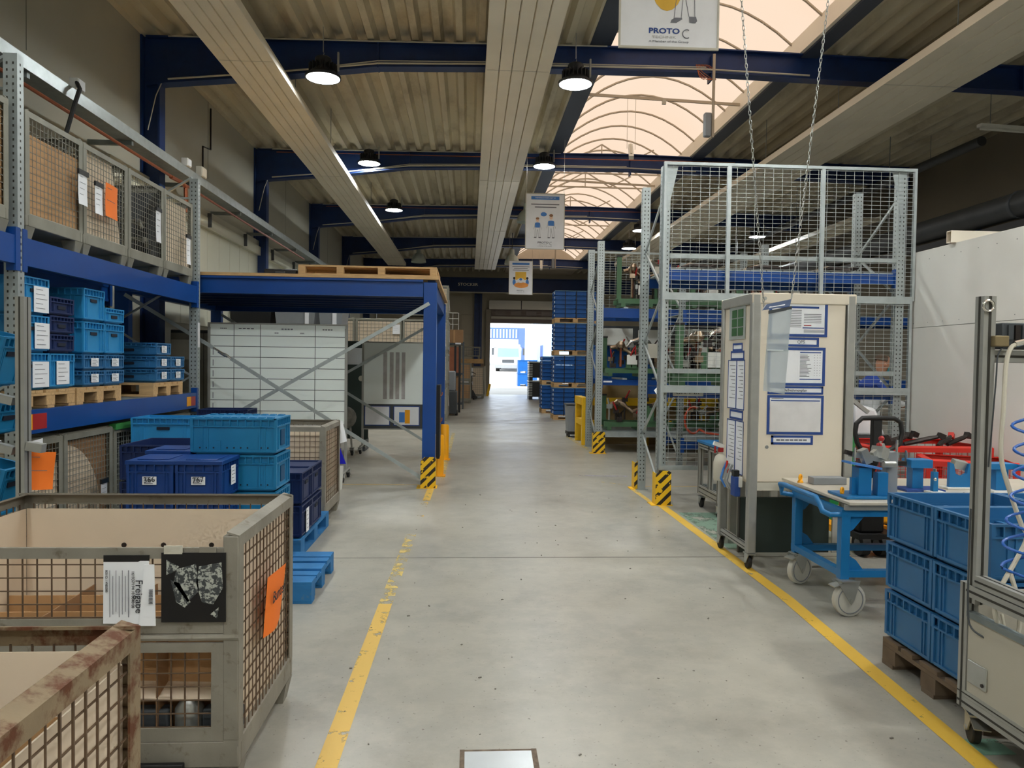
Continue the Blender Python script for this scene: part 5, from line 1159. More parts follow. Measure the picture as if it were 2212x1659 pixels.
# ================================================================== FAR LEFT
proto = gitterbox('grey mesh box, bottom of the corner stack at the aisle behind the platform', (-1.83, 20.4, 0), 1.24, 0.83, 0.93, M_gitterg, M_wiregrey, {'front': (M_lining, 0.85), 'right': (M_lining, 0.86)}, 'mesh boxes stacked behind the platform', du=0.1, t=0.008)
names = ['bottom', 'second', 'third', 'top']
for col, n in ((0, 4), (1, 3), (2, 3)):
    for k in range(n):
        if col == 0 and k == 0: continue
        dup(proto, (-1.83 - 1.27 * col, 20.4, 0.93 * k), None, 'grey mesh box, %s of the %s stack behind the platform' % (names[k], ('corner aisle', 'middle', 'wall-side')[col]))
for k in range(3): dup(proto, (-1.83, 21.3, 0.93 * k), None, 'grey mesh box, %s of the stack hidden behind the corner stack' % names[k])
for k, z in enumerate((0.7, 1.65, 2.5, 3.35)):
    t = MB().hexa([(-0.585, 20.9, z - 0.3), (-0.555, 20.9, z - 0.32), (-0.555, 20.93, z - 0.32), (-0.585, 20.93, z - 0.3)], [(-0.585, 20.6, z), (-0.575, 20.6, z), (-0.575, 20.72, z), (-0.585, 20.72, z)]).build('tag_strip', M_paper)
    tag(t, 'white paper tag curling off the %s mesh box of the corner stack' % names[k], 'tag', 'tags on the corner stack')
sheet('hanging_paper', 'white paper on the third mesh box of the middle stack', 'paper', (-2.0, 20.36, 2.5), (0, 0, 0), 0.2, 0.26, M_paper, 3, 0.004)
# pallet stacker truck at the aisle
t = thing('stacker_truck', 'dark grey stacker truck parked at the aisle', 'truck', (-0.62, 22.7, 0))
MB().box(-0.2, -0.1, 0.05, 0.26, 0.6, 0.75).build('body', M_greydk, t, 0.03); MB().box(-0.15, 0.1, 0.75, 0.2, 0.5, 1.36).build('battery_cover', M_grey, t, 0.04)
for x in (0.28, 0.14): MB().box(x, 0.62, 0.05, x + 0.07, 0.72, 2.15).build('mast', M_black, t)
MB().box(0.1, 0.62, 1.2, 0.36, 0.7, 1.28).build('carriage', M_black, t); MB().box(-0.24, -0.14, 0.1, -0.18, 0.5, 1.1).build('side_panel', M_white, t, 0.01)
for x in (-0.1, 0.2): MB().cyl((x, 0.0, 0.09), (x + 0.08, 0.0, 0.09), 0.09, n=14).build('wheel', M_rubber, t)
# storage rack with cartons at Y=26..29
def carton(label, x0, y0, z0, w, d, h, m=None, group='cartons near the gate'):
    t = thing('carton', label, 'carton', (x0 + w / 2, y0 + d / 2, z0), 0, group); MB().box(-w / 2, -d / 2, 0, w / 2, d / 2, h).build('box', m or M_carddk, t); MB().box(-0.03, -d / 2 - 0.002, 0.0, 0.03, -d / 2, h).build('tape', M_card, t)
sr = thing('shelf_frame', 'grey shelving carrying cartons beside the stacker truck', 'shelving', (-1.3, 26.0, 0))
for x in (0, 1.06):
    for y in (0, 0.9): MB().box(x, y, 0, x + 0.05, y + 0.05, 2.35).build('post', M_greydk, sr)
for z in (0.15, 1.2, 2.25): MB().box(0, 0, z, 1.11, 0.95, z + 0.06).build('shelf', M_greydk, sr)
MB().box(0.8, -0.01, 2.26, 1.0, 0, 2.32).build('label', M_paper, sr)
carton('brown carton standing on the top of the grey shelving', -0.85, 26.05, 2.315, 0.62, 0.6, 0.46); carton('tall brown carton on the upper level of the grey shelving', -1.1, 26.1, 1.27, 0.75, 0.6, 0.9, mat('carton_red', (150, 92, 66), 0.85)); carton('tall brown carton on the lower level of the grey shelving', -1.1, 26.1, 0.22, 0.75, 0.6, 0.9)
wf = thing('wire_stand', 'white wire stand on top of the brown carton', 'stand', (-0.62, 26.3, 2.776))
for x in (-0.18, 0.02, 0.22): MB().bar((x, 0, 0), (x, 0, 0.6), 0.02, 0.02).build('rod', M_white, wf)
for z in (0.2, 0.4, 0.6): MB().bar((-0.18, 0, z), (0.22, 0, z), 0.02, 0.02).build('rod', M_white, wf)
g30 = gitterbox('mesh box with brown lining near the gate, lower of two', (-1.15, 29.8, 0), 1.24, 0.83, 0.8, M_gitterg, M_wiregrey, {'front': M_brownlin, 'right': M_lining}, 'mesh boxes near the gate', du=0.1, t=0.008)
dup(g30, (-1.15, 29.8, 0.8), None, 'mesh box with brown lining near the gate, upper of two')
g34 = gitterbox('tall lined mesh box closest to the gate', (-0.55, 34.0, 0), 1.24, 0.9, 1.45, M_gitterg, M_wiregrey, {'front': M_lining, 'right': M_card}, 'mesh boxes near the gate', du=0.1, t=0.008)
for z, h in ((0.62, 0.2), (0.95, 0.3), (1.22, 0.22)): MB().box(0.3, -0.01, z, 0.72, 0.0, z + h * 0.8).build('notice', M_paper, g34)
pallet('old pallet on the tall mesh box closest to the gate', (0.07, 34.45, 1.46), 0, M_wooddk, M_wooddk)
t = thing('timber_bundle', 'bundle of pale timber on the old pallet near the gate', 'timber', (0.07, 34.3, 1.61))
for i in range(3): MB().box(-0.6 + 0.03 * i, -0.25 + 0.12 * i, 0.0, 0.58, -0.15 + 0.12 * i, 0.2).build('plank', M_wood, t)
gitterbox('small mesh box on the timber near the gate', (-0.35, 34.0, 1.82), 0.85, 0.7, 0.55, M_gitterg, M_wiregrey, {}, 'mesh boxes near the gate', du=0.1, t=0.008, base_z=0.15)
t = thing('pallet_jack', 'black hand pallet truck standing near the gate', 'pallet truck', (0.12, 32.9, 0)); MB().box(-0.25, 0, 0.06, -0.1, 0.9, 0.12).box(0.1, 0, 0.06, 0.25, 0.9, 0.12).build('forks', M_black, t); MB().hexa([(-0.25, -0.15, 0.05), (0.25, -0.15, 0.05), (0.25, 0.05, 0.05), (-0.25, 0.05, 0.05)], [(-0.06, -0.1, 0.42), (0.06, -0.1, 0.42), (0.06, 0.02, 0.42), (-0.06, 0.02, 0.42)]).build('pump_body', M_black, t); MB().bar((0, -0.05, 0.4), (0, -0.15, 1.05), 0.04, 0.04).build('tiller', M_black, t); MB().tube([(-0.12, -0.16, 1.05), (-0.16, -0.17, 1.15), (0, -0.18, 1.22), (0.16, -0.17, 1.15), (0.12, -0.16, 1.05), (-0.12, -0.16, 1.05)], 0.018, 6).build('handle', M_black, t)
for x in (-0.08, 0.08): MB().cyl((x - 0.03, -0.08, 0.09), (x + 0.03, -0.08, 0.09), 0.09, n=14).build('wheel', M_rubber, t)
t = thing('clutter_post', 'striped wooden post leaning by the gate jamb', 'post', (0.8, 36.5, 0)); MB().bar((0, 0, 0), (-0.03, 0.2, 1.5), 0.06, 0.06).build('post', M_conduit, t); MB().bar((0.1, 0.1, 0), (0.22, 0.1, 0.6), 0.12, 0.08).build('board', M_yellow, t)

# ================================================================== FAR RIGHT: BLUE CRATE TOWERS
def strapped_load(xc, yc, z, nm, n=6, m=M_cobalt, cols=2, deep=2):
    pallet('light wooden pallet under the %s' % nm, (xc, yc, z), 0, M_wood, M_wooddk, 'pallets under strapped blue crates')
    h = 0.128; LN = ('bottom', 'second', 'third', 'fourth', 'fifth', 'top')
    for k in range(n):
        for i in range(cols):
            for j in range(deep):
                if j > 0 and i > 0: continue
                crate('flat blue crate, %s layer, %s in the %s' % (LN[k], ('aisle-side front', 'inner front', 'aisle-side rear')[i + 2 * j], nm), (xc - 0.3 + 0.6 * i, yc - 0.2 + 0.4 * j, z + 0.146 + h * k), 0.594, 0.394, h - 0.008, m, 0, 'flat crates of the ' + nm, open_top=False, slots=False, cards=())
    s = MB()
    for x in (xc - 0.3, xc + 0.02, xc + 0.32): s.box(x - 0.012, yc - 0.404, z + 0.12, x + 0.012, yc - 0.401, z + 0.15 + h * n)
    tag(s.build('strapping', M_black, kind='stuff'), 'black straps round the %s' % nm, 'straps')
    lid_ = MB(); 
    for i in range(2): lid_.box(xc - 0.6 + 0.6 * i + 0.003, yc - 0.4, z + 0.148 + h * n, xc + 0.6 * i - 0.003, yc + 0.4, z + 0.165 + h * n)
    tag(lid_.build('load_lid', mat('lid_greyblue', (120, 160, 190), 0.5)), 'pale flat lid covering the %s' % nm, 'lid')
for k, nm in enumerate(('lowest load of the tall blue tower', 'second load of the tall blue tower', 'third load of the tall blue tower', 'top load of the tall blue tower')): strapped_load(3.05, 21.75, 0.937 * k, nm)
for k, nm in enumerate(('lower load of the short blue tower', 'upper load of the short blue tower')): strapped_load(2.98, 24.55, 0.937 * k, nm)
# carton rows on the aisle faces of the towers (white clips)
for tower, y0, n in (('tall blue tower', 21.36, 4), ('short blue tower', 24.16, 2)):
    q = MB()
    for k in range(n):
        for i in range(6): q.box(2.438 if n == 4 else 2.368, y0 + 0.04, 0.937 * k + 0.19 + i * 0.128, 2.45 if n == 4 else 2.38, y0 + 0.14, 0.937 * k + 0.25 + i * 0.128)
    tag(q.build('clip_labels', M_paper, kind='stuff'), 'white clip labels down the aisle side of the %s' % tower, 'labels')
def stillage(label, x, y, z, m, w=1.2, d=1.0, h=0.86, slat=True, grp='ribbed box pallets by the gate'):
    t = thing('box_pallet', label, 'box pallet', (x, y, z), 0, grp)
    MB().box(0, 0, 0.12, w, d, h - 0.04).build('body', m, t)
    MB().box(-0.02, -0.02, h - 0.06, w + 0.02, d + 0.02, h).build('rim', M_zinc if m is M_black else m, t)
    for fx in (0, w / 2 - 0.08, w - 0.16): MB().box(fx, 0, 0, fx + 0.16, d, 0.12).build('runner', m, t)
    if slat:
        for i in range(8): MB().box(-0.012, -0.012, 0.16 + i * 0.075, w * 0.12, d + 0.012, 0.20 + i * 0.075).build('slat', M_zinc, t)
stillage('black ribbed box pallet beside the gate, lower of two', 2.72, 33.5, 0, M_black); stillage('black ribbed box pallet beside the gate, upper of two', 2.72, 33.5, 0.87, M_black)
MB_ = stillage
stillage('bright blue box pallet out in the yard, lower of two', 3.02, 46.0, yz(46), M_cobalt, slat=False, grp='blue box pallets in the yard', h=0.82); stillage('bright blue box pallet out in the yard, upper of two', 3.02, 46.0, yz(46) + 0.82, M_cobalt, slat=False, grp='blue box pallets in the yard', h=0.82)
# grey bin on a small dolly
t = thing('waste_bin', 'grey wheeled bin beside the yellow barrier', 'bin', (2.16, 16.2, 0)); MB().hexa([(0.03, 0.03, 0.12), (0.31, 0.03, 0.12), (0.31, 0.4, 0.12), (0.03, 0.4, 0.12)], [(0, 0, 0.70), (0.34, 0, 0.70), (0.34, 0.43, 0.70), (0, 0.43, 0.70)]).build('body', M_grey, t, 0.015); MB().box(-0.015, -0.015, 0.70, 0.355, 0.445, 0.74).build('lid', M_greydk, t, 0.01); MB().box(0.02, 0.02, 0.06, 0.32, 0.41, 0.12).build('dolly', M_black, t)
for x in (0.06, 0.28):
    for y in (0.06, 0.36): MB().cyl((x - 0.015, y, 0.035), (x + 0.015, y, 0.035), 0.035, n=10).build('wheel', M_rubber, t)
# yellow crash barrier
yb = thing('crash_barrier', 'yellow steel crash barrier behind the far rack', 'barrier', (0, 0, 0))
for x, y in ((2.32, 14.7), (2.32, 15.6), (3.55, 14.7), (4.7, 14.7), (5.6, 14.7)): MB().box(x - 0.06, y - 0.06, 0, x + 0.06, y + 0.06, 0.94).build('post', M_yellow, yb, 0.004)
MB().box(2.26, 14.63, 0.80, 5.7, 14.77, 0.95).build('rail', M_yellow, yb); MB().box(2.25, 14.7, 0.80, 2.39, 15.65, 0.95).build('rail', M_yellow, yb)
MB().box(2.26, 14.65, 0.38, 5.7, 14.75, 0.5).build('rail', M_yellow, yb); MB().box(2.27, 14.7, 0.38, 2.37, 15.65, 0.5).build('rail', M_yellow, yb)
tag(MB().box(2.5, 14.9, 0.0, 5.6, 15.0, 1.25).build('brown_curtain_board', mat('board_tan', (150, 132, 96), 0.8, 0, 0.08, 3), None, 0.01), 'tan board standing behind the yellow barrier', 'board')

# ================================================================== RIGHT RACKS
def frame_brace(root, x, ya, yb, z1, z0=0.15):
    zz = z0; s = 1
    while zz + 0.55 < z1:
        a, b_ = (ya, yb) if s > 0 else (yb, ya); MB().bar((x, a, zz), (x, b_, zz + 0.58), 0.03, 0.02, up=(1, 0, 0)).build('brace', M_galv, root); zz += 0.58; s = -s
r1 = thing('fixture_rack', 'galvanised rack with blue beams holding green fixtures by the crate tower', 'rack', (0, 0, 0))
for x in (2.36, 5.4):
    upright(r1, x, 13.4, 3.85, w=0.12, dpt=0.09); upright(r1, x, 14.45, 3.85, w=0.12, dpt=0.09); frame_brace(r1, x, 13.42, 14.42, 3.8)
for z, h in ((2.47, 0.17), (1.24, 0.10)):
    rack_beam(r1, (2.42, 13.4, z), (5.34, 13.4, z), h, 0.05); rack_beam(r1, (5.34, 14.45, z), (2.42, 14.45, z), h, 0.05)
    for x in (2.8, 3.6, 4.4, 5.0): MB().box(x, 13.4, z + h, x + 0.08, 14.45, z + h + 0.03).build('shelf_bar', M_galv, r1)
rack_beam(r1, (2.42, 13.4, 0.29), (5.34, 13.4, 0.29), 0.1, 0.05, M_galv); rack_beam(r1, (5.34, 14.45, 0.29), (2.42, 14.45, 0.29), 0.1, 0.05, M_galv)
MB().box(2.42, 13.4, 0.39, 5.34, 14.45, 0.405).build('shelf_deck', M_galvdk, r1)
MB().box(2.42, 14.5, 2.0, 5.34, 14.52, 2.38).build('back_sheet', M_greydk, r1)
guard(r1, 2.36, 13.32, w=0.22, dpt=0.12, h=0.40, sx=-1)
mm = MB(); mesh_panel(mm, 2.42, 5.34, 2.7, 3.8, 0.11, 0.05, 0.006, 'y', 14.52); mm.build('wire_mesh', M_wirelight, r1, kind='stuff')
for z in (2.68, 3.8): MB().box(2.3, 14.5, z, 5.4, 14.54, z + 0.04).build('mesh_rail', M_galv, r1)
for z, lb in ((1.72, 'white'),): MB().box(2.44, 13.37, 1.29, 2.6, 13.372, 1.32).build('shelf_label', M_paper, r1)

r2 = thing('fenced_rack', 'tall galvanised rack with wire mesh fence facing the aisle', 'rack', (0, 0, 0))
for x in (2.24, 5.04):
    upright(r2, x, 8.5, 3.9, w=0.10, dpt=0.09); upright(r2, x, 9.46, 3.88, w=0.10, dpt=0.09); frame_brace(r2, x, 8.52, 9.44, 3.85)
rack_beam(r2, (2.29, 8.5, 2.60), (4.99, 8.5, 2.60), 0.115, 0.05); rack_beam(r2, (4.99, 9.46, 2.60), (2.29, 9.46, 2.60), 0.115, 0.05)
rack_beam(r2, (2.29, 8.5, 1.24), (4.99, 8.5, 1.24), 0.10, 0.05); rack_beam(r2, (4.99, 9.46, 1.24), (2.29, 9.46, 1.24), 0.10, 0.05)
for i in range(14): MB().box(2.3 + i * 0.193, 8.5, 2.715, 2.48 + i * 0.193, 9.46, 2.735).build('shelf_panel', M_galv, r2)
for z in (2.85, 1.52): MB().box(2.26, 8.46, z, 5.02, 8.5, z + 0.05).build('safety_rail', M_galv, r2)
for x in (2.6, 3.5, 4.4): MB().box(x, 8.5, 1.34, x + 0.08, 9.46, 1.37).build('shelf_bar', M_galv, r2)
sg = MB().box(2.36, 8.462, 1.255, 2.72, 8.47, 1.345).build('rack_sign', M_conduit, r2); text('OPF F B7', 0.075, (2.54, 8.4605, 1.30), FRONT, M_inkdk, r2)
guard(r2, 2.24, 8.43, w=0.18, dpt=0.16, h=0.40, sx=-1)
gg = guard(r2, 2.2, 9.52, w=0.10, dpt=0.16, h=0.38, sx=-1)
MB().hexa([(2.2, 8.43, 1.22), (2.24, 8.40, 1.2), (2.24, 8.42, 1.2), (2.2, 8.45, 1.22)], [(2.28, 9.0, 1.30), (2.32, 9.0, 1.34), (2.32, 9.03, 1.34), (2.28, 9.03, 1.30)]).build('hanging_label', M_paper, r2)
FY = 8.43
def fence(x0, x1, z0, z1, posts=()):
    f = thing_part('fence_panel', r2)
    b = MB(); b.box(x0, FY - 0.02, z0, x1, FY + 0.02, z0 + 0.05).box(x0, FY - 0.02, z1 - 0.035, x1, FY + 0.02, z1).box(x0, FY - 0.02, z0, x0 + 0.032, FY + 0.02, z1).box(x1 - 0.032, FY - 0.02, z0, x1, FY + 0.02, z1)
    b.build('panel_frame', M_galv, f)
    for p in posts: MB().box(p - 0.022, FY - 0.02, z0, p + 0.022, FY + 0.02, z1).build('panel_post', M_galv, f)
    mm = MB(); mesh_panel(mm, x0, x1, z0, z1, 0.105, 0.048, 0.0045, 'y', FY); mm.build('wire_mesh', M_wirelight, f, kind='stuff')
fence(2.2, 5.19, 2.40, 3.94, (2.96, 4.07)); fence(2.2, 2.96, 1.33, 2.40); fence(2.96, 4.3, 1.33, 2.40); fence(4.3, 5.17, 1.33, 2.40)
fence(2.2, 2.96, 0.40, 1.33); fence(2.96, 4.3, 0.40, 1.33); fence(4.3, 5.17, 0.40, 1.33)
for s, x in ((1, 2.24), (-1, 5.04)): MB().prism([(x, 3.9), (x + s * 0.13, 3.9), (x, 3.3)], 'y', FY + 0.02, FY + 0.026).build('gusset', M_galv, r2)
# racks further into the dark area
r3 = thing('dim_rack', 'dim rack in the shade behind the fenced rack', 'rack', (0, 0, 0))
for x in (3.3, 6.0, 8.7):
    for y in (11.4, 12.4): upright(r3, x, y, 3.2, M_galvdk)
    frame_brace(r3, x, 11.4, 12.4, 3.1)
for z in (0.3, 1.3, 2.3):
    for xa, xb in ((3.35, 5.95), (6.05, 8.65)): rack_beam(r3, (xa, 11.4, z), (xb, 11.4, z), 0.12, 0.05); rack_beam(r3, (xb, 12.4, z), (xa, 12.4, z), 0.12, 0.05); MB().box(xa, 11.4, z + 0.12, xb, 12.4, z + 0.135).build('shelf_deck', M_galvdk, r3)

# ---- green welding fixtures with exhaust pipes
def fixture(label, loc, w, h, seed, rotz=0.0, small=False):
    rnd = random.Random(seed); t = thing('welding_fixture', label, 'welding fixture', loc, rotz, 'green welding fixtures on the racks')
    for y in (0.0, 0.42): MB().box(0, y, 0.06, w, y + 0.1, 0.15).build('base_beam', M_green, t)
    for x in (0.05, w / 2 - 0.04, w - 0.13): MB().box(x, 0, 0.0, x + 0.08, 0.52, 0.06).build('cross_beam', M_green, t)
    posts = [0.02, w - 0.12] + [rnd.uniform(0.2, w - 0.3) for _ in range(3)]
    for i, x in enumerate(posts):
        hh = h if i == 0 else h * rnd.uniform(0.35, 0.85); y = rnd.choice((0.0, 0.25, 0.4))
        m = MB(); m.box(x, y, 0.15, x + 0.08, y + 0.08, hh).box(x - 0.02, y - 0.02, 0.15, x + 0.10, y + 0.10, 0.17); o = m.build('column', M_green, t)
        MB().box(x - 0.008, y - 0.008, hh, x + 0.088, y + 0.088, hh + 0.03).build('column_cap', M_black, o)
    zc = h * 0.62
    pts = [(0.12, 0.2, zc + 0.08), (w * 0.25, 0.22, zc + 0.12), (w * 0.42, 0.15, zc - 0.05), (w * 0.6, 0.2, zc + 0.02), (w * 0.8, 0.24, zc + 0.1), (w - 0.05, 0.22, zc + 0.04)]
    sm = []
    for i in range(len(pts) - 1):
        for k in range(4): u = k / 4; sm.append(tuple(pts[i][j] * (1 - u) + pts[i + 1][j] * u for j in range(3)))
    MB().tube(sm, [0.035 + (0.04 if 0.12 < i / len(sm) < 0.3 else 0.0) + 0.006 * math.sin(i) for i in range(len(sm))], 12).build('exhaust_pipe', M_pipe, t)
    if not small:
        p2 = [(w * 0.3, 0.05, zc + 0.1), (w * 0.36, 0.02, zc + 0.2), (w * 0.5, 0.05, zc + 0.24), (w * 0.62, 0.1, zc + 0.18), (w * 0.7, 0.12, zc + 0.05), (w * 0.86, 0.1, zc - 0.02), (w * 0.98, 0.12, zc + 0.02)]
        MB().tube(p2, [0.03, 0.034, 0.05, 0.055, 0.04, 0.03, 0.03], 10).build('exhaust_pipe', M_chrome, t); MB().lathe([(0.0, -0.07), (0.05, -0.06), (0.07, 0), (0.05, 0.06), (0, 0.07)], (w * 0.22, 0.0, zc + 0.14), 12).build('silencer', M_pipe, t)
    for k in range(9 if small else 24):
        x = rnd.uniform(0.1, w - 0.15); z = zc + rnd.uniform(-0.24, 0.2); y = rnd.uniform(-0.02, 0.3)
        c = MB(); c.box(x - 0.05, y - 0.03, z - 0.05, x + 0.05, y + 0.05, z + 0.03).bar((x, y, z), (x + rnd.uniform(-0.12, 0.12), y - 0.05, z + rnd.uniform(0.06, 0.16)), 0.03, 0.02).cyl((x, y + 0.02, z - 0.04), (x, y + 0.02, 0.18), 0.018, n=8)
        o = c.build('clamp', (M_darkpart, M_darkpart, M_zinc, M_pipe, M_darkpart)[k % 5], t)
        if k % 4 == 0: MB().bar((x, y - 0.05, z + 0.02), (x + rnd.uniform(-0.08, 0.08), y - 0.1, z + 0.17), 0.022, 0.022).build('clamp_handle', M_red, o)
    if not small:
        MB().box(w * 0.55, -0.005, zc - 0.10, w * 0.78, 0.005, zc + 0.16).build('shield_plate', M_conduit, t); MB().box(w * 0.3, -0.02, 0.22, w * 0.45, -0.01, 0.40).build('tag_plate', M_white, t)
        MB().box(w * 0.22, 0.12, 0.18, w * 0.245, 0.15, h * 0.8).build('orange_column', M_copper, t)
    return t
fixture('green fixture with big pipe on the top of the crate-tower rack', (2.72, 13.5, 2.68), 1.2, 0.95, 1)
fixture('green fixture on the top of the crate-tower rack, partly behind the fence', (4.05, 13.5, 2.68), 1.15, 0.7, 2)
fixture('green fixture on the middle level of the crate-tower rack', (2.5, 13.5, 1.40), 1.3, 0.72, 3)
fixture('green fixture on the middle level of the crate-tower rack, nearer the cabinet', (3.9, 13.5, 1.40), 1.3, 0.75, 4)
fixture('low green fixture on the bottom shelf behind the fence post', (2.5, 13.5, 0.41), 1.3, 0.62, 5, small=True)
fixture('low green fixture on the bottom shelf beside the orange hose', (3.9, 13.5, 0.41), 1.3, 0.55, 6, small=True)
fixture('big green fixture with shield plate on the fenced rack', (2.42, 8.62, 1.37), 1.3, 0.72, 7)
fixture('green fixture on the fenced rack behind the cabinet', (3.75, 8.62, 1.37), 0.72, 0.8, 8)
fixture('green fixture in the dim rack seen beside the white partition', (4.4, 11.5, 1.44), 1.3, 0.7, 9)
fixture('green fixture in the dim rack, upper level', (4.2, 11.5, 2.44), 1.3, 0.6, 10)
for k, (x, w_) in enumerate(((2.5, 0.5), (3.3, 0.6), (4.2, 0.5))):
    t = thing('pipe_bundle', 'pile of bent pipes on the fenced rack top, %s' % ('by the aisle post', 'in the middle', 'by the partition')[k], 'pipes', (x, 8.7, 2.74), 0, 'pipes on the fenced rack')
    for i in range(4): MB().tube([(0, 0.1 * i, 0.03), (w_ * 0.3, 0.1 * i + 0.05, 0.07 + 0.02 * (i % 2)), (w_ * 0.7, 0.1 * i, 0.04), (w_, 0.1 * i + 0.1, 0.09)], 0.024, 8).build('pipe', M_pipe if i % 2 else M_darkpart, t)
tag(MB().tube([(4.1 + 0.16 * math.cos(a), 13.3, 0.62 + 0.24 * math.sin(a)) for a in [i * math.pi / 8 for i in range(3, 15)]] + [(4.3, 13.2, 0.4), (4.6, 13.1, 0.36)], 0.022, 8).build('orange_hose', mat('hose_orange', (214, 84, 52), 0.5)), 'orange hose looping at the bottom of the far rack', 'hose')
for k, (x, z, w_) in enumerate(((2.6, 2.32, 0.55), (3.3, 2.30, 0.6), (4.1, 2.33, 0.7))):
    c = MB().box(x, 14.2, z - 0.32 if z > 2 else z - 0.2, x + w_, 14.4, z).build('white_board', M_white); tag(c, 'white plate hung at the back of the far rack, number %s' % ('one', 'two', 'three', 'four')[k], 'plate', 'white plates on the far rack')
t = crate('blue crate stacked deep behind the middle level fixtures', (3.2, 15.4, 0), 1.2, 0.8, 2.0, M_cobalt, 0, 'blue crates behind the far rack', open_top=False); 

# ---- white partition
wp = thing('partition_wall', 'white panel partition beside the fenced rack', 'partition', (5.2, 3.0, 0))
for y0, y1, z0, z1 in ((0.0, 1.9, 0, 2.085), (1.905, 4.1, 0, 2.085), (4.105, 5.5, 0, 2.085), (0.0, 1.2, 2.09, 2.97), (1.205, 3.2, 2.09, 2.97), (3.205, 5.5, 2.09, 2.97)): MB().box(0, y0, z0, 0.03, y1, z1).build('panel', M_white, wp)
MB().box(0.03, 0, 0, 0.09, 5.5, 2.95).build('backing', M_galvdk, wp)
q = MB()
for i in range(20): q.cyl((-0.002, 0.3 + i * 0.27, 2.86), (0.0, 0.3 + i * 0.27, 2.86), 0.006, n=6); q.cyl((-0.002, 0.3 + i * 0.27, 2.14), (0.0, 0.3 + i * 0.27, 2.14), 0.005, n=6)
q.build('screws', M_galvdk, wp, kind='stuff')
t = thing('tube_beam', 'short rectangular tube sticking over the white partition', 'beam', (5.16, 7.7, 2.97)); MB().box(-0.02, 0, 0, 0.62, 0.08, 0.012).box(-0.02, 0, 0.118, 0.62, 0.08, 0.13).box(-0.02, 0, 0, 0.62, 0.006, 0.13).box(-0.02, 0.074, 0, 0.62, 0.08, 0.13).build('tube', M_cream, t)
# ================================================================== INFORMATION CABINET
cb_ = thing('info_cabinet', 'cream information cabinet on castors covered with blue framed notices', 'cabinet', (0, 0, 0))
CX0, CX1, CY0, CY1 = 2.20, 3.04, 5.68, 6.40
for x, y in ((CX0, CY0), (CX1 - 0.075, CY0), (CX0, CY1 - 0.06), (CX1 - 0.075, CY1 - 0.06)):
    MB().box(x, y, 0.13, x + 0.075, y + 0.06, 2.18).build('post', M_alu, cb_, 0.012)
for y in (CY0, CY1 - 0.05): MB().box(CX0, y, 2.10, CX1, y + 0.05, 2.185).build('top_rail', M_cream, cb_, 0.008)
for x in (CX0, CX1 - 0.06): MB().box(x, CY0, 2.10, x + 0.06, CY1, 2.185).build('top_rail', M_alu, cb_, 0.008)
prof_obj('base_rail', (CX0 + 0.015, CY0 + 0.06, 0.14), (CX0 + 0.06, CY1 - 0.06, 0.185), 0.045, 'y', cb_)
MB().box(CX0 + 0.07, CY0 + 0.012, 0.70, CX1 - 0.075, CY0 + 0.035, 2.10).build('front_door', M_cream, cb_, 0.003)
MB().box(CX1 - 0.085, CY0 + 0.004, 0.70, CX1 - 0.075, CY0 + 0.03, 2.10).build('door_gap', M_aludk, cb_)
MB().box(CX0 + 0.07, CY0 + 0.006, 0.63, CX1 - 0.075, CY0 + 0.05, 0.695).build('lower_rail', M_conduit, cb_)
MB().box(CX0 + 0.02, CY0 + 0.06, 0.70, CX0 + 0.035, CY1 - 0.06, 2.10).build('side_panel', M_cream, cb_)
MB().box(CX0 + 0.04, CY1 - 0.05, 0.70, CX1 - 0.04, CY1 - 0.03, 2.10).build('back_panel', M_cream, cb_)
MB().box(CX0 + 0.07, CY0 + 0.05, 0.66, CX1 - 0.07, CY1 - 0.05, 0.69).build('floor_panel', M_cream, cb_)
MB().cyl((2.345, CY0 + 0.008, 0.975), (2.345, CY0 + 0.012, 0.975), 0.014, n=14).build('lock', M_zinc, cb_)
MB().cyl((2.30, CY0 - 0.004, 2.14), (2.30, CY0, 2.14), 0.014, n=14).build('bolt_cap', M_zinc, cb_)
for x, y in ((CX0 + 0.035, CY0 + 0.03), (CX1 - 0.04, CY0 + 0.03), (CX0 + 0.035, CY1 - 0.04), (CX1 - 0.04, CY1 - 0.04)): castor(cb_, x, y, 0.055, brake=False, w=0.03)
YF = CY0 + 0.0115
def frame_doc(x0, x1, z0, z1, bw=0.022, name='notice_frame', side=False):
    """blue magnetic frame with a page; side=True: on the aisle side, x is then y"""
    def bx(mb, a, b_, c, d, o0, o1):
        if side: mb.box(CX0 + 0.02 - o1, a, c, CX0 + 0.02 - o0, b_, d)
        else: mb.box(a, YF - o1, c, b_, YF - o0, d)
        return mb
    f = MB(); bx(f, x0, x1, z0, z0 + bw, 0, 0.004); bx(f, x0, x1, z1 - bw, z1, 0, 0.004); bx(f, x0, x0 + bw, z0, z1, 0, 0.004); bx(f, x1 - bw, x1, z0, z1, 0, 0.004)
    o = f.build(name, M_inkblue, cb_); p = MB(); bx(p, x0 + bw, x1 - bw, z0 + bw, z1 - bw, 0.0, 0.0015); p.build('page', M_paper, o)
    return o, bx
def print_rows(o, bx, rows, m=M_ink):
    q = MB()
    for a, b_, c, d in rows: bx(q, a, b_, c, d, 0.0015, 0.0022)
    q.build('print_lines', m, o, kind='stuff')
rr = random.Random(3)
o, bx = frame_doc(2.34, 2.81, 1.845, 2.135)
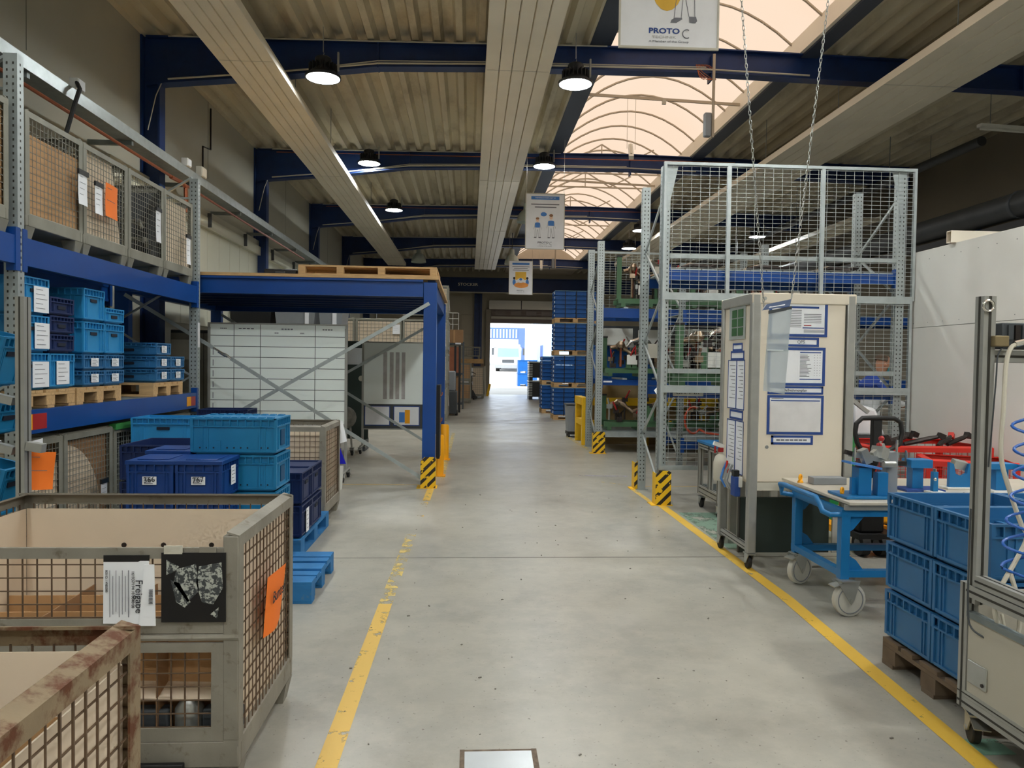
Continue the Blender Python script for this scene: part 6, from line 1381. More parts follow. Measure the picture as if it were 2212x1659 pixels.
print_rows(o, bx, [(2.62, 2.76, 2.02 - i * 0.013, 2.025 - i * 0.013) for i in range(6)] + [(2.5, 2.6, 2.05 - i * 0.013, 2.055 - i * 0.013) for i in range(11)] + [(2.62, 2.785, 1.88 + 0.009 * i, 1.884 + 0.009 * i) for i in range(3)]); print_rows(o, bx, [(2.38, 2.74, 2.068, 2.084), (2.61, 2.785, 1.912, 1.92)], M_inkblue); print_rows(o, bx, [(2.62, 2.68, 1.932, 1.938)], M_red)
o, bx = frame_doc(2.335, 2.745, 1.768, 1.84, 0.018); text('QPS', 0.034, (2.60, YF - 0.003, 1.804), FRONT, M_ink, o)
o, bx = frame_doc(2.335, 2.80, 1.46, 1.762)
m2 = MB(); bx(m2, 2.58, 2.775, 1.50, 1.735, 0.0015, 0.0025); pg_ = m2.build('inner_page', M_paper, o)
q = MB()
for i in range(17): bx(q, 2.595, 2.595 + 0.05 + 0.045 * rr.random(), 1.70 - i * 0.0105, 1.705 - i * 0.0105, 0.0025, 0.003)
for j in range(3):
    for i in range(9): bx(q, 2.71 + j * 0.022, 2.716 + j * 0.022, 1.70 - i * 0.02, 1.704 - i * 0.02, 0.0025, 0.003)
q.build('print_lines', M_ink, pg_, kind='stuff'); q = MB(); bx(q, 2.595, 2.765, 1.718, 1.727, 0.0025, 0.003); bx(q, 2.595, 2.765, 1.508, 1.516, 0.0025, 0.003); q.build('print_bars', M_inkblue, pg_, kind='stuff')
o, bx = frame_doc(2.34, 2.79, 1.392, 1.456, 0.016); text('Maßnahmenplan', 0.03, (2.56, YF - 0.003, 1.424), FRONT, M_inkdk, o)
o, bx = frame_doc(2.34, 2.795, 1.075, 1.385, 0.02)
m2 = MB(); n = 8
for j in range(n + 1):
    for i in range(n + 1): m2.v.append((2.362 + 0.41 * i / n, YF - 0.003 - 0.006 * abs(math.sin(i * 2.1 + j * 1.3)) , 1.097 + 0.235 * j / n))
for j in range(n):
    for i in range(n): a = j * (n + 1) + i; m2.quad(a, a + 1, a + n + 2, a + n + 1)
m2.build('crumpled_film', mat('film_white', (222, 220, 220), 0.25, 0, 0.05, 10), o); print_rows(o, bx, [(2.37, 2.765, 1.338, 1.346)], M_inkblue); print_rows(o, bx, [(2.375, 2.47, 1.355, 1.36)])
o, bx = frame_doc(2.378, 2.715, 0.995, 1.068, 0.018); print_rows(o, bx, [(2.42 + i * 0.036, 2.45 + i * 0.036, 1.025, 1.038) for i in range(7)], M_ink)
# aisle side notices
o = MB().box(CX0 + 0.012, 5.86, 1.83, CX0 + 0.018, 6.22, 2.12).build('leaflet_holder', mat('holder_clear', (176, 184, 180), 0.2, 0, 0.05, 6), cb_)
for j in range(2):
    for i in range(3): MB().box(CX0 + 0.008, 5.90 + j * 0.14, 1.86 + i * 0.075, CX0 + 0.012, 6.01 + j * 0.14, 1.925 + i * 0.075).build('green_leaflet', mat('leaflet_green', (52, 100, 56), 0.5), o)
for a, b_, c, d, bw in ((5.92, 6.14, 1.735, 1.80, 0.016), (5.88, 6.18, 1.66, 1.735, 0.016), (5.86, 6.04, 1.25, 1.66, 0.008), (6.04, 6.24, 1.25, 1.66, 0.008), (5.88, 6.18, 1.165, 1.245, 0.018), (5.86, 6.04, 0.72, 1.16, 0.008), (6.04, 6.24, 0.72, 1.16, 0.008)):
    o, bx = frame_doc(a, b_, c, d, bw, side=True)
    if d - c > 0.2: print_rows(o, bx, [(a + 0.03, b_ - 0.04 - 0.03 * (i % 3), d - 0.05 - i * 0.03, d - 0.045 - i * 0.03) for i in range(10)])
# dark board standing under the cabinet
t = thing('dark_panel', 'dark green-black panel standing under the cabinet', 'panel', (2.26, 6.0, 0.06)); MB().box(0, 0, 0, 0.76, 0.03, 0.46).build('board', M_charcoal, t); MB().box(-0.01, -0.004, 0.0, 0.0, 0.034, 0.46).build('edge', M_aludk, t); MB().box(0.78, -0.02, 0.0, 0.83, 0.0, 0.4).build('white_strip', M_white, t)
t = thing('profile_stack', 'grey aluminium profiles behind the cabinet legs', 'profiles', (2.3, 6.55, 0))
for i in range(9): MB().box(i * 0.075, 0, 0.0, i * 0.075 + 0.06, 0.05, 0.60 + 0.03 * (i % 2)).build('profile', M_alu if i % 3 else M_white, t)
# sprayer bottle hung at the cabinet corner
t = thing('spray_bottle', 'white spray bottle with red trigger at the cabinet corner', 'spray bottle', (2.14, 6.16, 0.64))
MB().lathe([(0.0, 0.0), (0.055, 0.0), (0.06, 0.02), (0.06, 0.15), (0.045, 0.2), (0.02, 0.225), (0.02, 0.24), (0.0, 0.24)], n=18).build('bottle', M_hose, t)
MB().lathe([(0.0, 0.24), (0.024, 0.24), (0.024, 0.275), (0.0, 0.28)], n=12).build('collar', M_red, t); MB().obox((-0.02, 0, 0.30), (0.09, 0.03, 0.035), (0, R(20), 0)).build('head', M_white, t); MB().bar((-0.05, 0, 0.29), (-0.05, 0, 0.23), 0.014, 0.012).build('trigger', M_red, t)
t = thing('clip_rail', 'white rail with clamps on the cabinet side', 'rail', (2.165, 5.78, 0.62)); MB().box(0, 0, 0.02, 0.025, 0.42, 0.10).build('rail', M_white, t); MB().box(-0.03, 0.02, -0.06, 0.02, 0.12, 0.10).build('blue_clamp', M_inkblue, t, 0.006); MB().box(-0.03, 0.04, 0.10, 0.015, 0.10, 0.15).build('black_cap', M_black, t)
for i in range(3): MB().tube([(-0.02, 0.12 + 0.07 * i, -0.02), (-0.05, 0.15 + 0.07 * i, 0.05), (-0.02, 0.18 + 0.07 * i, 0.12), (0.0, 0.16 + 0.07 * i, 0.18)], 0.01, 6).build('clamp_lever', M_zinc if i < 2 else M_ltblue, t)
MB().cyl((-0.01, 0.26, 0.1), (-0.01, 0.26, 0.2), 0.018, 0.008, n=10).build('orange_marker', M_redbox, t)

# ---- aluminium work cart with blue top behind the cabinet
ac = thing('work_cart', 'aluminium profile cart with bright blue top', 'cart', (0, 0, 0))
AX0, AX1, AY0, AY1 = 2.62, 3.45, 7.6, 8.3
for x in (AX0, AX1 - 0.05):
    for y in (AY0, AY1 - 0.05): prof_obj('post', (x, y, 0.16), (x + 0.05, y + 0.05, 0.74), 0.05, 'z', ac)
prof_obj('post', (AX0, AY0 + 0.3, 0.26), (AX0 + 0.05, AY0 + 0.35, 0.74), 0.05, 'z', ac)
for z in (0.16, 0.21, 0.68):
    for y in (AY0, AY1 - 0.05): prof_obj('rail', (AX0, y, z), (AX1, y + 0.05, z + 0.05), 0.05, 'x', ac)
    for x in (AX0, AX1 - 0.05): prof_obj('rail', (x, AY0 + 0.05, z), (x + 0.05, AY1 - 0.05, z + 0.05), 0.05, 'y', ac)
MB().box(AX0 - 0.01, AY0 - 0.01, 0.74, AX1, AY1 + 0.01, 0.765).build('top_plate', M_trolley, ac)
MB().box(AX0 + 0.05, AY0 + 0.05, 0.26, AX1 - 0.05, AY1 - 0.05, 0.27).build('lower_shelf', M_galvdk, ac)
for x in (AX0 + 0.04, AX1 - 0.06):
    for y in (AY0 + 0.04, AY1 - 0.06): castor(ac, x, y, 0.055, brake=False)
t = thing('clamp_fixture', 'blue and grey clamping fixture on the aluminium cart', 'fixture', (2.78, 7.85, 0.766)); MB().box(-0.06, -0.05, 0, 0.2, 0.2, 0.02).build('plate', M_trolley, t)
for x in (-0.02, 0.12): MB().box(x, 0, 0.02, x + 0.06, 0.06, 0.16).build('column', M_trolley, t)
MB().obox((-0.02, 0.0, 0.24), (0.07, 0.08, 0.12), (0.2, 0.3, 0.2)).obox((0.06, 0.05, 0.28), (0.12, 0.05, 0.05), (0, -0.5, 0.3)).build('clamp', M_zinc, t); MB().bar((0.0, 0.02, 0.28), (0.14, 0.02, 0.36), 0.03, 0.03).build('clamp_arm', M_darkpart, t); MB().obox((0.13, -0.06, 0.12), (0.13, 0.004, 0.11), (R(-20), R(-12), 0)).build('tag_card', mat('card_pale_blue', (186, 204, 228), 0.6), t)

# ================================================================== BLUE TROLLEY TABLE
tr = thing('fixture_trolley', 'blue steel trolley table on large white wheels', 'trolley', (0, 0, 0))
TX0, TX1, TY0, TY1 = 2.41, 4.35, 4.62, 5.36
for x in (TX0, TX1 - 0.06):
    for y in (TY0, TY1 - 0.06): MB().box(x, y, 0.235, x + 0.06, y + 0.06, 0.69).build('post', M_trolley, tr, 0.003)
for y in (TY0, TY1 - 0.05):
    MB().box(TX0, y, 0.645, TX1, y + 0.05, 0.69).build('top_rail', M_trolley, tr); MB().box(TX0, y, 0.25, TX1, y + 0.05, 0.295).build('bottom_rail', M_trolley, tr)
    for x, s in ((TX0 + 0.06, 1), (TX1 - 0.06, -1)):
        MB().prism([(x, 0.645), (x + s * 0.10, 0.645), (x + s * 0.03, 0.56), (x, 0.54)], 'y', y + 0.02, y + 0.03).build('gusset', M_trolley, tr); MB().prism([(x, 0.295), (x + s * 0.10, 0.295), (x + s * 0.05, 0.36), (x, 0.39)], 'y', y + 0.02, y + 0.03).build('gusset', M_trolley, tr)
for x in (TX0, TX1 - 0.05): MB().box(x, TY0, 0.645, x + 0.05, TY1, 0.69).build('end_rail', M_trolley, tr); MB().box(x, TY0, 0.25, x + 0.05, TY1, 0.295).build('end_rail', M_trolley, tr)
hx = TX0 - 0.10
MB().tube([(TX0 + 0.02, TY0 + 0.02, 0.655), (hx + 0.03, TY0 + 0.02, 0.655), (hx, TY0 + 0.06, 0.67), (hx, TY0 + 0.10, 0.71), (hx, TY0 + 0.16, 0.745), (hx, TY1 - 0.08, 0.745), (hx, TY1 - 0.02, 0.74), (hx + 0.02, TY1, 0.71), (hx + 0.02, TY1, 0.67), (TX0 + 0.02, TY1 - 0.01, 0.655)], 0.018, 12).build('push_handle', M_trolley, tr)
MB().box(2.44, 4.58, 0.725, 4.6, 5.62, 0.745).build('table_plate', M_steeltop, tr, 0.002); MB().box(2.52, 4.62, 0.69, 4.4, 5.45, 0.725).build('plate_frame', M_alu, tr)
MB().box(2.42, 4.60, 0.69, 4.4, 4.62, 0.725).build('edge_strip', M_alu, tr)
for x in (TX0 + 0.03, TX1 - 0.03):
    castor(tr, x, TY0 + 0.0, 0.108, M_nylon, True, R(-84 if x < 3 else 20), 0.045); castor(tr, x, TY1 - 0.04, 0.108, M_nylon, True, R(-66 if x < 3 else 10), 0.045)
ZT = 0.746
def eyebolt(x, y, lb):
    t = thing('eye_bolt', lb, 'eye bolt', (x, y, ZT), R(40), 'yellow eye bolts on the trolley'); MB().lathe([(0, 0), (0.022, 0), (0.018, 0.014), (0.01, 0.018), (0, 0.018)], n=12).build('shank', M_orangey, t); MB().tube([(0.018 * math.cos(a), 0, 0.036 + 0.02 * math.sin(a)) for a in [i * math.pi / 6 for i in range(12)]], 0.008, 8, True).build('ring', M_orangey, t)
eyebolt(2.48, 5.38, 'yellow eye bolt at the far corner of the trolley plate'); eyebolt(2.50, 4.80, 'yellow eye bolt at the near edge of the trolley plate')
t = thing('steel_block', 'flat grey steel bar lying on the trolley plate', 'steel bar', (2.53, 5.27, ZT)); MB().box(0, 0, 0, 0.25, 0.10, 0.052).build('bar', M_grey, t, 0.003)
# fixture A
fa = thing('clamp_fixture', 'blue clamping fixture with red knobs on the trolley', 'fixture', (2.47, 4.68, ZT))
MB().box(0, 0, 0, 0.46, 0.26, 0.018).build('base_plate', M_trolley, fa, 0.002)
MB().box(0.11, 0.06, 0.018, 0.20, 0.15, 0.20).box(0.08, 0.09, 0.018, 0.11, 0.12, 0.13).build('column', M_trolley, fa); MB().box(0.23, 0.04, 0.018, 0.30, 0.10, 0.17).box(0.26, 0.10, 0.018, 0.28, 0.16, 0.12).build('column', M_trolley, fa)
MB().obox((0.15, 0.10, 0.215), (0.22, 0.12, 0.014), (0, R(10), 0)).build('tilt_plate', M_ltblue, fa); MB().box(0.34, 0.13, 0.018, 0.42, 0.20, 0.30).build('grey_column', M_grey, fa, 0.006)
cl_ = MB(); cl_.obox((0.22, 0.14, 0.26), (0.26, 0.05, 0.035), (0, R(10), 0)).obox((0.30, 0.15, 0.29), (0.07, 0.09, 0.08), (0, 0.3, 0.4)).obox((0.18, 0.12, 0.27), (0.05, 0.06, 0.10), (0, -0.4, 0)).bar((0.24, 0.14, 0.28), (0.34, 0.18, 0.34), 0.03, 0.03).cyl((0.3, 0.1, 0.22), (0.38, 0.1, 0.22), 0.022, n=12); cl_.build('clamp', M_zinc, fa); MB().obox((0.16, 0.135, 0.27), (0.22, 0.035, 0.03), (0, R(14), 0)).build('clamp_arm', M_darkpart, fa)
MB().cyl((0.10, 0.1, 0.24), (0.10, 0.1, 0.33), 0.008, n=8).build('pin', M_chrome, fa); MB().cyl((0.40, 0.12, 0.30), (0.40, 0.12, 0.38), 0.008, n=8).build('pin', M_chrome, fa)
for x, z in ((0.315, 0.385), (0.30, 0.34)): MB().ball((x, 0.16, z), 0.019, 14, 8).build('knob', M_red, fa); 
MB().bar((0.315, 0.16, 0.38), (0.28, 0.15, 0.30), 0.012, 0.012).bar((0.30, 0.16, 0.335), (0.24, 0.14, 0.28), 0.012, 0.012).build('lever', M_chrome, fa)
# fixture B, C, D
fb_ = thing('tee_fixture', 'blue T-shaped support fixture on the trolley', 'fixture', (3.12, 5.02, ZT)); MB().box(-0.06, -0.04, 0, 0.22, 0.14, 0.014).build('base_plate', M_inkblue, fb_); MB().box(0.02, 0.03, 0.014, 0.10, 0.10, 0.16).build('column', M_trolley, fb_); MB().box(-0.01, 0.0, 0.16, 0.15, 0.12, 0.22).build('head', M_trolley, fb_, 0.003); MB().cyl((-0.02, 0.05, 0.20), (-0.02, 0.05, 0.28), 0.008, n=8).build('pin', M_chrome, fb_); MB().obox((-0.09, 0.05, 0.19), (0.12, 0.06, 0.03), (0, 0, 0)).build('clamp', M_darkpart, fb_)
t = thing('locating_post', 'slim blue locating post on the trolley', 'fixture', (3.21, 4.92, ZT)); MB().box(-0.03, -0.03, 0, 0.08, 0.06, 0.014).build('base', M_white, t); MB().box(0, 0, 0.014, 0.035, 0.035, 0.15).build('post', M_trolley, t); MB().ball((0.005, -0.01, 0.10), 0.012, 10, 6).cyl((0.017, 0.017, 0.15), (0.017, 0.017, 0.17), 0.012, n=8).build('pin', M_chrome, t)
t = thing('cradle_fixture', 'blue U-shaped cradle fixture on the trolley behind the profile post', 'fixture', (3.46, 5.12, ZT)); MB().prism([(0, 0), (0.17, 0), (0.17, 0.18), (0.145, 0.18), (0.13, 0.11), (0.09, 0.09), (0.045, 0.11), (0.03, 0.18), (0, 0.19)], 'y', 0, 0.03).build('cradle', M_trolley, t); MB().box(-0.03, -0.03, 0, 0.2, 0.08, 0.012).build('base', M_white, t); MB().obox((0.10, 0.05, 0.17), (0.10, 0.05, 0.06), (0.3, 0.2, 0)).build('clamp', M_zinc, t)
for x, y, lb in ((3.72, 5.0, 'blue column fixture on the trolley seen past the profile post'), (3.9, 4.85, 'wide blue column fixture at the hidden end of the trolley')):
    t = thing('column_fixture', lb, 'fixture', (x, y, ZT)); MB().box(0, 0, 0, 0.09, 0.09, 0.16).build('column', M_trolley, t); MB().box(-0.06, -0.02, 0.16, 0.14, 0.11, 0.20).build('head', M_trolley, t); MB().box(-0.05, -0.05, 0, 0.15, 0.14, 0.012).build('base', M_white, t)
rg = MB(); n = 9
for j in range(n + 1):
    for i in range(n + 1):
        u, v = i / n - 0.5, j / n - 0.5; rg.v.append((3.30 + u * 0.15, 4.74 + v * 0.12, ZT + 0.012 + 0.03 * max(0, 1 - 3.2 * math.hypot(u, v)) + 0.012 * math.sin(u * 21 + v * 9) * math.cos(v * 17)))
for j in range(n):
    for i in range(n): a = j * (n + 1) + i; rg.quad(a, a + 1, a + n + 2, a + n + 1)
tag(rg.build('rag', mat('rag_cloth', (176, 166, 146), 0.9, 0, 0.25, 30)), 'crumpled beige rag lying on the trolley plate', 'rag')

# ---- electric pallet truck behind the trolley
t = thing('electric_pallet_truck', 'yellow pallet truck with black loop handle behind the trolley', 'pallet truck', (3.46, 6.05, 0))
hp = [(-0.14, 0, 0.90), (-0.19, 0, 0.98), (-0.21, 0, 1.06), (-0.20, 0, 1.14), (-0.15, 0, 1.185), (0, 0, 1.19), (0.13, 0, 1.185), (0.185, 0, 1.15), (0.20, 0, 1.06), (0.18, 0, 0.97), (0.10, 0, 0.92), (0.02, 0, 0.885)]
MB().tube(hp, 0.02, 10).build('loop_handle', M_black, t); MB().box(-0.05, 0.0, 0.85, 0.03, 0.06, 1.18).build('tiller_head', M_black, t, 0.01); MB().bar((-0.01, 0.03, 0.88), (-0.02, 0.25, 0.42), 0.06, 0.05).build('tiller', M_black, t)
MB().box(-0.09, 0.2, 0.24, 0.42, 0.5, 0.45).build('cover', M_orangey, t, 0.03); MB().box(-0.12, 0.05, 0.2, 0.1, 0.25, 0.44).build('motor', M_black, t, 0.02); MB().box(-0.15, 0.0, 0.15, 0.2, 0.3, 0.2).build('chassis', M_black, t)
for x in (-0.12, 0.05): MB().cyl((x, 0.08, 0.1), (x + 0.07, 0.08, 0.1), 0.1, n=18).build('wheel', M_rubber, t); MB().cyl((x - 0.004, 0.08, 0.1), (x + 0.074, 0.08, 0.1), 0.05, n=14).build('hub', M_grey, t)
for x in (-0.2, 0.2): MB().box(x + 0.08, 0.5, 0.1, x + 0.2, 0.95, 0.16).build('fork', M_orangey, t)
prf = thing('profile_trestle', 'low aluminium frame on the floor behind the trolley', 'frame', (2.95, 6.7, 0.12))
for z in (0, 0.06, 0.2): MB().box(0, 0, z, 0.36, 0.05, z + 0.045).build('rail', M_alu, prf)
for x in (0.0, 0.31): MB().box(x, 0, -0.12, x + 0.05, 0.05, 0.3).build('leg', M_alu, prf)

# ---- red mesh boxes and parts
rb1 = gitterbox('red mesh box behind the trolley, against the white partition', (3.9, 6.95, 0), 1.24, 0.83, 0.85, M_redbox, M_redbox, {}, 'red mesh boxes', du=0.09, t=0.004)
rb2 = gitterbox('smaller red mesh box standing at an angle before the other', (3.98, 6.2, 0), 0.7, 0.5, 0.82, M_redbox, M_redbox, {}, 'red mesh boxes', du=0.08, t=0.004, rotz=R(-22))
for k, (x, y, a, s) in enumerate(((4.25, 7.1, 0.2, 1.0), (4.55, 7.15, -0.3, 1.1), (4.75, 7.1, 0.5, 0.9), (4.4, 7.3, -0.1, 1.0), (4.95, 7.2, 0.1, 0.8))):
    t = thing('bracket_part', 'dark steel bracket part lying on the red mesh box, %s' % ('by the handle', 'in the middle', 'with orange tip', 'at the back', 'at the far end')[k], 'bracket', (x, y, 0.83), a, 'parts on the red mesh box')
    MB().tube([(-0.16 * s, 0, 0.02), (-0.05 * s, 0.02, 0.05), (0.05 * s, 0, 0.085), (0.15 * s, 0.02, 0.11)], [0.02, 0.026, 0.024, 0.016], 8).build('arm', M_darkpart, t); MB().obox((0.15 * s, 0.02, 0.11), (0.07, 0.05, 0.05), (0, 0.4, 0.3)).build('lug', M_redbox if k == 2 else M_darkpart, t)
t = thing('saddle_part', 'dark U-shaped saddle part standing on the red mesh box', 'bracket', (4.16, 7.0, 0.84)); MB().prism([(-0.09, 0), (0.09, 0), (0.085, 0.10), (0.06, 0.11), (0.03, 0.06), (-0.03, 0.06), (-0.065, 0.12), (-0.09, 0.11)], 'y', 0, 0.04).build('saddle', M_darkpart, t)
t = thing('green_canister', 'green canister standing behind the black loop handle', 'canister', (3.72, 7.2, 0.0)); MB().lathe([(0, 0), (0.14, 0), (0.14, 0.9), (0.1, 0.98), (0.05, 1.02), (0.05, 1.06), (0, 1.06)], n=20).build('body', mat('canister_green', (30, 130, 70), 0.4), t); MB().cyl((0, 0, 1.06), (0, 0, 1.1), 0.03, n=10).build('cap', M_black, t)
t = thing('blue_post_fixture', 'tall blue fixture column standing behind the loop handle', 'fixture', (4.1, 7.95, 0)); MB().box(0, 0, 0, 0.11, 0.11, 1.25).build('column', M_trolley, t); MB().obox((0.05, 0.0, 1.32), (0.16, 0.08, 0.06), (0, R(-50), 0)).build('clamp', M_zinc, t); MB().bar((0.06, -0.02, 1.30), (0.3, -0.02, 1.12), 0.04, 0.04).build('clamp_arm', M_zinc, t); MB().box(-0.35, 0.05, 0.1, -0.02, 0.1, 1.05).build('blue_plate', M_trolley, t)
t = thing('white_sack', 'white film covered parcel behind the blue column', 'parcel', (4.55, 8.1, 0.85)); MB().hexa([(-0.22, 0, 0), (0.16, 0, 0), (0.18, 0.2, 0), (-0.2, 0.2, 0)], [(-0.2, 0.03, 0.36), (0.05, 0.02, 0.30), (0.08, 0.18, 0.31), (-0.16, 0.17, 0.36)]).build('parcel', M_workwhite, t, 0.03); MB().box(-0.25, -0.05, -0.85, 0.2, 0.25, -0.001).build('plinth', M_greydk, t)

# ================================================================== BLUE CRATES ON PALLET, NEAR RIGHT
pallet('dark worn pallet under the blue crates at the yellow line', (2.87, 3.48, 0), 0, M_wooddk, M_wooddk)
for j in range(2):
    for k in range(3):
        for i in range(2):
            c = crate('blue stacking crate, %s layer, %s column of the pallet beside the profile machine' % (('bottom', 'middle', 'top')[k], (('aisle front', 'inner front'), ('aisle rear', 'inner rear'))[j][i]), (2.575 + 0.605 * i, 3.275 + 0.405 * j, 0.146 + 0.262 * k), 0.6, 0.4, 0.262, M_crate2, 0, 'blue crates beside the profile machine', slots=False, open_top=True)
            if k == 2:
                MB().box(-0.012, -0.17, 0.03, 0.012, 0.17, 0.2).build('inner_wall', M_crate2, c)
                MB().box(-0.27, -0.17, 0.09, 0.27, 0.17, 0.10).build('inner_floor', M_crate2, c)
                if j == 0 and i == 0: text('799', 0.11, (0.0, -0.204, 0.13), (R(90), R(-6), 0), M_conduit, c)
t = thing('white_pipe_part', 'white pipe end lying in the top rear crate', 'pipe', (2.42, 3.62, 0.52)); MB().tube([(0, 0, 0.2), (0.05, -0.02, 0.23), (0.12, -0.06, 0.24)], 0.022, 10).build('pipe', M_hose, t)

# ================================================================== PROFILE MACHINE CART
mc = thing('test_machine', 'aluminium profile machine with grey lower panel and hoses', 'machine', (0, 0, 0))
MX = 2.115
prof_obj('main_post', (MX + 0.008, 2.955, 0.62), (MX + 0.062, 3.01, 1.91), 0.054, 'z', mc)
MB().tube([(MX + 0.02 + 0.022 * math.cos(a), 2.945, 1.868 + 0.022 * math.sin(a)) for a in [i * math.pi / 8 for i in range(16)]], 0.006, 8, True).build('lifting_ring', M_chrome, mc)
prof_obj('arm', (MX + 0.062, 2.965, 1.635), (3.2, 3.01, 1.685), 0.05, 'x', mc)
prof_obj('rear_post', (3.0, 2.965, 0.62), (3.05, 3.01, 1.64), 0.05, 'z', mc)
prof_obj('top_side_rail', (MX, 1.7, 0.70), (MX + 0.05, 2.95, 0.745), 0.045, 'y', mc); prof_obj('top_side_rail', (MX, 1.7, 0.645), (MX + 0.05, 3.0, 0.695), 0.05, 'y', mc)
prof_obj('bottom_side_rail', (MX, 1.7, 0.165), (MX + 0.05, 3.04, 0.215), 0.05, 'y', mc); prof_obj('bottom_side_rail', (MX, 1.7, 0.215), (MX + 0.05, 3.04, 0.245), 0.03, 'y', mc)
prof_obj('corner_post', (MX, 2.99, 0.165), (MX + 0.05, 3.04, 0.70), 0.05, 'z', mc)
MB().box(MX + 0.004, 1.7, 0.24, MX + 0.02, 2.985, 0.565).build('side_panel', mat('machine_panel', (186, 180, 164), 0.5, 0, 0.03, 3), mc)
MB().box(MX - 0.004, 1.7, 0.560, MX + 0.03, 2.99, 0.585).build('panel_lip', M_galvdk, mc)
MB().box(MX + 0.05, 3.02, 0.2, 3.2, 3.04, 0.66).build('rear_panel', MATS['machine_panel'], mc); MB().box(MX + 0.05, 1.7, 0.2, 3.2, 3.0, 0.23).build('floor_pan', M_greydk, mc)
MB().box(MX - 0.004, 2.86, 0.29, MX + 0.004, 2.975, 0.385).build('hinge', M_zinc, mc, 0.003); MB().cyl((MX - 0.008, 2.88, 0.31), (MX - 0.004, 2.88, 0.31), 0.008, n=8).build('hinge_bolt', M_darkpart, mc)
castor(mc, MX + 0.06, 3.0, 0.062, M_rubber, True, R(-20), 0.035); castor(mc, 3.1, 3.0, 0.062, M_rubber, True); castor(mc, MX + 0.06, 1.8, 0.062, M_rubber, True); castor(mc, 3.1, 1.8, 0.062, M_rubber, True)
MB().box(2.205, 2.955, 1.69, 2.60, 3.02, 1.80).build('valve_island', M_greydk, mc, 0.004)
for i in range(6): MB().box(2.225 + i * 0.03, 2.945, 1.73, 2.247 + i * 0.03, 2.957, 1.79).build('valve', M_darkpart if i % 2 else M_greydk, mc)
MB().box(2.295, 2.94, 1.705, 2.36, 2.957, 1.78).build('display', M_greydk, mc); MB().box(2.155, 2.925, 1.70, 2.215, 2.96, 1.745).build('connector_block', mat('connector_brass', (140, 124, 92), 0.5, 0.4, 0.1, 8), mc, 0.004); MB().cyl((2.24, 2.93, 1.71), (2.29, 2.93, 1.722), 0.014, n=10).build('fitting', M_chrome, mc); MB().cyl((2.32, 2.93, 1.71), (2.36, 2.93, 1.712), 0.012, n=10).build('fitting', M_orangey, mc)
for i in range(7): MB().obox((2.25 + 0.11 * i, 2.6 - 0.09 * (i % 3), 0.5 + 0.04 * (i % 2)), (0.10, 0.12, 0.12), (0.2 * i, 0.1, 0.4 * i)).build('valve_body', (M_black, M_darkpart, M_greydk)[i % 3], mc, 0.006)
def hose(pts, r, m, lb, sub=6):
    P = [Vector(p) for p in pts]; out = []
    for i in range(len(P) - 1):
        a, b_, c, d = P[max(0, i - 1)], P[i], P[i + 1], P[min(len(P) - 1, i + 2)]
        for k in range(sub):
            u = k / sub; out.append(0.5 * ((2 * b_) + (c - a) * u + (2 * a - 5 * b_ + 4 * c - d) * u * u + (3 * b_ - a - 3 * c + d) * u ** 3))
    out.append(P[-1]); o = MB().tube(out, r, 8).build('hose', m, mc); o['label'] = lb; return o
hose([(2.245, 2.93, 1.71), (2.215, 2.92, 1.69), (2.195, 2.915, 1.62), (2.187, 2.91, 1.45), (2.183, 2.91, 1.25), (2.22, 2.90, 1.10), (2.26, 2.89, 0.98), (2.28, 2.88, 0.92), (2.23, 2.87, 0.83), (2.17, 2.86, 0.74), (2.13, 2.85, 0.66), (2.14, 2.84, 0.58), (2.18, 2.83, 0.53), (2.22, 2.83, 0.55), (2.225, 2.84, 0.66), (2.20, 2.86, 0.78)], 0.009, M_hose, 'white hose')
coil = []
for i in range(90):
    u = i / 89; a = u * 2 * math.pi * 6.5; z = 1.42 - 0.62 * u; coil.append((2.245 + 0.05 * math.cos(a) + 0.02 * math.sin(u * 5) - 0.01, 2.86 + 0.03 * math.sin(a), z))
o = MB().tube([(2.40, 2.9, 1.55), (2.31, 2.88, 1.52), (2.27, 2.86, 1.47)] + coil + [(2.27, 2.85, 0.76), (2.33, 2.84, 0.72), (2.40, 2.84, 0.74)], 0.006, 8).build('coiled_hose', M_hoseblue, mc); o['label'] = 'blue coiled air hose'
hose([(2.30, 2.93, 1.705), (2.292, 2.92, 1.62), (2.31, 2.9, 1.53), (2.33, 2.88, 1.40), (2.322, 2.87, 1.15), (2.31, 2.86, 0.95), (2.315, 2.86, 0.80), (2.31, 2.86, 0.62)], 0.0045, M_black, 'black cable')
hose([(2.20, 2.94, 1.70), (2.17, 2.93, 1.66), (2.165, 2.93, 1.55), (2.16, 2.95, 1.2)], 0.003, M_greydk, 'thin grey cable')
hose([(2.20, 2.9, 0.60), (2.21, 2.87, 0.50), (2.23, 2.8, 0.43), (2.25, 2.7, 0.38), (2.3, 2.6, 0.37)], 0.006, M_hose, 'thin pale cable on the panel', 5)
hose([(2.11, 2.98, 1.02), (2.095, 2.96, 0.8), (2.09, 2.95, 0.6), (2.095, 2.93, 0.53), (2.13, 2.88, 0.5)], 0.004, M_greydk, 'thin grey cable')

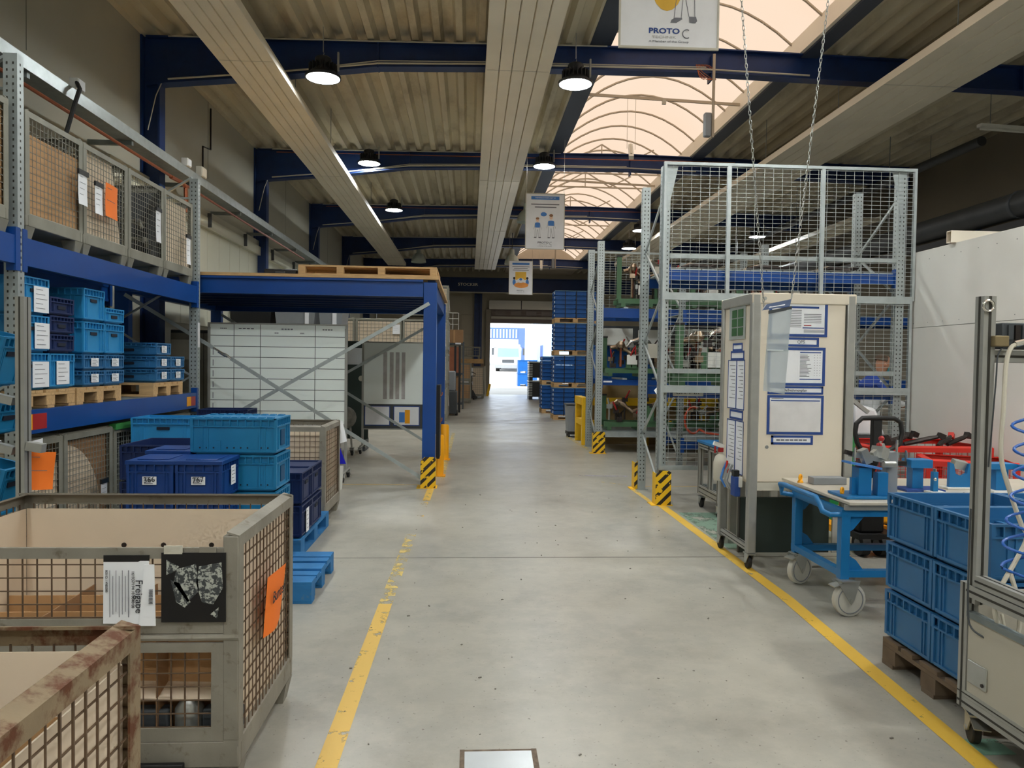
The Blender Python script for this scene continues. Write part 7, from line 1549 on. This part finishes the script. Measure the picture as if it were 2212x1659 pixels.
# ================================================================== HANGING SIGN ON CHAINS
hs = thing('hanging_pocket_sign', 'clear plastic pocket sign hung on two chains above the cabinet', 'sign', (1.86, 4.4, 0))
def chain(p0, p1):
    p0 = Vector(p0); p1 = Vector(p1); d = (p1 - p0); n = int(d.length / 0.028); d.normalize(); side = d.cross(Vector((0, 1, 0))).normalized(); fwd = Vector((0, 1, 0))
    mb = MB()
    for i in range(n):
        c = p0 + d * (i + 0.5) * 0.028; s = side if i % 2 else fwd
        mb.tube([c + d * (0.018 * math.sin(a)) + s * (0.007 * math.cos(a)) for a in [k * math.pi / 4 for k in range(8)]], 0.0021, 5, True)
    mb.build('chain', M_zinc, hs, kind='stuff')
chain((-0.085, 0, 1.97), (-0.52, 0, roof_z(1.4))); chain((0.085, 0, 2.02), (0.53, 0, roof_z(2.3)))
MB().hexa([(-0.095, -0.008, 1.945), (0.075, -0.006, 1.975), (0.075, 0.006, 1.975), (-0.095, 0.008, 1.945)], [(-0.06, 0.02, 1.985), (0.095, 0.02, 2.02), (0.095, 0.03, 2.02), (-0.06, 0.03, 1.985)]).build('header_plate', mat('header_blue', (62, 84, 120), 0.4), hs)
MB().hexa([(-0.055, -0.002, 1.962), (0.045, -0.001, 1.98), (0.045, 0.0, 1.98), (-0.055, 0.0, 1.962)], [(-0.035, 0.014, 1.982), (0.055, 0.014, 2.0), (0.055, 0.016, 2.0), (-0.035, 0.016, 1.982)]).build('header_label', M_paper, hs)
MB().hexa([(-0.055, -0.004, 1.925), (0.088, -0.004, 1.955), (0.088, 0.004, 1.955), (-0.055, 0.004, 1.925)], [(-0.055, -0.004, 1.945), (0.088, -0.004, 1.975), (0.088, 0.004, 1.975), (-0.055, 0.004, 1.945)]).build('clamp_bar', M_greydk, hs)
def pocket(x0, x1, za, zb, zc, zd, name, y=0.0):
    mb = MB(); n = 8
    for j in range(n + 1):
        for i in range(n + 1):
            u, v = i / n, j / n; zt = za + (zb - za) * u; z_b = zc + (zd - zc) * u
            mb.v.append((x0 + (x1 - x0) * u - 0.012 * v, y + 0.006 * math.sin(u * 5 + v * 3), zt + (z_b - zt) * v))
    for j in range(n):
        for i in range(n): a = j * (n + 1) + i; mb.quad(a, a + n + 1, a + n + 2, a + 1)
    return mb.build(name, M_poly, hs)
pocket(-0.052, 0.086, 1.927, 1.957, 1.70, 1.70, 'plastic_pocket'); pocket(-0.066, 0.07, 1.71, 1.71, 1.458, 1.44, 'plastic_pocket', -0.004)
MB().hexa([(-0.062, -0.008, 1.703), (0.072, -0.008, 1.703), (0.072, -0.003, 1.703), (-0.062, -0.003, 1.703)], [(-0.062, -0.008, 1.709), (0.072, -0.008, 1.709), (0.072, -0.003, 1.709), (-0.062, -0.003, 1.709)]).build('weld_seam', mat('film_seam', (220, 228, 230), 0.3), hs)

# ================================================================== FLOOR DETAILS
fp = thing('floor_plate', 'bright steel cover plate set into the floor', 'floor plate', (0.0, 2.55, 0.0)); MB().box(0, 0, 0, 0.275, 0.46, 0.004).build('plate', mat('bright_steel_plate', (206, 212, 216), 0.3, 0.3, 0.05, 6, alt=(120, 96, 84), altmix=(0.66, 0.70)), fp); b = MB(); b.box(-0.02, -0.02, 0, 0.0, 0.48, 0.002).box(0.275, -0.02, 0, 0.298, 0.48, 0.002).box(-0.02, 0.46, 0, 0.298, 0.478, 0.002); b.build('surround', mat('plate_grout', (112, 98, 84), 0.9, 0, 0.35, 30), fp)
rr = random.Random(11)
sp = MB()
for i in range(70):
    x, y = rr.uniform(-0.6, 2.1), rr.uniform(2.5, 9.0); s = rr.uniform(0.003, 0.009); sp.obox((x, y, s * 0.3), (s * rr.uniform(1, 2.4), s, s * 0.6), (0, 0, rr.uniform(0, 3)))
tag(sp.build('floor_crumbs', mat('crumbs', (120, 116, 108), 0.8, 0, 0.4, 30), kind='stuff'), 'tiny chips and crumbs scattered on the concrete aisle', 'debris')

# ================================================================== PERSON
pr = thing('person', 'worker in blue shirt and white coat with face mask behind the fenced rack', 'person', (5.6, 10.05, 0), 0)
def skin(name, verts, edges, radii, m, root=0, sub=2):
    me = bpy.data.meshes.new(name); me.from_pydata(verts, edges, []); o = bpy.data.objects.new(name, me); COL.objects.link(o)
    sk = o.modifiers.new('skin', 'SKIN'); 
    for i, r_ in enumerate(radii): me.skin_vertices[0].data[i].radius = r_ if isinstance(r_, tuple) else (r_, r_)
    me.skin_vertices[0].data[root].use_root = True
    ss = o.modifiers.new('sub', 'SUBSURF'); ss.levels = sub; ss.render_levels = sub
    me.materials.append(m); o.parent = pr
    return o
# facing +X, leaning forward over a bench
bv = [(0, 0, 0.92), (0.0, 0, 1.08), (0.02, 0, 1.25), (0.05, 0, 1.40), (0.09, 0, 1.50), (0.12, 0, 1.55),
      (0.04, -0.19, 1.40), (0.16, -0.24, 1.20), (0.36, -0.16, 1.12), (0.04, 0.19, 1.40), (0.16, 0.24, 1.20), (0.36, 0.16, 1.12),
      (0, -0.10, 0.86), (0.02, -0.11, 0.48), (-0.02, -0.11, 0.09), (0, 0.10, 0.86), (0.02, 0.11, 0.48), (-0.02, 0.11, 0.09), (0.14, -0.12, 0.04), (0.14, 0.12, 0.04), (0.42, -0.15, 1.12), (0.42, 0.15, 1.12)]
be = [(0, 1), (1, 2), (2, 3), (3, 4), (4, 5), (3, 6), (6, 7), (7, 8), (3, 9), (9, 10), (10, 11), (0, 12), (12, 13), (13, 14), (0, 15), (15, 16), (16, 17), (14, 18), (17, 19), (8, 20), (11, 21)]
br = [(0.14, 0.17), (0.13, 0.15), (0.13, 0.17), (0.12, 0.17), 0.06, 0.055, 0.075, 0.055, 0.045, 0.075, 0.055, 0.045, 0.085, 0.06, 0.045, 0.085, 0.06, 0.045, 0.035, 0.035, 0.04, 0.04]
body = skin('body', bv, be, br, M_workwhite)
# shirt over shoulders, head, hands
skin('shirt', [(0.03, 0, 1.30), (0.05, 0, 1.42), (0.09, 0, 1.49), (0.04, -0.2, 1.40), (0.12, -0.24, 1.26), (0.04, 0.2, 1.40), (0.12, 0.24, 1.26)], [(0, 1), (1, 2), (1, 3), (3, 4), (1, 5), (5, 6)], [(0.145, 0.185), (0.135, 0.18), 0.075, 0.09, 0.072, 0.09, 0.072], M_workblue)
hd = MB().lathe([(0.001, -0.135), (0.05, -0.12), (0.07, -0.07), (0.082, 0.0), (0.083, 0.06), (0.07, 0.105), (0.035, 0.132), (0.001, 0.137)], n=20)
hd.v = [(x * 1.18 + (0.012 if z < -0.02 else 0), y * 0.95, z) for x, y, z in hd.v]
for s in (-1, 1): hd.ball((-0.005, s * 0.08, -0.005), 0.024, 8, 6)
hd.prism([(0.09, 0.012), (0.118, -0.028), (0.09, -0.034)], 'y', -0.012, 0.012)
h_ = hd.build('head', M_skin, pr, loc=(0.17, 0, 1.66), rot=(0, R(18), 0))
hr = MB().lathe([(0.085, 0.045), (0.085, 0.07), (0.073, 0.112), (0.038, 0.138), (0.001, 0.142)], n=20); hr.v = [(x * 1.16 - 0.03, y, z) for x, y, z in hr.v]; hr.build('hair', M_hair, h_)
mk = MB().lathe([(0.06, -0.115), (0.088, -0.07), (0.096, -0.03), (0.094, -0.008)], n=24); mk.v = [(x * 1.2 + 0.014, y, z) for x, y, z in mk.v]; mk.f = [f for f in mk.f if sum(mk.v[i][0] for i in f) / len(f) > 0.03]; mk.m = [0] * len(mk.f); mk.build('face_mask', M_mask, h_)
for s in (-1, 1): MB().ball((0.098, s * 0.032, 0.02), 0.010, 8, 6).build('eye', M_hair, h_)
for s in (-1, 1):
    V = [(0.44, s * 0.15, 1.12), (0.50, s * 0.145, 1.11)]; E_ = [(0, 1)]; r_ = [0.035, 0.034]
    for i, dy in enumerate((-0.03, -0.01, 0.012, 0.032)):
        b0 = len(V); V += [(0.545, s * 0.145 + dy, 1.105), (0.575 + 0.008 * (i in (1, 2)), s * 0.145 + dy, 1.085), (0.585, s * 0.145 + dy, 1.055)]; E_ += [(1, b0), (b0, b0 + 1), (b0 + 1, b0 + 2)]; r_ += [0.011, 0.009, 0.008]
    b0 = len(V); V += [(0.49, s * 0.10, 1.10), (0.53, s * 0.09, 1.08)]; E_ += [(0, b0), (b0, b0 + 1)]; r_ += [0.013, 0.010]
    skin('hand', V, E_, r_, M_skin, 0, 1)
t = thing('work_bench', 'work bench the masked worker leans over', 'bench', (5.95, 9.7, 0)); MB().box(0, 0, 0.98, 0.9, 0.9, 1.03).build('top', M_steeltop, t)
for x in (0.02, 0.82):
    for y in (0.02, 0.82): MB().box(x, y, 0, x + 0.06, y + 0.06, 0.98).build('leg', M_greydk, t)
